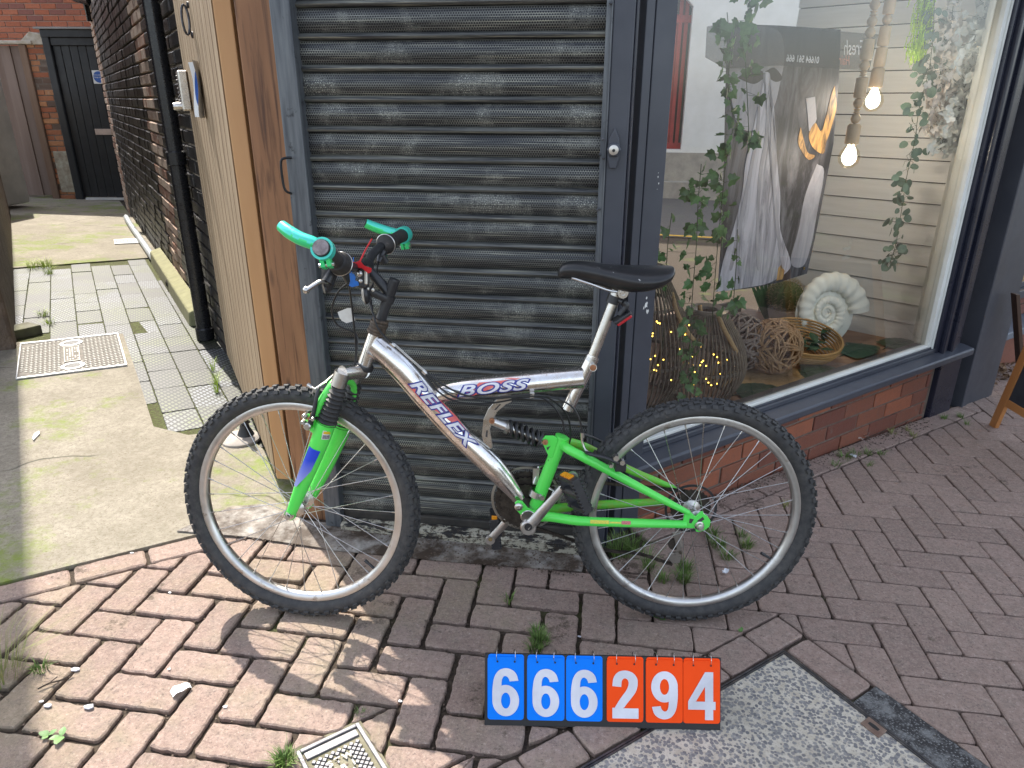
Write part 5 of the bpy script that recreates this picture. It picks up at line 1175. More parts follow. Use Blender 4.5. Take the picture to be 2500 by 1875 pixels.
for k, (ch, x0_, x1_, _, _, tilt) in enumerate(cards):
    a, b = x0_ / 1000, x1_ / 1000; blue = k < 3; cx = (a + b) / 2; o = .0035 + .0006 * k
    cd = thing("number_card", None, None, V((0, 0, 0))); bpy.data.objects.remove(cd)
    w_, y0_, y1_ = (b - a), .095, .965
    m = MB(); r = .018; hh = (y1_ - y0_); asp = BW / BH
    def rr(a, b, y0, y1, r=.012): 
        ps = []
        for cx_, cy_, s0 in ((b - r, y1 - r * asp, 0), (a + r, y1 - r * asp, 90), (a + r, y0 + r * asp, 180), (b - r, y0 + r * asp, 270)):
            for q in range(5): t = radians(s0 + q * 22.5); ps.append((cx_ + cos(t) * r, cy_ + sin(t) * r * asp))
        return ps
    for L_, (dx, dy) in enumerate(((.0015, .03), (-.001, -.004), (0, 0))):
        m.prism([S(x + dx, y + dy, .0008 + .0011 * L_) for x, y in rr(a, b, y0_, y1_)], bz * .0007)
    cardo = m.build("number_card", CBL if blue else COR, sbd)
    m = MB(); gh, gw = .665 * BH, .60 * .665 * BH * .96
    if True:
        X0 = cx * BW - gw * .5; Y0 = (y0_ + .05) * BH
        for A__, B__, dz in glyph(ch):
            n_ = len(A__); mk = lambda p: bL + bx * (X0 + p[0] * gh * .96) + bu * (Y0 + p[1] * gh) + bz * (.0045 + dz)
            m.add([mk(p) for p in A__] + [mk(p) for p in B__], [(i, i + 1, n_ + i + 1, n_ + i) for i in range(n_ - 1)])
    m.build("numeral", CWH, cardo)
    for hx in (.27, .75):
        c_ = a + (b - a) * hx; m = MB(); p0 = S(c_, .90, .005); m.lathe(p0, bz, [(.0001, 0), (.0022, 0)], 10); m.build("punch_hole", simple("black_hole", (.01, .01, .01)), cardo)
        m = MB(); rc = S(c_, .985, 0); tw = bx * random.uniform(-.35, .35)
        m.tube([rc + bu * (.0125 * sin(t)) + (bz + tw).normalized() * (.0125 * cos(t)) for t in [2 * pi * i / 20 for i in range(20)]], .0009, 6, closed=True); m.build("binder_ring", RING, sbd, smooth=True)

# ================================================================ COVERS IN THE PAVEMENT
n = N("exposed_aggregate"); 
vv = n.coord(); vo = n.new('ShaderNodeTexVoronoi'); vo.inputs['Scale'].default_value = 112; n.ln(vv, vo.inputs['Vector']); dis = vo.outputs['Distance']
sp = n.new('ShaderNodeSeparateColor'); n.ln(vo.outputs['Color'], sp.inputs[0])
stone = n.math('MULTIPLY', n.ramp(n.math('ADD', dis, n.math('MULTIPLY', n.noise(300, 2, .5), .25)), [(.62, 1), (.70, 0)]), n.ramp(sp.outputs[1], [(.08, 0), (.12, 1)]))
c = n.mix(n.ramp(n.noise(40, 5, .6), [(.35, 0), (.65, 1)]), (.42, .37, .29), (.55, .50, .41))
c = n.mix(stone, c, n.mix(n.ramp(sp.outputs[0], [(0, 0), (1, 1)]), (.12, .118, .125), (.27, .26, .245)))
v3 = n.vor(230, 'F1'); c = n.mix(n.math('MULTIPLY', n.ramp(v3, [(.25, 1), (.36, 0)]), .45), c, (.20, .19, .17))
c = n.mix(n.ramp(n.noise(1.7, 4, .6), [(.45, 0), (.7, .35)]), c, (.22, .20, .17))
n.base(c).rough(.7).bump(stone, .6, .002).bump(n.noise(250, 4, .6), .4, .001); AGG = n.mat
STEEL = simple("black_worn_steel", (.05, .05, .055), (.13, .12, .115), 40, .45, .7, .3, dirt=((.16, .10, .06), 20, .62))
big = thing("aggregate_cover", "large diamond shaped access cover filled with pale pebble concrete, right of the number board", "access cover", on(Mc[0], Mc[1] - .3))
def mc(a, b): return (Mc[0] + ml.x * a + mr.x * b, Mc[1] + ml.y * a + mr.y * b)
m = MB(); m.prism([on(*mc(a, b), -.02) for a, b in ((.010, .010), (.010, .85), (.85, .85), (.85, .010))], (0, 0, .018)); m.build("pebble_infill", AGG, big)
m = MB()
for o0, o1, z in ((-.001, .0035, .001), (.0055, .0095, .001)):
    m.prism([on(*mc(a, b), -.02) for a, b in ((o0, o0), (o1, o1), (o1, .85), (o0, .85))], (0, 0, .02 + z)); m.prism([on(*mc(a, b), -.02) for a, b in ((o0, o0), (.85, o0), (.85, o1), (o1, o1))], (0, 0, .0195 + z))
m.build("steel_frame", STEEL, big)
lk2 = xy(G(2133, 1775)); m = MB()
def lp(a, b): return on(lk2[0] + ml.x * a + mr.x * b, lk2[1] + ml.y * a + mr.y * b, -.004)
m.prism([lp(-.018, -.024), lp(-.018, .024), lp(.018, .024), lp(.018, -.024)], (0, 0, .006)); ls = m.build("lifting_plate", simple("rusty_plate", (.16, .10, .075), (.24, .17, .13), 60, .6, .4, .5), big, bevel=.0015)
m = MB(); m.prism([lp(-.004, -.013), lp(-.006, .0), lp(-.004, .013), lp(.004, .013), lp(.006, 0), lp(.004, -.013)], (0, 0, .0066)); m.build("key_slot", simple("black_hole", (.01, .01, .01)), ls)

# stop tap cover with its letters
sx1 = (V(S4) - V(S1)).normalized(); sy1 = V((-sx1.y, sx1.x)); sy1 = sy1 if sy1.dot(V(S2) - V(S1)) > 0 else -sy1
Wd_ = (V(S2) - V(S1)).dot(sy1)
def st(a, b, z=0.0): return on(S1[0] + sx1.x * a + sy1.x * b, S1[1] + sx1.y * a + sy1.y * b, z)
IRON = simple("cast_iron_light", (.20, .195, .205), (.14, .135, .145), 30, .5, .55, .4, dirt=((.20, .12, .08), 35, .62)); GRUB = simple("grubby_recess", (.17, .115, .08), (.10, .07, .05), 60, .9, 0, .6)
stw = thing("stop_tap_cover", "small cast iron stop tap cover with raised letters at the bottom edge", "stop tap cover", st(.1, Wd_ / 2))
Lc = .20
m = MB()
for a0, a1, b0, b1 in ((0, Lc, 0, .010), (0, Lc, Wd_ - .010, Wd_), (0, .010, .010, Wd_ - .010), (Lc - .01, Lc, .010, Wd_ - .010)): m.prism([st(a0, b0, -.02), st(a1, b0, -.02), st(a1, b1, -.02), st(a0, b1, -.02)], (0, 0, .021))
m.build("frame", IRON, stw, bevel=.002)
m = MB(); m.prism([st(.010, .010, -.02), st(Lc - .01, .010, -.02), st(Lc - .01, Wd_ - .010, -.02), st(.010, Wd_ - .010, -.02)], (0, 0, .0145)); lid = m.build("lid", GRUB, stw)
m = MB(); m.prism([st(.014, .014, -.02), st(.034, .014, -.02), st(.034, Wd_ - .014, -.02), st(.014, Wd_ - .014, -.02)], (0, 0, .0195)); m.build("smooth_band", IRON, lid, bevel=.0015)
m = MB(); q = .0145; ca, cb_ = .085, Wd_ / 2
for i in range(-4, 18):
    for j in range(-12, 14):
        a = .040 + (i + j) * q * .5; b = Wd_ / 2 + (i - j) * q * .5
        if .040 < a < Lc - .016 and .018 < b < Wd_ - .018:
            if abs(a - ca) < .026 and abs(b - cb_) < .027: continue
            h = q * .40; m.prism([st(a - h, b, -.006), st(a, b - h, -.006), st(a + h, b, -.006), st(a, b + h, -.006)], (0, 0, .0052))
m.build("diamond_studs", IRON, lid, bevel=.0008, seg=1)
exs = V((-sy1.x, -sy1.y, 0)); eys = V((-sx1.x, -sx1.y, 0))
text3("S T W", .021, st(.073, cb_, .0), exs, eys, IRON, "letters", lid, .0, bold=.0008)
text3("B B  1", .021, st(.097, cb_, .0), exs, eys, IRON, "letters", lid, .0, bold=.0008)

# alley inspection cover with diamond tread
a0_, a1_, a2_, a3_ = G(50, 842), G(288, 815), G(313, 897), G(40, 930)
ex = (a1_ - a0_ + a2_ - a3_).normalized(); ey = V((-ex.y, ex.x, 0)); cxy = (a0_ + a1_ + a2_ + a3_) / 4; hw_ = ((a1_ - a0_).length + (a2_ - a3_).length) / 4; hh_ = ((a3_ - a0_).length + (a2_ - a1_).length) / 4 * .97
def av(x, y, z=0.0): p = cxy + ex * (x * hw_) + ey * (y * hh_); return on(p.x, p.y, z)
ic = thing("inspection_cover", "rectangular light metal inspection cover with diamond tread in the alley floor", "inspection cover", on(cxy.x, cxy.y))
TRD = simple("tread_steel", (.37, .36, .33), (.28, .27, .24), 20, .5, .35, .3); TRF = simple("tread_field", (.085, .075, .06), (.14, .12, .10), 20, .75, .1, .3)
m = MB(); m.prism([av(-1, -1, -.02), av(1, -1, -.02), av(1, 1, -.02), av(-1, 1, -.02)], (0, 0, .028)); m.build("plate", TRF, ic, bevel=.002)
m = MB()
for k, (x0_, x1_, y0_, y1_) in enumerate(((-1, 1, .955, 1), (-1, 1, -1, -.955), (.965, 1, -.955, .955), (-1, -.975, -.955, .955))): m.prism([av(x0_, y0_, -.02), av(x1_, y0_, -.02), av(x1_, y1_, -.02), av(x0_, y1_, -.02)], (0, 0, .033))
m.build("rim_strip", simple("bright_rim", (.62, .63, .64), None, 20, .4, .6, .2), ic, bevel=.001)
m = MB(); nx = 12; ny = int(nx * hh_ / hw_ * 1.0)
for i in range(-nx, nx * 2):
    for j in range(-nx, nx * 2):
        u = (i + j) / nx; v_ = (i - j) / nx * hw_ / hh_ * .78
        if abs(u) < .94 and abs(v_) < .93:
            if abs(u) < .15 and abs(v_) < .92 and abs(v_) > .44: continue
            if abs(u) < .17 and abs(v_) < .46: continue
            s_ = .40 / nx; sy_ = s_ * hw_ / hh_ * .78; m.prism([av(u - s_, v_, .008), av(u, v_ - sy_, .008), av(u + s_, v_, .008), av(u, v_ + sy_, .008)], (0, 0, .003))
m.build("diamond_tread", TRD, ic)
for sy_ in (.68, -.68):
    q = av(0, sy_, .008); m = MB(); m.lathe(q, UP, [(.040, 0), (.040, .003), (.058, .003), (.058, 0)], 32); rg_ = m.build("socket_ring", simple("bright_rim", (.62, .63, .64)), ic)
    m = MB(); m.lathe(q, UP, [(.0001, .001), (.040, .001)], 24); m.build("socket", simple("socket_dark", (.03, .03, .03), (.12, .11, .1), 90, .6, bump=.4), rg_)
m = MB(); m.prism([av(-.15, -.44, .008), av(.15, -.44, .008), av(.15, .44, .008), av(-.15, .44, .008)], (0, 0, .003)); bdg = m.build("badge", TRF, ic)
m = MB()
for x0_, x1_, y0_, y1_ in ((-.15, .15, .41, .44), (-.15, .15, -.44, -.41), (-.15, -.135, -.41, .41), (.135, .15, -.41, .41)): m.prism([av(x0_, y0_, .011), av(x1_, y0_, .011), av(x1_, y1_, .011), av(x0_, y1_, .011)], (0, 0, .002))
rn = random.Random(5)
for r_ in range(5):
    x = -.10 + r_ * .05
    for k in range(9):
        if rn.random() < .85: y = -.34 + k * .08; m.prism([av(x, y, .011), av(x + .028, y, .011), av(x + .028, y + .05, .011), av(x, y + .05, .011)], (0, 0, .0015))
m.build("raised_marks", TRD, bdg)
# small white gully grating, lead pipe along the wall
gr = thing("gully_grating", "small white slotted grating set in the alley floor", "grating", G(308, 590)); m = MB()
p = [G(278, 586, .006), G(340, 583, .006), G(344, 594, .006), G(280, 597, .006)]; m.prism(p, (0, 0, .008)); m.build("plate", SW, gr)
m = MB()
for k in range(7):
    a, b = p[0] + (p[1] - p[0]) * ((k + .35) / 7), p[3] + (p[2] - p[3]) * ((k + .35) / 7); e_ = (p[1] - p[0]) / 14; c_ = b - a; m.prism([a + c_ * .2 + UP * .008, a + c_ * .2 + e_ + UP * .008, a + c_ * .8 + e_ + UP * .008, a + c_ * .8 + UP * .008], (0, 0, .001))
m.build("slots", simple("slot_grey", (.22, .22, .20)), gr)
m = MB(); m.tube(spline([G(308, 530, .03), G(318, 548, .03), G(340, 580, .03), G(358, 606, .03), G(374, 630, .03), G(384, 640, .02)], 5), .03, 12)
o = m.build("lead_pipe", simple("pale_lead", (.42, .45, .47), (.3, .32, .33), 12, .5, .2), smooth=True, origin=G(340, 580)); tag(o, "pale grey pipe lying along the foot of the painted brick wall", "pipe")
m = MB(); t0 = G(455, 722); m.tube([G(420, 690, .05), t0 + UP * .05], .05, 14); m.lathe(t0 + UP * .05, (t0 - G(420, 690)), [(.0001, .001), (.04, .001)], 14)
o = m.build("gully_pipe", simple("mossy_pipe", (.10, .09, .05), (.04, .035, .03), 15, .7), smooth=True, origin=t0); tag(o, "mossy stub of gully pipe beside the drainpipe foot", "pipe")
# kerb stones at the left wall
m = MB(); a, b = G(20, 835, .0), G(105, 815, .0); dv = (b - a).normalized(); pv = V((-dv.y, dv.x, 0)); m.box((a + b) / 2 + UP * .02 + pv * .1 - dv * .1, dv * .22, pv * .07, UP * .03); m.box((a + b) / 2 + UP * .01 + pv * .30 - dv * .16, dv * .14, pv * .14, UP * .02)
o = m.build("kerb_stones", simple("mossy_slate", (.06, .05, .04), (.13, .13, .07), 8, .8, bump=.6), bevel=.008, origin=a); tag(o, "dark mossy kerb stones against the left wall beside the inspection cover", "kerb stones")

# ================================================================ A-BOARD
ab = thing("pavement_sign", "wooden A frame chalkboard cut by the right picture edge", "pavement sign", G(2450, 1030))
WOOD = simple("varnished_pine", (.48, .22, .075), (.38, .15, .045), 8, .45, bump=.2, stretch=(1, 1, .2))
fx = (HZ(2500, 985, .06) - HZ(2448, 955, .06)).normalized(); fy = V((-fx.y, fx.x, 0)); f0 = G(2421, 1041)
lean = (UP * cos(radians(17)) + fy * sin(radians(17))).normalized(); fnn = fx.cross(lean).normalized()
tp = HZ(2510, 790, .42); lean = (tp - f0).normalized(); lean.x = max(lean.x, .0); lean.normalize()
fnn = fx.cross(lean).normalized(); fx2 = lean.cross(fnn).normalized()
def ap_(a, h, o=0.0): return f0 + fx * a + lean * h - fnn * o * -1
m = MB(); m.prism([ap_(-.022, -.004), ap_(.022, .0), ap_(.022, .7), ap_(-.022, .7)], fnn * -.02); m.build("leg", WOOD, ab, bevel=.002)
m = MB(); m.prism([ap_(.42, -.0), ap_(.464, .0), ap_(.464, .7), ap_(.42, .7)], fnn * -.02); m.build("leg", WOOD, ab, bevel=.002)
m = MB(); m.prism([ap_(.022, .13, -.002), ap_(.42, .13, -.002), ap_(.42, .17, -.002), ap_(.022, .17, -.002)], fnn * -.016); m.build("bottom_rail", WOOD, ab, bevel=.002)
m = MB(); m.prism([ap_(.022, .17, -.006), ap_(.42, .17, -.006), ap_(.42, .7, -.006), ap_(.022, .7, -.006)], fnn * -.006); m.build("chalk_panel", simple("chalk_black", (.022, .026, .035), (.04, .045, .055), 10, .8, bump=0), ab)
m = MB(); b0 = G(2492, 990); m.prism([b0 + fx * -.02, b0 + fx * .022, b0 + fx * .022 + UP * .6 - fy * .2, b0 - fx * .02 + UP * .6 - fy * .2], fy * .02); m.build("leg", simple("dark_pine", (.07, .035, .02), None, 8, .5), ab, bevel=.002)

# ================================================================ NEIGHBOURING SHOP
nb = thing("neighbour_shopfront", "neighbouring brick shopfront with warm lit window beyond the grey pilaster", "building", W(3.6, -.3, -.2))
def HWW(px, py, o): q = HW(px, py, o) - W0; return q.dot(WD), q.z
s1_, z1_ = HWW(2480, 722, -.25)
m = MB(); m.wbox(2.9, 6, -.5, -.262, -.5, z1_); m.build("wall_core", MORTAR, nb)
m = MB(); brickwall(m, W(2.9, -.25, 0), WD, WN, 3.0, -.20, z1_, j=.009); m.build("bricks", BR, nb, bevel=.003, seg=1)
m = MB(); m.wbox(2.9, 6, -.4, -.2, z1_, z1_ + .05); m.wbox(2.9, 6, -.4, -.24, z1_ + .05, z1_ + .085); m.build("sill", NAVY, nb, bevel=.004)
m = MB(); m.wbox(2.95, 6, -.8, -.34, z1_ + .05, z1_ + .06); m.build("lit_display_shelf", simple("warm_shelf", (.45, .30, .12)), nb)
WARM = N("warm_glow_wall"); WARM.base((.75, .52, .18)).rough(.8); WARM.b.inputs['Emission Color'].default_value = (1, .62, .18, 1); WARM.b.inputs['Emission Strength'].default_value = .25  # emission and warm tint stand in for lamplight falling on this wall
m = MB(); m.wbox(2.9, 6, -.84, -.82, z1_ + .06, 2.2); m.build("warm_glow_wall", WARM.mat, nb)
m = MB(); m.wbox(2.2, 2.95, -1.6, -.35, 2.0, 3.0); m.build("canopy", NAVY, nb)
sA, zA = HWW(2405, 868, -.2)
ld_ = thing("stone_ledge", "grey painted stone ledge on a low brick base beyond the grey pilaster", "ledge", W(2.75, -.25, -.1))
q = HZ(2448, 806, .07); m = MB(); lc_ = q + V((-.05, .25, 0)); m.box(lc_, WD * .36, WN * .30, UP * .022); m.build("slab", simple("ledge_grey", (.11, .13, .16), (.15, .17, .2), 12, .5, bump=.2), ld_, bevel=.006)
m = MB(); m.box(lc_ - UP * .14 - WN * .03, WD * .32, WN * .26, UP * .12); m.build("brick_base", BR, ld_)

# ================================================================ BACK STREET seen through the display bay
q = G(1640, 480); hy = q.y; hz = gz(q.x, hy)
op = thing("white_house", "white rendered house with red framed window, seen through the display bay at its left", "house", (q.x, hy, hz))
REND = simple("white_render", (.78, .78, .73), (.70, .70, .64), 3, .9, bump=.2)
def HB(px, py, o=0.0): return HY(px, py, hy + o)
r0, r1 = HB(1600, 365), HB(1692, 30); wx0, wx1, wz0, wz1 = r0.x, r1.x, r0.z, r1.z
m = MB(); m.abox(wx0 - 9, wx0, hy, hy + .5, hz - .5, 9); m.abox(wx1, wx1 + 12, hy, hy + .5, hz - .5, 9); m.abox(wx0, wx1, hy, hy + .5, hz - .5, wz0); m.abox(wx0, wx1, hy, hy + .5, wz1 + .35, 9)
m.prism([V((wx1, hy, wz1 + .1)), V((wx1, hy, wz1 + .35)), V((wx0, hy, wz1 + .35)), V(((wx0 + wx1) / 2, hy, wz1 + .33))], (0, .5, 0)); m.build("rendered_wall", REND, op)
m = MB(); m.abox(wx0, wx1, hy + .34, hy + .36, wz0, wz1 + .35); m.build("window_pane", simple("house_glass", (.03, .035, .04), None, 4, .1, bump=0), op)
m = MB()
for x in (wx0 + .03, (wx0 * .35 + wx1 * .65), wx1 - .10): m.abox(x - .05, x + .05, hy + .26, hy + .34, wz0, wz1 + .3)
for z in (wz0 + .05, wz1 - .08): m.abox(wx0, wx1, hy + .25, hy + .335, z - .06, z + .06)
m.abox(wx0, wx1 - .12, hy + .3, hy + .338, wz0, wz1); m.build("red_window_frame", simple("red_paint", (.42, .035, .035), None, 5, .5, bump=0), op)
m = MB(); STO = simple("steps_stone", (.42, .39, .32), (.3, .28, .24), 6, .9, bump=.3); za, zb, zc = HB(1640, 372).z, HB(1640, 440).z, hz - .1
m.abox(wx0 - 4, wx0 + 12, hy - .12, hy, zc, za); m.abox(wx0 - 4, wx0 + 1.9, hy - .35, hy - .12, zc, zb); m.build("stone_plinth", STO, op)
m = MB(); m.add([on(-6, hy - 5.2, -.002), on(16, hy - 5.2, -.002), on(16, hy - .3, -.002), on(-6, hy - .3, -.002)], [(0, 1, 2, 3)]); struct(m.build("road", simple("asphalt", (.085, .08, .075), (.115, .108, .10), 30, .9, bump=.5)))
yl = G(1640, 575); m = MB(); m.add([on(-5, yl.y - .05, .003), on(15, yl.y - .05, .003), on(15, yl.y + .05, .003), on(-5, yl.y + .05, .003)], [(0, 1, 2, 3)]); struct(m.build("road_marking", simple("road_yellow", (.70, .42, .04), None, 30, .8)))
# ================================================================ WINDOW DISPLAY
FZ = .195
def fp(px, py): return HZ(px, py, FZ)
def pxl(px, py, P, r): return hit(px, py, P, (WN))                 # on the window-parallel plane through P
WICK = simple("grey_willow", (.13, .105, .075), (.21, .175, .13), 30, .8, bump=.5)
ROPE = simple("jute_rope", (.50, .34, .17), (.38, .25, .12), 120, .9, bump=.8, bsc=300)
rnd2 = random.Random(11)
def lantern(c, H, prof, nribs, name, label, rope):
    t = thing(name, label, "lantern", c)
    pr = spline([(r, 0, z * H) for r, z in prof], 6)
    m = MB()
    for k in range(nribs):
        a = 2 * pi * k / nribs; m.tube([c + V((cos(a) * p.x, sin(a) * p.x, p.z)) for p in pr], .0042, 5)
    m.build("willow_ribs", WICK, t, smooth=True)
    m = MB()
    for i in (0, len(pr) // 3, 2 * len(pr) // 3, len(pr) - 1): m.lathe(c + UP * pr[i].z, UP, [(pr[i].x - .010, -.006), (pr[i].x - .002, -.006), (pr[i].x - .002, .006), (pr[i].x - .010, .006)], 40, closed=True)
    m.build("hoops", simple("grey_hoop", (.16, .14, .11), None, 30, .8), t)
    m = MB(); m.lathe(c + UP * H, UP, [(prof[-1][0] + .004, -.01), (prof[-1][0] + .012, .0), (prof[-1][0] - .0, .008), (prof[-1][0] - .03, .002), (prof[-1][0] - .03, -.008)], 36); m.build("rim", simple("tarnished_tin", (.32, .30, .26), None, 30, .5, .6), t, smooth=True)
    m = MB(); m.tube(spline(rope, 8), .0085, 10); m.build("rope_handle", ROPE, t, smooth=True)
    return t
la = W(.37, -.44, FZ); lb_ = W(.60, -.30, FZ)
def on_s(px, py, o): return HW(px, py, o)
lantern(la, .53, [(.15, 0), (.20, .2), (.205, .4), (.175, .65), (.11, .9), (.085, 1.0)], 60, "willow_lantern", "tall bulging willow lantern behind the glass at the left end", [on_s(1640, 715, -.33), on_s(1652, 760, -.27), on_s(1672, 800, -.25), on_s(1695, 830, -.25), on_s(1712, 822, -.26), on_s(1714, 790, -.28), on_s(1708, 745, -.31)])
lantern(lb_, .36, [(.125, 0), (.168, .25), (.172, .45), (.14, .7), (.085, .93), (.07, 1.0)], 56, "willow_lantern", "shorter willow lantern with a rope hanging down its right side", [on_s(1752, 768, -.22), on_s(1765, 798, -.17), on_s(1785, 835, -.15), on_s(1803, 866, -.16), on_s(1800, 845, -.18), on_s(1790, 800, -.21)])
# fairy lights in the lanterns
fl_ = thing("fairy_lights", "string of tiny warm lights wound inside the two willow lanterns", "fairy lights", la + UP * .1)
n = N("tiny_bulb_glow"); n.base((1, .6, .15)); n.b.inputs['Emission Color'].default_value = (1, .58, .08, 1); n.b.inputs['Emission Strength'].default_value = 2.5; GLOW = n.mat
for k in range(46):
    if k < 32: px_, py_, o = rnd2.uniform(1578, 1712), rnd2.choice([rnd2.uniform(860, 940), rnd2.uniform(780, 940)]), -.25
    else: px_, py_, o = rnd2.uniform(1712, 1780), rnd2.uniform(860, 950), -.155
    m = MB(); m.ball(HW(px_, py_, o), .0028, 6, 5); m.build("tiny_bulb", GLOW, fl_, smooth=True)
m = MB(); m.tube(spline([HW(rnd2.uniform(1585, 1705), y, -.26) for y in range(720, 950, 14)], 3), .0006, 4); m.build("wire", simple("thin_wire", (.2, .18, .12), None, 9, .5, .6), fl_)
# woven balls
def wball(c, r, name, label, mat, nb, seed, tr=.0048):
    rn = random.Random(seed); t = thing(name, label, "woven ball", c - UP * r); m = MB()
    for k in range(nb):
        ax = V((rn.gauss(0, 1), rn.gauss(0, 1), rn.gauss(0, 1))).normalized(); u = ax.orthogonal().normalized(); w = ax.cross(u); off = rn.uniform(-.55, .55); rr = sqrt(1 - off * off); ph = rn.uniform(0, 6.3); A0 = rn.uniform(0, 6.3); ln = rn.uniform(3.0, 5.2)
        m.tube([c + (ax * (off + .10 * sin(3 * a + ph)) + (u * cos(a + A0) + w * sin(a + A0)) * rr).normalized() * (r * (1 + .035 * sin(5 * a + ph))) for a in [ln * i / 30 for i in range(31)]], tr, 6)
    m.build("woven_canes", mat, t, smooth=True); return t
rb = .118; bc1 = fp(1880, 906) + UP * rb; wball(bc1, rb, "cane_ball", "pale tan woven cane ball in front of the shallow basket", simple("tan_cane", (.46, .30, .17), (.34, .21, .11), 40, .7, bump=.3), 60, 4)
bc2 = fp(1796, 898) + UP * .125; wball(bc2, .125, "cane_ball", "dark grey brown woven twig ball between the lantern and the pale ball", simple("dark_twig", (.16, .12, .10), (.30, .26, .23), 40, .8, bump=.3), 60, 9)
# shallow cane bowl
bw_ = fp(1948, 872); tlt = (UP + WN * .22 - WD * .1).normalized()
bo = thing("cane_bowl", "shallow tilted bowl of coiled golden cane holding dark green leaves", "bowl", bw_)
GC = simple("golden_cane", (.52, .32, .13), (.40, .23, .08), 30, .55, bump=.4, stretch=(1, 1, 8)); m = MB()
for k in range(13):
    t = k / 12; r = .05 + .118 * sin(t * pi / 2); h = .105 * (1 - cos(t * pi / 2)) + .012
    u = tlt.orthogonal().normalized(); w = tlt.cross(u); m.tube([bw_ + tlt * h + (u * cos(a) + w * sin(a)) * r for a in [2 * pi * i / 48 for i in range(48)]], .0055, 8, closed=True)
m.build("coiled_cane", GC, bo, smooth=True)
m = MB(); m.lathe(bw_ + tlt * .012, tlt, [(.0001, 0), (.052, 0)], 30); m.build("bowl_base", GC, bo)
LEAFD = simple("dark_leaf", (.012, .05, .022), (.03, .10, .04), 30, .45, bump=.3); 
def leaf(mb, c, d, nrm, L, W__, fold=.15, pts=None):
    d = d.normalized(); s = d.cross(nrm).normalized(); nrm = s.cross(d).normalized()
    pts = pts or [(0, 0), (.25, .38), (.55, .5), (.82, .28), (1, 0)]
    lft = [c + d * (x * L) + s * (y * W__) + nrm * (y * fold * W__ - x * x * .12 * L) for x, y in pts]; rgt = [c + d * (x * L) - s * (y * W__) + nrm * (y * fold * W__ - x * x * .12 * L) for x, y in pts]; mid = [c + d * (x * L) + nrm * (-x * x * .12 * L) for x, y in pts]
    k = len(pts); mb.add(lft + mid + rgt, [(i, i + 1, k + i + 1, k + i) for i in range(k - 1)] + [(k + i, k + i + 1, 2 * k + i + 1, 2 * k + i) for i in range(k - 1)])
m = MB()
for k in range(16): leaf(m, bw_ + tlt * .07 + V((rnd2.uniform(-.07, .09), rnd2.uniform(-.07, .05), 0)), V((rnd2.uniform(-1, 1), rnd2.uniform(-1, 1), rnd2.uniform(-.2, .5))), UP, .075, .045)
for k in range(9): leaf(m, bw_ + tlt * .105 + WD * .13, WD * 1 + V((rnd2.uniform(-.5, .5), rnd2.uniform(-.5, .5), rnd2.uniform(-.9, .6))), UP, .07, .025)
m.build("leaves", LEAFD, bo)
# ammonite plaque: a ribbed spiral
ac = HW(2018, 764, -.40); axn = (WN * 1.0 - WD * .35 + UP * .22).normalized(); au = (WD * .94 + WN * .33).normalized(); au = (au - axn * au.dot(axn)).normalized(); av_ = axn.cross(au).normalized()
am = thing("ammonite_plaque", "big cream ammonite fossil plaque leaning on the boarded side wall", "ornament", ac - UP * .19)
CREAM = simple("cream_plaster", (.84, .85, .79), (.76, .76, .68), 10, .7, bump=.2)
m = MB(); K = 330; pts = []; rad = []
for i in range(K):
    t = i / (K - 1); th_ = t * 2 * pi * 3.15; R = .0134 * math.exp(.137 * th_); 
    pts.append(ac + (au * cos(-th_ + .9) + av_ * sin(-th_ + .9)) * (R * .92) * V((1, 0, 0)).length + axn * .0); rad.append(R * .285 * (1 + .075 * sin(i * 2 * pi / 5.0) * (1 if t > .15 else 0)))
m.tube(pts, rad, 16, up=tuple(axn), sx=.62); 
m.build("ribbed_spiral", CREAM, am, smooth=70)
m = MB(); m.lathe(ac - axn * .022, axn, [(.0001, 0), (.16, 0), (.165, .008), (.15, .016), (.0001, .02)], 40); m.build("back_plate", CREAM, am, smooth=True)
# cactus in a white square pot
pc = fp(1908, 800) + V((.0, -.0, 0)); cs = thing("potted_cactus", "round spiny cactus in a square white pot behind the cane balls", "cactus", pc)
m = MB(); sq = lambda h, w: [pc + WD * a * w + WN * b * w + UP * h for a, b in ((-1, -1), (1, -1), (1, 1), (-1, 1))]
q = sq(0, .040) + sq(.105, .062) + sq(.105, .052) + sq(.085, .050); m.add(q, [(0, 1, 2, 3), (0, 1, 5, 4), (1, 2, 6, 5), (2, 3, 7, 6), (3, 0, 4, 7), (4, 5, 9, 8), (5, 6, 10, 9), (6, 7, 11, 10), (7, 4, 8, 11), (8, 9, 13, 12), (9, 10, 14, 13), (10, 11, 15, 14), (11, 8, 12, 15), (12, 13, 14, 15)]); m.build("pot", simple("pot_white", (.72, .72, .70), None, 5, .4, bump=0), cs, bevel=.002)
cc2 = pc + UP * .175; m = MB(); vs = []; 
for i in range(17):
    p = pi * i / 16
    for k in range(64): a = 2 * pi * k / 64; r = .082 * (1 + .06 * cos(16 * a)); vs.append(cc2 + V((sin(p) * cos(a) * r, sin(p) * sin(a) * r, cos(p) * .078)))
m.add(vs, [(i * 64 + k, (i + 1) * 64 + k, (i + 1) * 64 + (k + 1) % 64, i * 64 + (k + 1) % 64) for i in range(16) for k in range(64)]); m.build("ribbed_body", simple("cactus_green", (.10, .16, .06), (.16, .20, .09), 20, .8), cs, smooth=True)
m = MB()
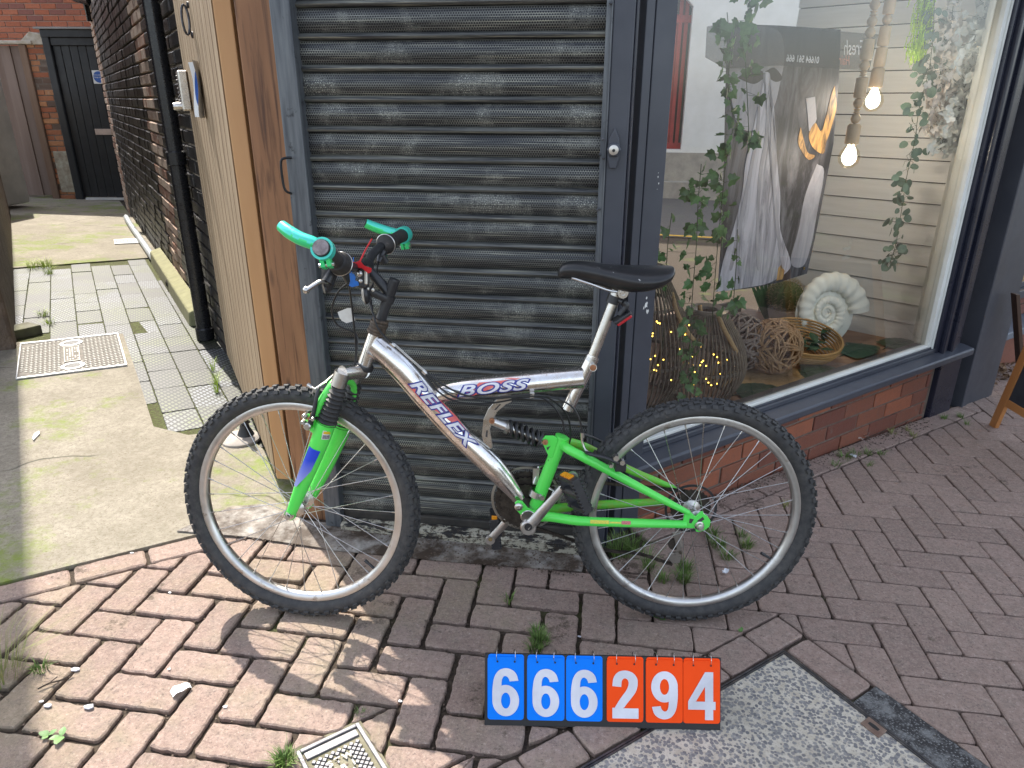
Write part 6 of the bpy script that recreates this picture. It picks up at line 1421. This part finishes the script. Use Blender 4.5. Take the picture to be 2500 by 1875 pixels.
for i in range(2, 14):
    p = pi * i / 16
    for k in range(16):
        a = 2 * pi * k / 16; e = V((sin(p) * cos(a), sin(p) * sin(a), cos(p))); b = cc2 + e * .086
        for j in range(5): dv = (e + V((rnd2.uniform(-.9, .9), rnd2.uniform(-.9, .9), rnd2.uniform(-.9, .9)))).normalized(); m.tube([b, b + dv * .022], [.0009, .0003], 3)
m.build("spines", simple("spine_straw", (.55, .46, .28), None, 9, .8, bump=0), cs)
# leaf behind
m = MB()
for a in range(9): leaf(m, pc + UP * .02 - WN * .08 - WD * .03, UP * 1 + WD * (-.6 + a * .16), WN, .27, .035)
o = m.build("palm_frond", simple("palm_green", (.05, .12, .05), (.09, .2, .08), 20, .5), origin=pc - WN * .08); tag(o, "thin palm frond standing behind the round cactus", "plant")
# raffia mat and monstera leaves on the floor
mt = W(.96, -.25, FZ + .001); m = MB(); m.lathe(mt, UP, [(.0001, .004)] + [(.008 * k, .004 + .0016 * (k % 2)) for k in range(1, 29)] + [(.232, 0)], 60)
o = m.build("raffia_mat", simple("raffia", (.48, .34, .17), (.38, .26, .12), 60, .9, bump=.8, bsc=200), smooth=True, origin=mt); tag(o, "round coiled raffia mat on the display floor under the pale ball", "mat")
MON = simple("monstera_green", (.012, .055, .03), (.02, .085, .045), 18, .35, bump=.2)
def monstera(c, ang, L, label):
    m = MB(); d = (WD * cos(ang) + WN * sin(ang)).normalized(); s = d.cross(UP).normalized()
    nl = 6; f = lambda x, y: c + d * (x * L) + s * (y * L) + UP * (.006 + .02 * sin(x * 2.6) * (1 - abs(y)))
    for sg_ in (-1, 1):
        for k in range(nl):
            t0, t1 = k / nl, (k + .80) / nl; e = .46 * (1 - ((t0 + .3) / 1.3 - .38) ** 2 * 2.4)
            m.add([f(t0, 0), f(t1 + .02, 0), f(t1 * .93 + .17, sg_ * e * .62), f(t1 * .93 + .13, sg_ * e), f(t0 * .93 + .06, sg_ * e * 1.02), f(t0 * .96 + .02, sg_ * e * .6)], [(0, 1, 2, 5), (5, 2, 3, 4)])
    m.add([f(.98, -.0), f(1.12, .0), f(.98, .12)], [(0, 1, 2)]); m.tube([f(-.35, .05), f(0, 0), f(1.0, 0)], [.0025, .0025, .001], 5)
    o = m.build("monstera_leaf", MON, origin=c); tag(o, label, "leaf"); return o
for (px_, py_, a, L, lb__) in ((1800, 965, .5, .20, "large dark monstera leaf on the mat edge beside the lanterns"), (1955, 918, .6, .15, "monstera leaf right of the pale cane ball"), (2010, 893, 2.9, .17, "monstera leaf in front of the cane bowl, close to the glass"), (2060, 868, .3, .17, "monstera leaf overlapping the middle of the leaf row"), (2105, 842, 2.6, .17, "monstera leaf under the ammonite's right foot"), (2165, 850, .2, .18, "monstera leaf nearest the right corner of the display"), (1600, 1020, .3, .14, "monstera leaf low at the left end of the display, seen through the rear wheel")):
    monstera(fp(px_, py_), a, L, lb__)
# ---- banner print: a grey face with long hands and a splash of gold
oP = -.42
def Q(px, py, o=0.0): return HW(px, py, oP + o)
ban = thing("hanging_banner", "large grey printed banner in the window with pale hands before a face", "banner", Q(1860, 690))
def greys(name, a, b, sc=14, st_=(1, 1, .25), lo=.35, hi=.65): 
    n = N(name); f = n.noise(sc, 7, .7, n.coord(st_), .8); c = n.mix(n.ramp(f, [(lo, 0), (hi, 1)]), a, b); n.base(c).rough(.6); return n.mat
PBK = greys("print_dark", (.02, .02, .025), (.20, .20, .23), 11, (1, 1, .22), .44, .72); PGR = greys("print_mid", (.22, .22, .25), (.42, .42, .47), 9); PLT = greys("print_light", (.15, .15, .18), (.52, .52, .59), 16, (1, 1, .13), .36, .60); PGD = greys("print_gold", (.10, .06, .03), (.50, .28, .09), 26, (1, 1, .35), .38, .58); PDK = greys("print_black", (.012, .012, .014), (.035, .035, .04))
def bpoly(pts, mat, name, o, parent=ban, th=.0008): m = MB(); m.prism([Q(x, y, o) for x, y in cr2(pts + [pts[0]], 5)[:-1]] if len(pts) > 6 else [Q(x, y, o) for x, y in pts], WN * -th); return m.build(name, mat, parent)
m = MB(); ed = [(1776, 58), (1900, 62), (2053, 72), (2048, 200), (2035, 350), (2010, 480), (1990, 580), (1970, 668), (1900, 690), (1830, 704), (1752, 712), (1760, 600), (1768, 400), (1772, 200)]
m.prism([Q(x, y) for x, y in ed], WN * -.0015); m.build("banner_cloth", PBK, ban)
bpoly([(1778, 70), (1800, 66), (1860, 64), (1905, 80), (1915, 140), (1905, 200), (1890, 260), (1860, 300), (1830, 320), (1800, 300), (1786, 240), (1779, 160)], PGR, "face_print", .001)
bpoly([(1800, 190), (1840, 165), (1865, 175), (1890, 165), (1910, 190), (1895, 200), (1870, 190), (1840, 205)], PDK, "lips_print", .002)
bpoly([(1862, 175), (1868, 178), (1858, 230), (1850, 262), (1836, 330), (1820, 400), (1812, 470), (1790, 560), (1765, 640), (1754, 700), (1752, 712), (1835, 700), (1880, 690), (1925, 660), (1928, 630), (1905, 560), (1905, 480), (1898, 400), (1893, 300), (1886, 240), (1875, 240), (1872, 262), (1880, 200), (1878, 178)], PLT, "hands_print", .0022)
for pts in ([(1872, 240), (1868, 330), (1852, 430), (1846, 560), (1848, 650), (1856, 650), (1853, 560), (1860, 430), (1876, 330), (1877, 244)], [(1850, 262), (1844, 330), (1824, 440), (1800, 560), (1782, 650), (1790, 650), (1808, 560), (1832, 440), (1852, 330), (1856, 262)], [(1886, 250), (1888, 330), (1893, 430), (1903, 560), (1915, 640), (1909, 650), (1895, 560), (1886, 430), (1881, 330)]): bpoly(pts, PGR, "finger_shade", .003)
bpoly([(2038, 210), (2042, 260), (2030, 310), (2018, 345), (2010, 375), (1985, 360), (1975, 330), (1990, 300), (2005, 320), (2018, 280), (2030, 230)], PGD, "gold_print", .002)
bpoly([(1955, 310), (1962, 340), (1972, 372), (1990, 380), (1975, 390), (1958, 370), (1948, 345)], PGD, "gold_print", .0021)
bpoly([(1900, 655), (1908, 645), (1916, 662), (1910, 682), (1896, 685)], PGD, "gold_print", .0026)
bpoly([(1995, 400), (2012, 420), (1995, 520), (1980, 600), (1960, 650), (1930, 640), (1950, 560), (1965, 480)], PGR, "drapery_print", .001)
bpoly([(1968, 240), (1990, 236), (1994, 290), (1984, 318), (1975, 320), (1972, 280)], PGR, "drapery_print", .0015)
m = MB(); q = Q(1963, 655, .004); m.lathe(q, WN, [(.003, 0), (.0065, .001), (.0065, .002), (.003, .002)], 14); m.build("eyelet", simple("brass", (.7, .5, .15), None, 20, .3, .9), ban)
# sheer grey band with mirrored white lettering
n = N("sheer_band"); tr2 = n.new('ShaderNodeBsdfTransparent'); mxx = n.new('ShaderNodeMixShader'); mxx.inputs[0].default_value = .42; n.base((.05, .05, .055)).rough(.4); n.ln(tr2.outputs[0], mxx.inputs[1]); n.ln(n.b.outputs[0], mxx.inputs[2]); n.ln(mxx.outputs[0], n.out.inputs[0]); SHEER = n.mat
sb_ = thing("window_lettering", "sheer dark strip across the banner top with mirrored white phone number and script", "window sign", Q(1940, 120, .06))
m = MB(); m.prism([Q(x, y, .06) for x, y in ((1726, 65), (1776, 55), (2145, 84), (2122, 172), (1900, 160), (1772, 168), (1722, 140))], WN * -.0008); m.build("sheer_strip", SHEER, sb_)
LWH = simple("letter_white", (.72, .72, .74), None, 5, .5, bump=0); LPK = simple("letter_pink", (.55, .25, .20), None, 5, .5, bump=0)
ld2 = (Q(1990, 147, .062) - Q(1930, 143, .062)).normalized()
text3("01664 561 666", .034, Q(1961, 145, .062), -ld2, UP, LWH, "phone_number", sb_, .001, bold=.0006, align='CENTER')
text3("Fresh", .080, Q(2088, 118, .062), -(Q(2120, 122, .062) - Q(2060, 122, .062)).normalized(), UP, LWH, "script_lettering", sb_, .001, shear=.4, sx=.8)
text3("Hair", .052, Q(2064, 148, .062), -ld2, UP, LPK, "script_lettering", sb_, .001, shear=.4, sx=.8)
# lower faint lettering on the glass
m = thing("glass_sticker", "faint pale mirrored lettering on the glass between banner and ammonite", "window sticker", HW(2068, 640, -.045))
gt_ = simple("faint_letter", (.62, .66, .60), None, 5, .6, bump=0)
for s_, y, sz in (("EMILY", 608, .020), ("ORTU", 628, .020)): text3(s_, sz, HW(2067, y, -.045), -WD, UP, gt_, "sticker_text", m, .0008)
q = HW(2077, 590, -.045); k_ = MB(); k_.lathe(q, WN, [(.008, 0), (.0095, .0004)], 18); k_.build("sticker_ring", gt_, m)
# mannequin-like pale drapes at the left behind the ivy
# ---- pendant lamps of turned beads
BEAD = simple("turned_beech", (.72, .55, .37), (.62, .45, .28), 20, .5, bump=.1)
n = N("filament_glow"); n.base((1, .6, .2)); n.b.inputs['Emission Color'].default_value = (1, .50, .12, 1); n.b.inputs['Emission Strength'].default_value = 14; FIL = n.mat
n = N("bulb_glass"); tr3 = n.new('ShaderNodeBsdfTransparent'); tr3.inputs[0].default_value = (1, .95, .84, 1); gl3 = n.new('ShaderNodeBsdfGlossy'); gl3.inputs['Roughness'].default_value = .05; mx3 = n.new('ShaderNodeMixShader'); mx3.inputs[0].default_value = .14; n.ln(tr3.outputs[0], mx3.inputs[1]); n.ln(gl3.outputs[0], mx3.inputs[2]); n.ln(mx3.outputs[0], n.out.inputs[0]); BG = n.mat
def pendant(px_, py_, o, label, H, beads):
    c = HW(px_, py_, o); t = thing("pendant_lamp", label, "pendant lamp", c + UP * .4)
    m = MB(); m.lathe(c, UP, [(.0001, -.045), (.02, -.041), (.038, -.022), (.043, 0), (.036, .024), (.022, .042), (.016, .055)], 24); b_ = m.build("bulb", BG, t, smooth=True)
    m = MB(); m.box(c - UP * .002, V((.008, 0, 0)), V((0, .004, 0)), UP * .020); m.build("filament", FIL, b_)
    m = MB(); m.lathe(c + UP * .052, UP, [(.018, 0), (.026, .0), (.027, .008), (.026, .07), (.020, .078), (.0001, .078)], 22); m.build("wooden_socket", BEAD, t, smooth=True)
    z = .13
    m = MB(); k = 0
    while z < H + .75:
        if beads[k % len(beads)] == 'b': m.lathe(c + UP * z, UP, [(.004, 0), (.012, .004), (.019, .016), (.019, .024), (.012, .036), (.004, .04)], 18); z += .038
        elif beads[k % len(beads)] == 's': m.lathe(c + UP * z, UP, [(.004, 0), (.014, .003), (.008, .010), (.014, .018), (.004, .020)], 18); z += .02
        else: m.lathe(c + UP * z, UP, [(.004, 0), (.021, .002), (.023, .01), (.022, .075), (.004, .08)], 18); z += .08
        k += 1
    m.build("turned_beads", BEAD, t, smooth=True)
    lt = bpy.data.lights.new("bulb_light", 'POINT'); lt.energy = 1.2; lt.color = (1, .96, .92); lt.shadow_soft_size = .04
    lo_ = bpy.data.objects.new("bulb_light", lt); scene.collection.objects.link(lo_); lo_.location = c - t.location; lo_.parent = t
    return t
pendant(2073, 384, -.24, "lower glowing filament bulb pendant on turned wooden beads", .62, "bsbcsbcb")
pendant(2131, 246, -.32, "upper glowing filament bulb pendant beside the boarded wall", .60, "ccbcsbc")
# ---- hanging foliage
IVY1 = simple("ivy_leaf", (.06, .16, .04), (.15, .31, .09), 25, .5, bump=.2, isl=.6); IVS = simple("ivy_stem", (.06, .09, .04), None, 9, .7, bump=0)
def ivyleaf(mb, c, d, nrm, L):
    d = d.normalized(); s = d.cross(nrm).normalized(); nn2 = s.cross(d)
    pts = [(0, 0), (-.12, .30), (.08, .52), (.30, .40), (.52, .46), (.60, .22), (1.0, 0), (.60, -.22), (.52, -.46), (.30, -.40), (.08, -.52), (-.12, -.30)]
    q = [c + d * (x * L) + s * (y * L) + nn2 * (-.25 * abs(y) * L - .12 * x * x * L) for x, y in pts]; q.append(c + d * (.35 * L))
    mb.add(q, [(i, (i + 1) % 12, 12) for i in range(12)])
def garland(name, label, path, kind, dens, spread, size, mat, stem, seed, cat="garland"):
    rn = random.Random(seed); P_ = spline([HW(x, y, o) for x, y, o in path], 8); t = thing(name, label, cat, P_[-1])
    m = MB(); ms = MB(); ms.tube(P_, .0014, 5)
    tot = sum((P_[i + 1] - P_[i]).length for i in range(len(P_) - 1)); k = int(tot * dens)
    for i in range(k):
        u = rn.random() * (len(P_) - 1.01); j = int(u); p = P_[j] + (P_[j + 1] - P_[j]) * (u - j)
        off = (WD * rn.gauss(0, 1) + WN * rn.gauss(0, .5) + UP * rn.gauss(0, .4)) * spread; c = p + off; ms.tube([p, c], .0008, 3)
        nrm = (WN + V((rn.uniform(-.8, .8), rn.uniform(-.8, .8), rn.uniform(-.5, .6)))).normalized(); dv = (off.normalized() * .8 + UP * rn.uniform(-1.1, .2) + WD * rn.uniform(-.5, .5)); dv = dv - nrm * dv.dot(nrm); L = size * rn.uniform(.6, 1.25)
        if dv.length < .05: dv = nrm.orthogonal()
        if kind == 'ivy': ivyleaf(m, c, dv, nrm, L)
        elif kind == 'euc': leaf(m, c, dv, nrm, L, L * .78, .1, [(0, .05), (.12, .35), (.38, .5), (.68, .46), (.9, .24), (1, 0)])
        elif kind == 'flower':
            for q in range(4): a = q * pi / 2 + rn.random(); d2 = (nrm.orthogonal().normalized() * cos(a) + nrm.cross(nrm.orthogonal().normalized()) * sin(a) + nrm * .35); leaf(m, c, d2, nrm, L, L * .8, .2, [(0, .08), (.35, .42), (.75, .5), (1, .12)])
        elif kind == 'fine':
            q0_ = c; pl = [q0_ + UP * (-.012 * w) + WD * rn.uniform(-.004, .004) for w in range(5)]; m.tube(pl, [.0016] * 5, 4); 
            for w in range(5): leaf(m, pl[w], WD * rn.uniform(-1, 1) - UP * .8, nrm, .012, .004)
    m.build("leaves" if kind != 'flower' else "petals", mat, t, smooth=False); ms.build("stem", stem, t); return t
iv = "ivy garlands hanging in the window"
garland("ivy_garland", "ivy strand hanging in front of the banner's left half, ending above mid height", [(1832, -20, -.14), (1822, 60, -.13), (1820, 140, -.13), (1824, 230, -.13), (1828, 320, -.13), (1830, 360, -.13)], 'ivy', 95, .022, .038, IVY1, IVS, 1)
garland("ivy_garland", "long ivy strand along the banner's left edge down to the lanterns", [(1775, 30, -.12), (1782, 120, -.12), (1778, 220, -.12), (1790, 300, -.12), (1772, 400, -.12), (1762, 500, -.12), (1752, 600, -.12), (1744, 700, -.12), (1738, 790, -.12)], 'ivy', 95, .024, .038, IVY1, IVS, 2)
garland("ivy_garland", "leafy ivy strand falling over the two lanterns", [(1712, 400, -.10), (1704, 500, -.10), (1700, 600, -.10), (1692, 700, -.10), (1686, 800, -.10), (1682, 900, -.10), (1678, 970, -.10)], 'ivy', 90, .022, .036, IVY1, IVS, 3)
garland("ivy_garland", "sparse ivy strand nearest the left window frame above the saddle", [(1640, 520, -.10), (1630, 600, -.10), (1626, 690, -.10), (1622, 780, -.10), (1618, 850, -.10)], 'ivy', 26, .022, .032, IVY1, IVS, 4)
garland("ivy_garland", "short ivy strand over the bottom left corner of the banner", [(1800, 560, -.12), (1798, 640, -.12), (1792, 720, -.12), (1788, 770, -.12)], 'ivy', 50, .016, .036, IVY1, IVS, 5)
EU = simple("eucalyptus_leaf", (.10, .18, .12), (.18, .27, .20), 20, .55, bump=.1, isl=.5)
garland("eucalyptus_garland", "grey green eucalyptus garland hanging down the right side of the window", [(2282, -20, -.22), (2278, 80, -.22), (2268, 170, -.22), (2245, 260, -.22), (2232, 350, -.22), (2214, 430, -.22), (2200, 520, -.22), (2186, 600, -.22), (2172, 645, -.22)], 'euc', 150, .026, .040, EU, IVS, 6)
PW = simple("white_petal", (.86, .88, .87), (.76, .81, .79), 20, .6, bump=0); 
garland("white_flower_garland", "mass of white silk flowers hanging at the upper right of the window", [(2425, -20, -.13), (2400, 60, -.13), (2378, 140, -.14), (2352, 220, -.15), (2325, 290, -.16), (2290, 370, -.18)], 'flower', 520, .046, .028, PW, IVS, 7)
garland("white_flower_garland", "smaller trail of white flowers beside the eucalyptus", [(2330, -20, -.2), (2320, 80, -.2), (2300, 160, -.2), (2285, 250, -.2), (2270, 320, -.2)], 'flower', 260, .034, .026, simple("blush_petal", (.70, .62, .56), (.74, .70, .66), 10, .6, bump=0), IVS, 8)
garland("green_trailing_plant", "bright lime green trailing plant at the top of the window", [(2262, -20, -.25), (2256, 30, -.25), (2250, 80, -.25), (2238, 125, -.25)], 'fine', 1100, .028, .02, simple("lime_leaf", (.40, .68, .03), (.55, .78, .05), 20, .5, bump=0), IVS, 9, "plant")

# ================================================================ WEEDS, GRASS, LITTER
GR = simple("grass_blade", (.10, .19, .035), (.20, .30, .07), 40, .6, bump=0, isl=.55); GRY = simple("dry_grass", (.34, .30, .12), (.22, .26, .07), 40, .7, bump=0, isl=.4)
def tuft(mb, c, R, n_, h, rn, sp=1.0):
    for k in range(n_):
        a = rn.uniform(0, 2 * pi); r = R * sqrt(rn.random()); b = c + V((cos(a) * r, sin(a) * r, -.012)); b.z = gz(b.x, b.y) - .008
        out = V((cos(a), sin(a), 0)) * rn.uniform(.1, 1.0) * sp + V((rn.uniform(-.3, .3), rn.uniform(-.3, .3), 0)); L = h * rn.uniform(.5, 1.2); w = rn.uniform(.0008, .0016); s = out.cross(UP); s = s.normalized() if s.length > 1e-4 else V((1, 0, 0))
        p0, p1, p2 = b, b + UP * L * .55 + out * L * .25, b + UP * L * .8 + out * L * .75
        mb.add([p0 - s * w, p0 + s * w, p1 + s * w * .8, p1 - s * w * .8, p2], [(0, 1, 2, 3), (3, 2, 4)])
rn = random.Random(21)
def gtuft(px_, py_, R, n_, h, label, mat=GR, sp=1.0, more=()):
    c = G(px_, py_); m = MB(); tuft(m, c, R, n_, h, rn, sp)
    for (x, y, R2, n2) in more: tuft(m, G(x, y), R2, n2, h, rn, sp)
    o = m.build("joint_grass" if more else "grass_tuft", mat, origin=c); tag(o, label, None if more else "grass tuft", kind="stuff" if more else None)
gtuft(1318, 1568, .022, 190, .035, "dense round grass tuft just above the number board", more=((1312, 1548, .016, 90), (1306, 1588, .014, 70)))
gtuft(1242, 1466, .012, 22, .045, "thin grass tuft in the joint above the number board and left of it")
gtuft(700, 1858, .018, 90, .045, "bright grass tuft against the left corner of the stop tap cover", more=((690, 1868, .015, 60),))
gtuft(878, 1742, .010, 26, .022, "tiny grass tuft at the top corner of the stop tap cover")
gtuft(102, 1636, .016, 60, .04, "small green grass tuft in the left paver joint")
gtuft(-10, 1660, .05, 90, .16, "long straggling grass at the lower left picture edge", GRY, 1.6)
gtuft(1512, 1352, .035, 150, .085, "tall grass clump at the foot of the window frame behind the rear wheel", GR, 1.2, ((1545, 1345, .03, 70), (1580, 1385, .02, 50)))
gtuft(1672, 1395, .020, 120, .05, "grass tuft under the rear derailleur", more=((1668, 1418, .018, 90),))
gtuft(1755, 1335, .022, 130, .045, "grass row right of the rear hub", more=((1738, 1310, .018, 80), (1775, 1362, .02, 90), (1730, 1296, .012, 40)))
gtuft(1822, 1335, .018, 90, .045, "grass tuft lower right inside the rear wheel", more=((1812, 1310, .012, 40),))
gtuft(1618, 1418, .014, 60, .045, "grass tuft lower left inside the rear wheel")
gtuft(1920, 1236, .012, 30, .035, "yellowed tuft at the right rim of the rear wheel", GRY)
gtuft(2060, 1118, .022, 70, .04, "straggly grass beside the rear wheel near the brick base", GR, 1.4, ((2090, 1110, .02, 40), (2040, 1138, .014, 30)))
gtuft(2118, 1108, .015, 45, .04, "grass tuft next to the straggly grass", GR, 1.2, ((2150, 1110, .012, 26), (2122, 1138, .01, 20)))
gtuft(2178, 1058, .015, 40, .035, "grass tuft by the border bricks below the sill", GRY, 1.3, ((2230, 1065, .015, 40), (2215, 1050, .01, 25)))
gtuft(2305, 1022, .012, 40, .035, "small tuft in front of the brick base's right end", more=((2345, 1018, .014, 55), (2360, 1036, .010, 25)))
gtuft(112, 650, .05, 130, .09, "bright weed clump at the far edge of the alley paving", simple("weed_lime", (.32, .44, .06), (.42, .52, .08), 20, .6, bump=0), 1.6, ((80, 655, .04, 60), (118, 668, .03, 60)))
gtuft(105, 770, .03, 60, .06, "lime weed beside the kerb stones", simple("weed_lime", (.32, .44, .06)), 1.6, ((120, 790, .03, 40),))
gtuft(520, 905, .010, 26, .10, "tall thin weed on the alley paving left of the gate", simple("weed_lime", (.32, .44, .06)), .7, ((528, 935, .012, 30), (530, 955, .012, 30)))
# broad leaved seedlings
def seedling(px_, py_, s_, label):
    c = G(px_, py_, .004); m = MB()
    for k in range(5): a = rn.uniform(0, 6.28); leaf(m, c, V((cos(a), sin(a), .35)), UP, s_ * rn.uniform(.7, 1.1), s_ * .6)
    o = m.build("weed_seedling", simple("seedling_green", (.07, .17, .035), (.11, .23, .05), 30, .5, bump=0), origin=c); tag(o, label, "weed")
seedling(1608, 1508, .024, "small broad leaved seedling in the joint under the rear tyre"); seedling(1812, 1540, .014, "tiny seedling left of the diamond cover's top corner"); seedling(150, 1798, .026, "leafy weed at the lower left picture corner"); seedling(118, 1795, .022, "darker leafy weed at the lower left picture corner")
# joint moss and crumbs: uncountable
m = MB()
for k in range(2600):
    x, y = rn.uniform(-2.0, .15), rn.uniform(.95, 1.95); s_ = rn.uniform(.0008, .0022); c = on(x, y, -.008 + rn.random() * .003); m.box(c, V((s_, s_ * .3, 0)), V((-s_ * .2, s_, 0)), UP * s_ * .7)
for k in range(900):
    x, y = rn.uniform(-1.2, 0.1), rn.uniform(1.84, 1.97); s_ = rn.uniform(.0008, .0028); c = on(x, y, .006); m.box(c, V((s_, s_ * .3, 0)), V((-s_ * .2, s_, 0)), UP * s_ * .7)
for k in range(500):
    s0_, o0_ = rn.uniform(.3, 1.9), abs(rn.gauss(.0, .05)) + .004; q = W(s0_, o0_, 0); s_ = rn.uniform(.0008, .003); m.box(on(q.x, q.y, .001), V((s_, s_ * .3, 0)), V((-s_ * .2, s_, 0)), UP * s_ * .6)
o = m.build("joint_grit", simple("grit", (.20, .15, .11), (.09, .06, .045), 300, .95, bump=0, isl=.6)); tag(o, "loose grit and crumbs of moss in the paver joints", None, kind="stuff")
# dry leaves heaps behind the pilaster
m = MB()
for k in range(90):
    c = G(2435 + rn.gauss(0, 22), 905 + rn.gauss(0, 16), rn.uniform(0, .03)); leaf(m, c, V((rn.uniform(-1, 1), rn.uniform(-1, 1), rn.uniform(-.5, .5))), V((rn.uniform(-.5, .5), rn.uniform(-.5, .5), 1)), .04, .025, .4)
o = m.build("dry_leaves", simple("dead_leaf", (.17, .095, .05), (.28, .18, .10), 20, .9, bump=0, isl=.6)); tag(o, "heap of dry brown leaves behind the grey pilaster", None, kind="stuff")
m = MB()
for k in range(34):
    c = G(2098 + rn.gauss(0, 12), 1062 + rn.gauss(0, 7), rn.uniform(.002, .02)); leaf(m, c, V((rn.uniform(-1, 1), rn.uniform(-1, 1), rn.uniform(-.3, .6))), V((rn.uniform(-.5, .5), rn.uniform(-.5, .5), 1)), .022, .014, .4)
o = m.build("leaf_litter", simple("pale_litter", (.42, .30, .20), (.30, .30, .32), 60, .9, bump=0, isl=.5)); tag(o, "wisp of pale dead leaves and web at the brick base", None, kind="stuff")
# litter
PAP = simple("white_paper", (.78, .79, .82), None, 30, .7, bump=0)
def scrap(pts, label, name="paper_scrap", dz=.006, th=.0006, mat=PAP, lift=0.0):
    ps = [G(x, y, dz + (lift if i % 2 else 0)) for i, (x, y) in enumerate(pts)]; m = MB(); m.prism(ps, (0, 0, th)); o = m.build(name, mat, origin=ps[0]); tag(o, label, "litter")
m = MB(); aa = [G(415, 1695, .003), G(423, 1706, .004), ]; 
p0, p1 = G(419, 1697, .002), G(466, 1676, .002); ux = (p1 - p0).normalized(); uy = V((-ux.y, ux.x, 0)); K = 10
for i in range(K + 1):
    t = i / K; z = .004 + .010 * sin(pi * t) + .003 * sin(9 * t); w_ = .012 + .002 * sin(5 * t)
    for s_ in (-1, 1): q = p0 + (p1 - p0) * t + uy * w_ * s_; m.v.append((q.x, q.y, gz(q.x, q.y) + z))
for i in range(K): m.f.append([2 * i, 2 * i + 1, 2 * i + 3, 2 * i + 2]); m.m.append(0)
o = m.build("paper_scrap", PAP, origin=p0); tag(o, "curled white strip of paper on the sunlit pavers", "litter")
SLT = simple("slate_chip", (.42, .42, .46), (.34, .34, .38), 50, .7, bump=.2)
def chip(px_, py_, s_, label, mat=SLT):
    c = G(px_, py_, .002); m = MB(); k = 6; ps = [c + V((cos(2 * pi * i / k) * s_ * rn.uniform(.6, 1.3), sin(2 * pi * i / k) * s_ * rn.uniform(.4, .8), 0)) for i in range(k)]; m.prism(ps, UP * s_ * .25); o = m.build("stone_chip", mat, origin=c, bevel=s_ * .06); tag(o, label, "stone chip")
chip(183, 1635, .012, "grey slate chip beside the twig at lower left"); chip(217, 1727, .014, "flat grey slate chip, larger of the lower left pair"); chip(116, 1724, .012, "flat grey slate chip, smaller of the lower left pair"); chip(101, 1713, .006, "tiny white chip at lower left", PAP)
chip(322, 1350, .006, "round white pebble on the edge of the slab", PAP); chip(413, 1634, .005, "white pebble near the paper strip", PAP); chip(550, 1726, .006, "white pebble in the joint right of the paper strip", PAP); chip(1414, 1554, .006, "grey chip in the joint above the third blue card"); chip(415, 1447, .005, "white pebble in the joint by the front tyre", PAP); chip(977, 1712, .006, "white pebble right of the stop tap cover's top corner", PAP)
m = MB(); m.tube(spline([G(92, 1682, .006), G(120, 1668, .008), G(150, 1660, .006), G(178, 1644, .008)], 4), [.0022] * 13, 5); m.tube([G(120, 1668, .008), G(140, 1652, .01)], .0014, 4); o = m.build("twig", simple("twig_dark", (.05, .035, .025), None, 20, .9), origin=G(120, 1668)); tag(o, "dark forked twig on the pavers at lower left", "twig")
scrap([(78, 1070), (84, 1058), (95, 1052), (97, 1058), (90, 1066), (82, 1074)], "small white feather like scrap on the shaded side of the slab", lift=.004)
scrap([(1985, 1038), (2008, 1043), (2014, 1048), (1992, 1045)], "white paper shred by the grass at the brick base"); scrap([(1988, 1088), (2003, 1086), (1998, 1094), (1990, 1094)], "white shred at the foot of the brick base")
scrap([(2078, 1107), (2092, 1112), (2090, 1118), (2074, 1110)], "white cigarette end in the straggly grass")
m = MB(); c_ = G(1772, 1400, .004)
for k in range(6): leaf(m, c_, V((rn.uniform(-1, 1), rn.uniform(-1, 1), .6)), UP, .018, .01)
o = m.build("tissue_wisp", PAP, origin=c_); tag(o, "wisp of white tissue inside the rear wheel", "litter")
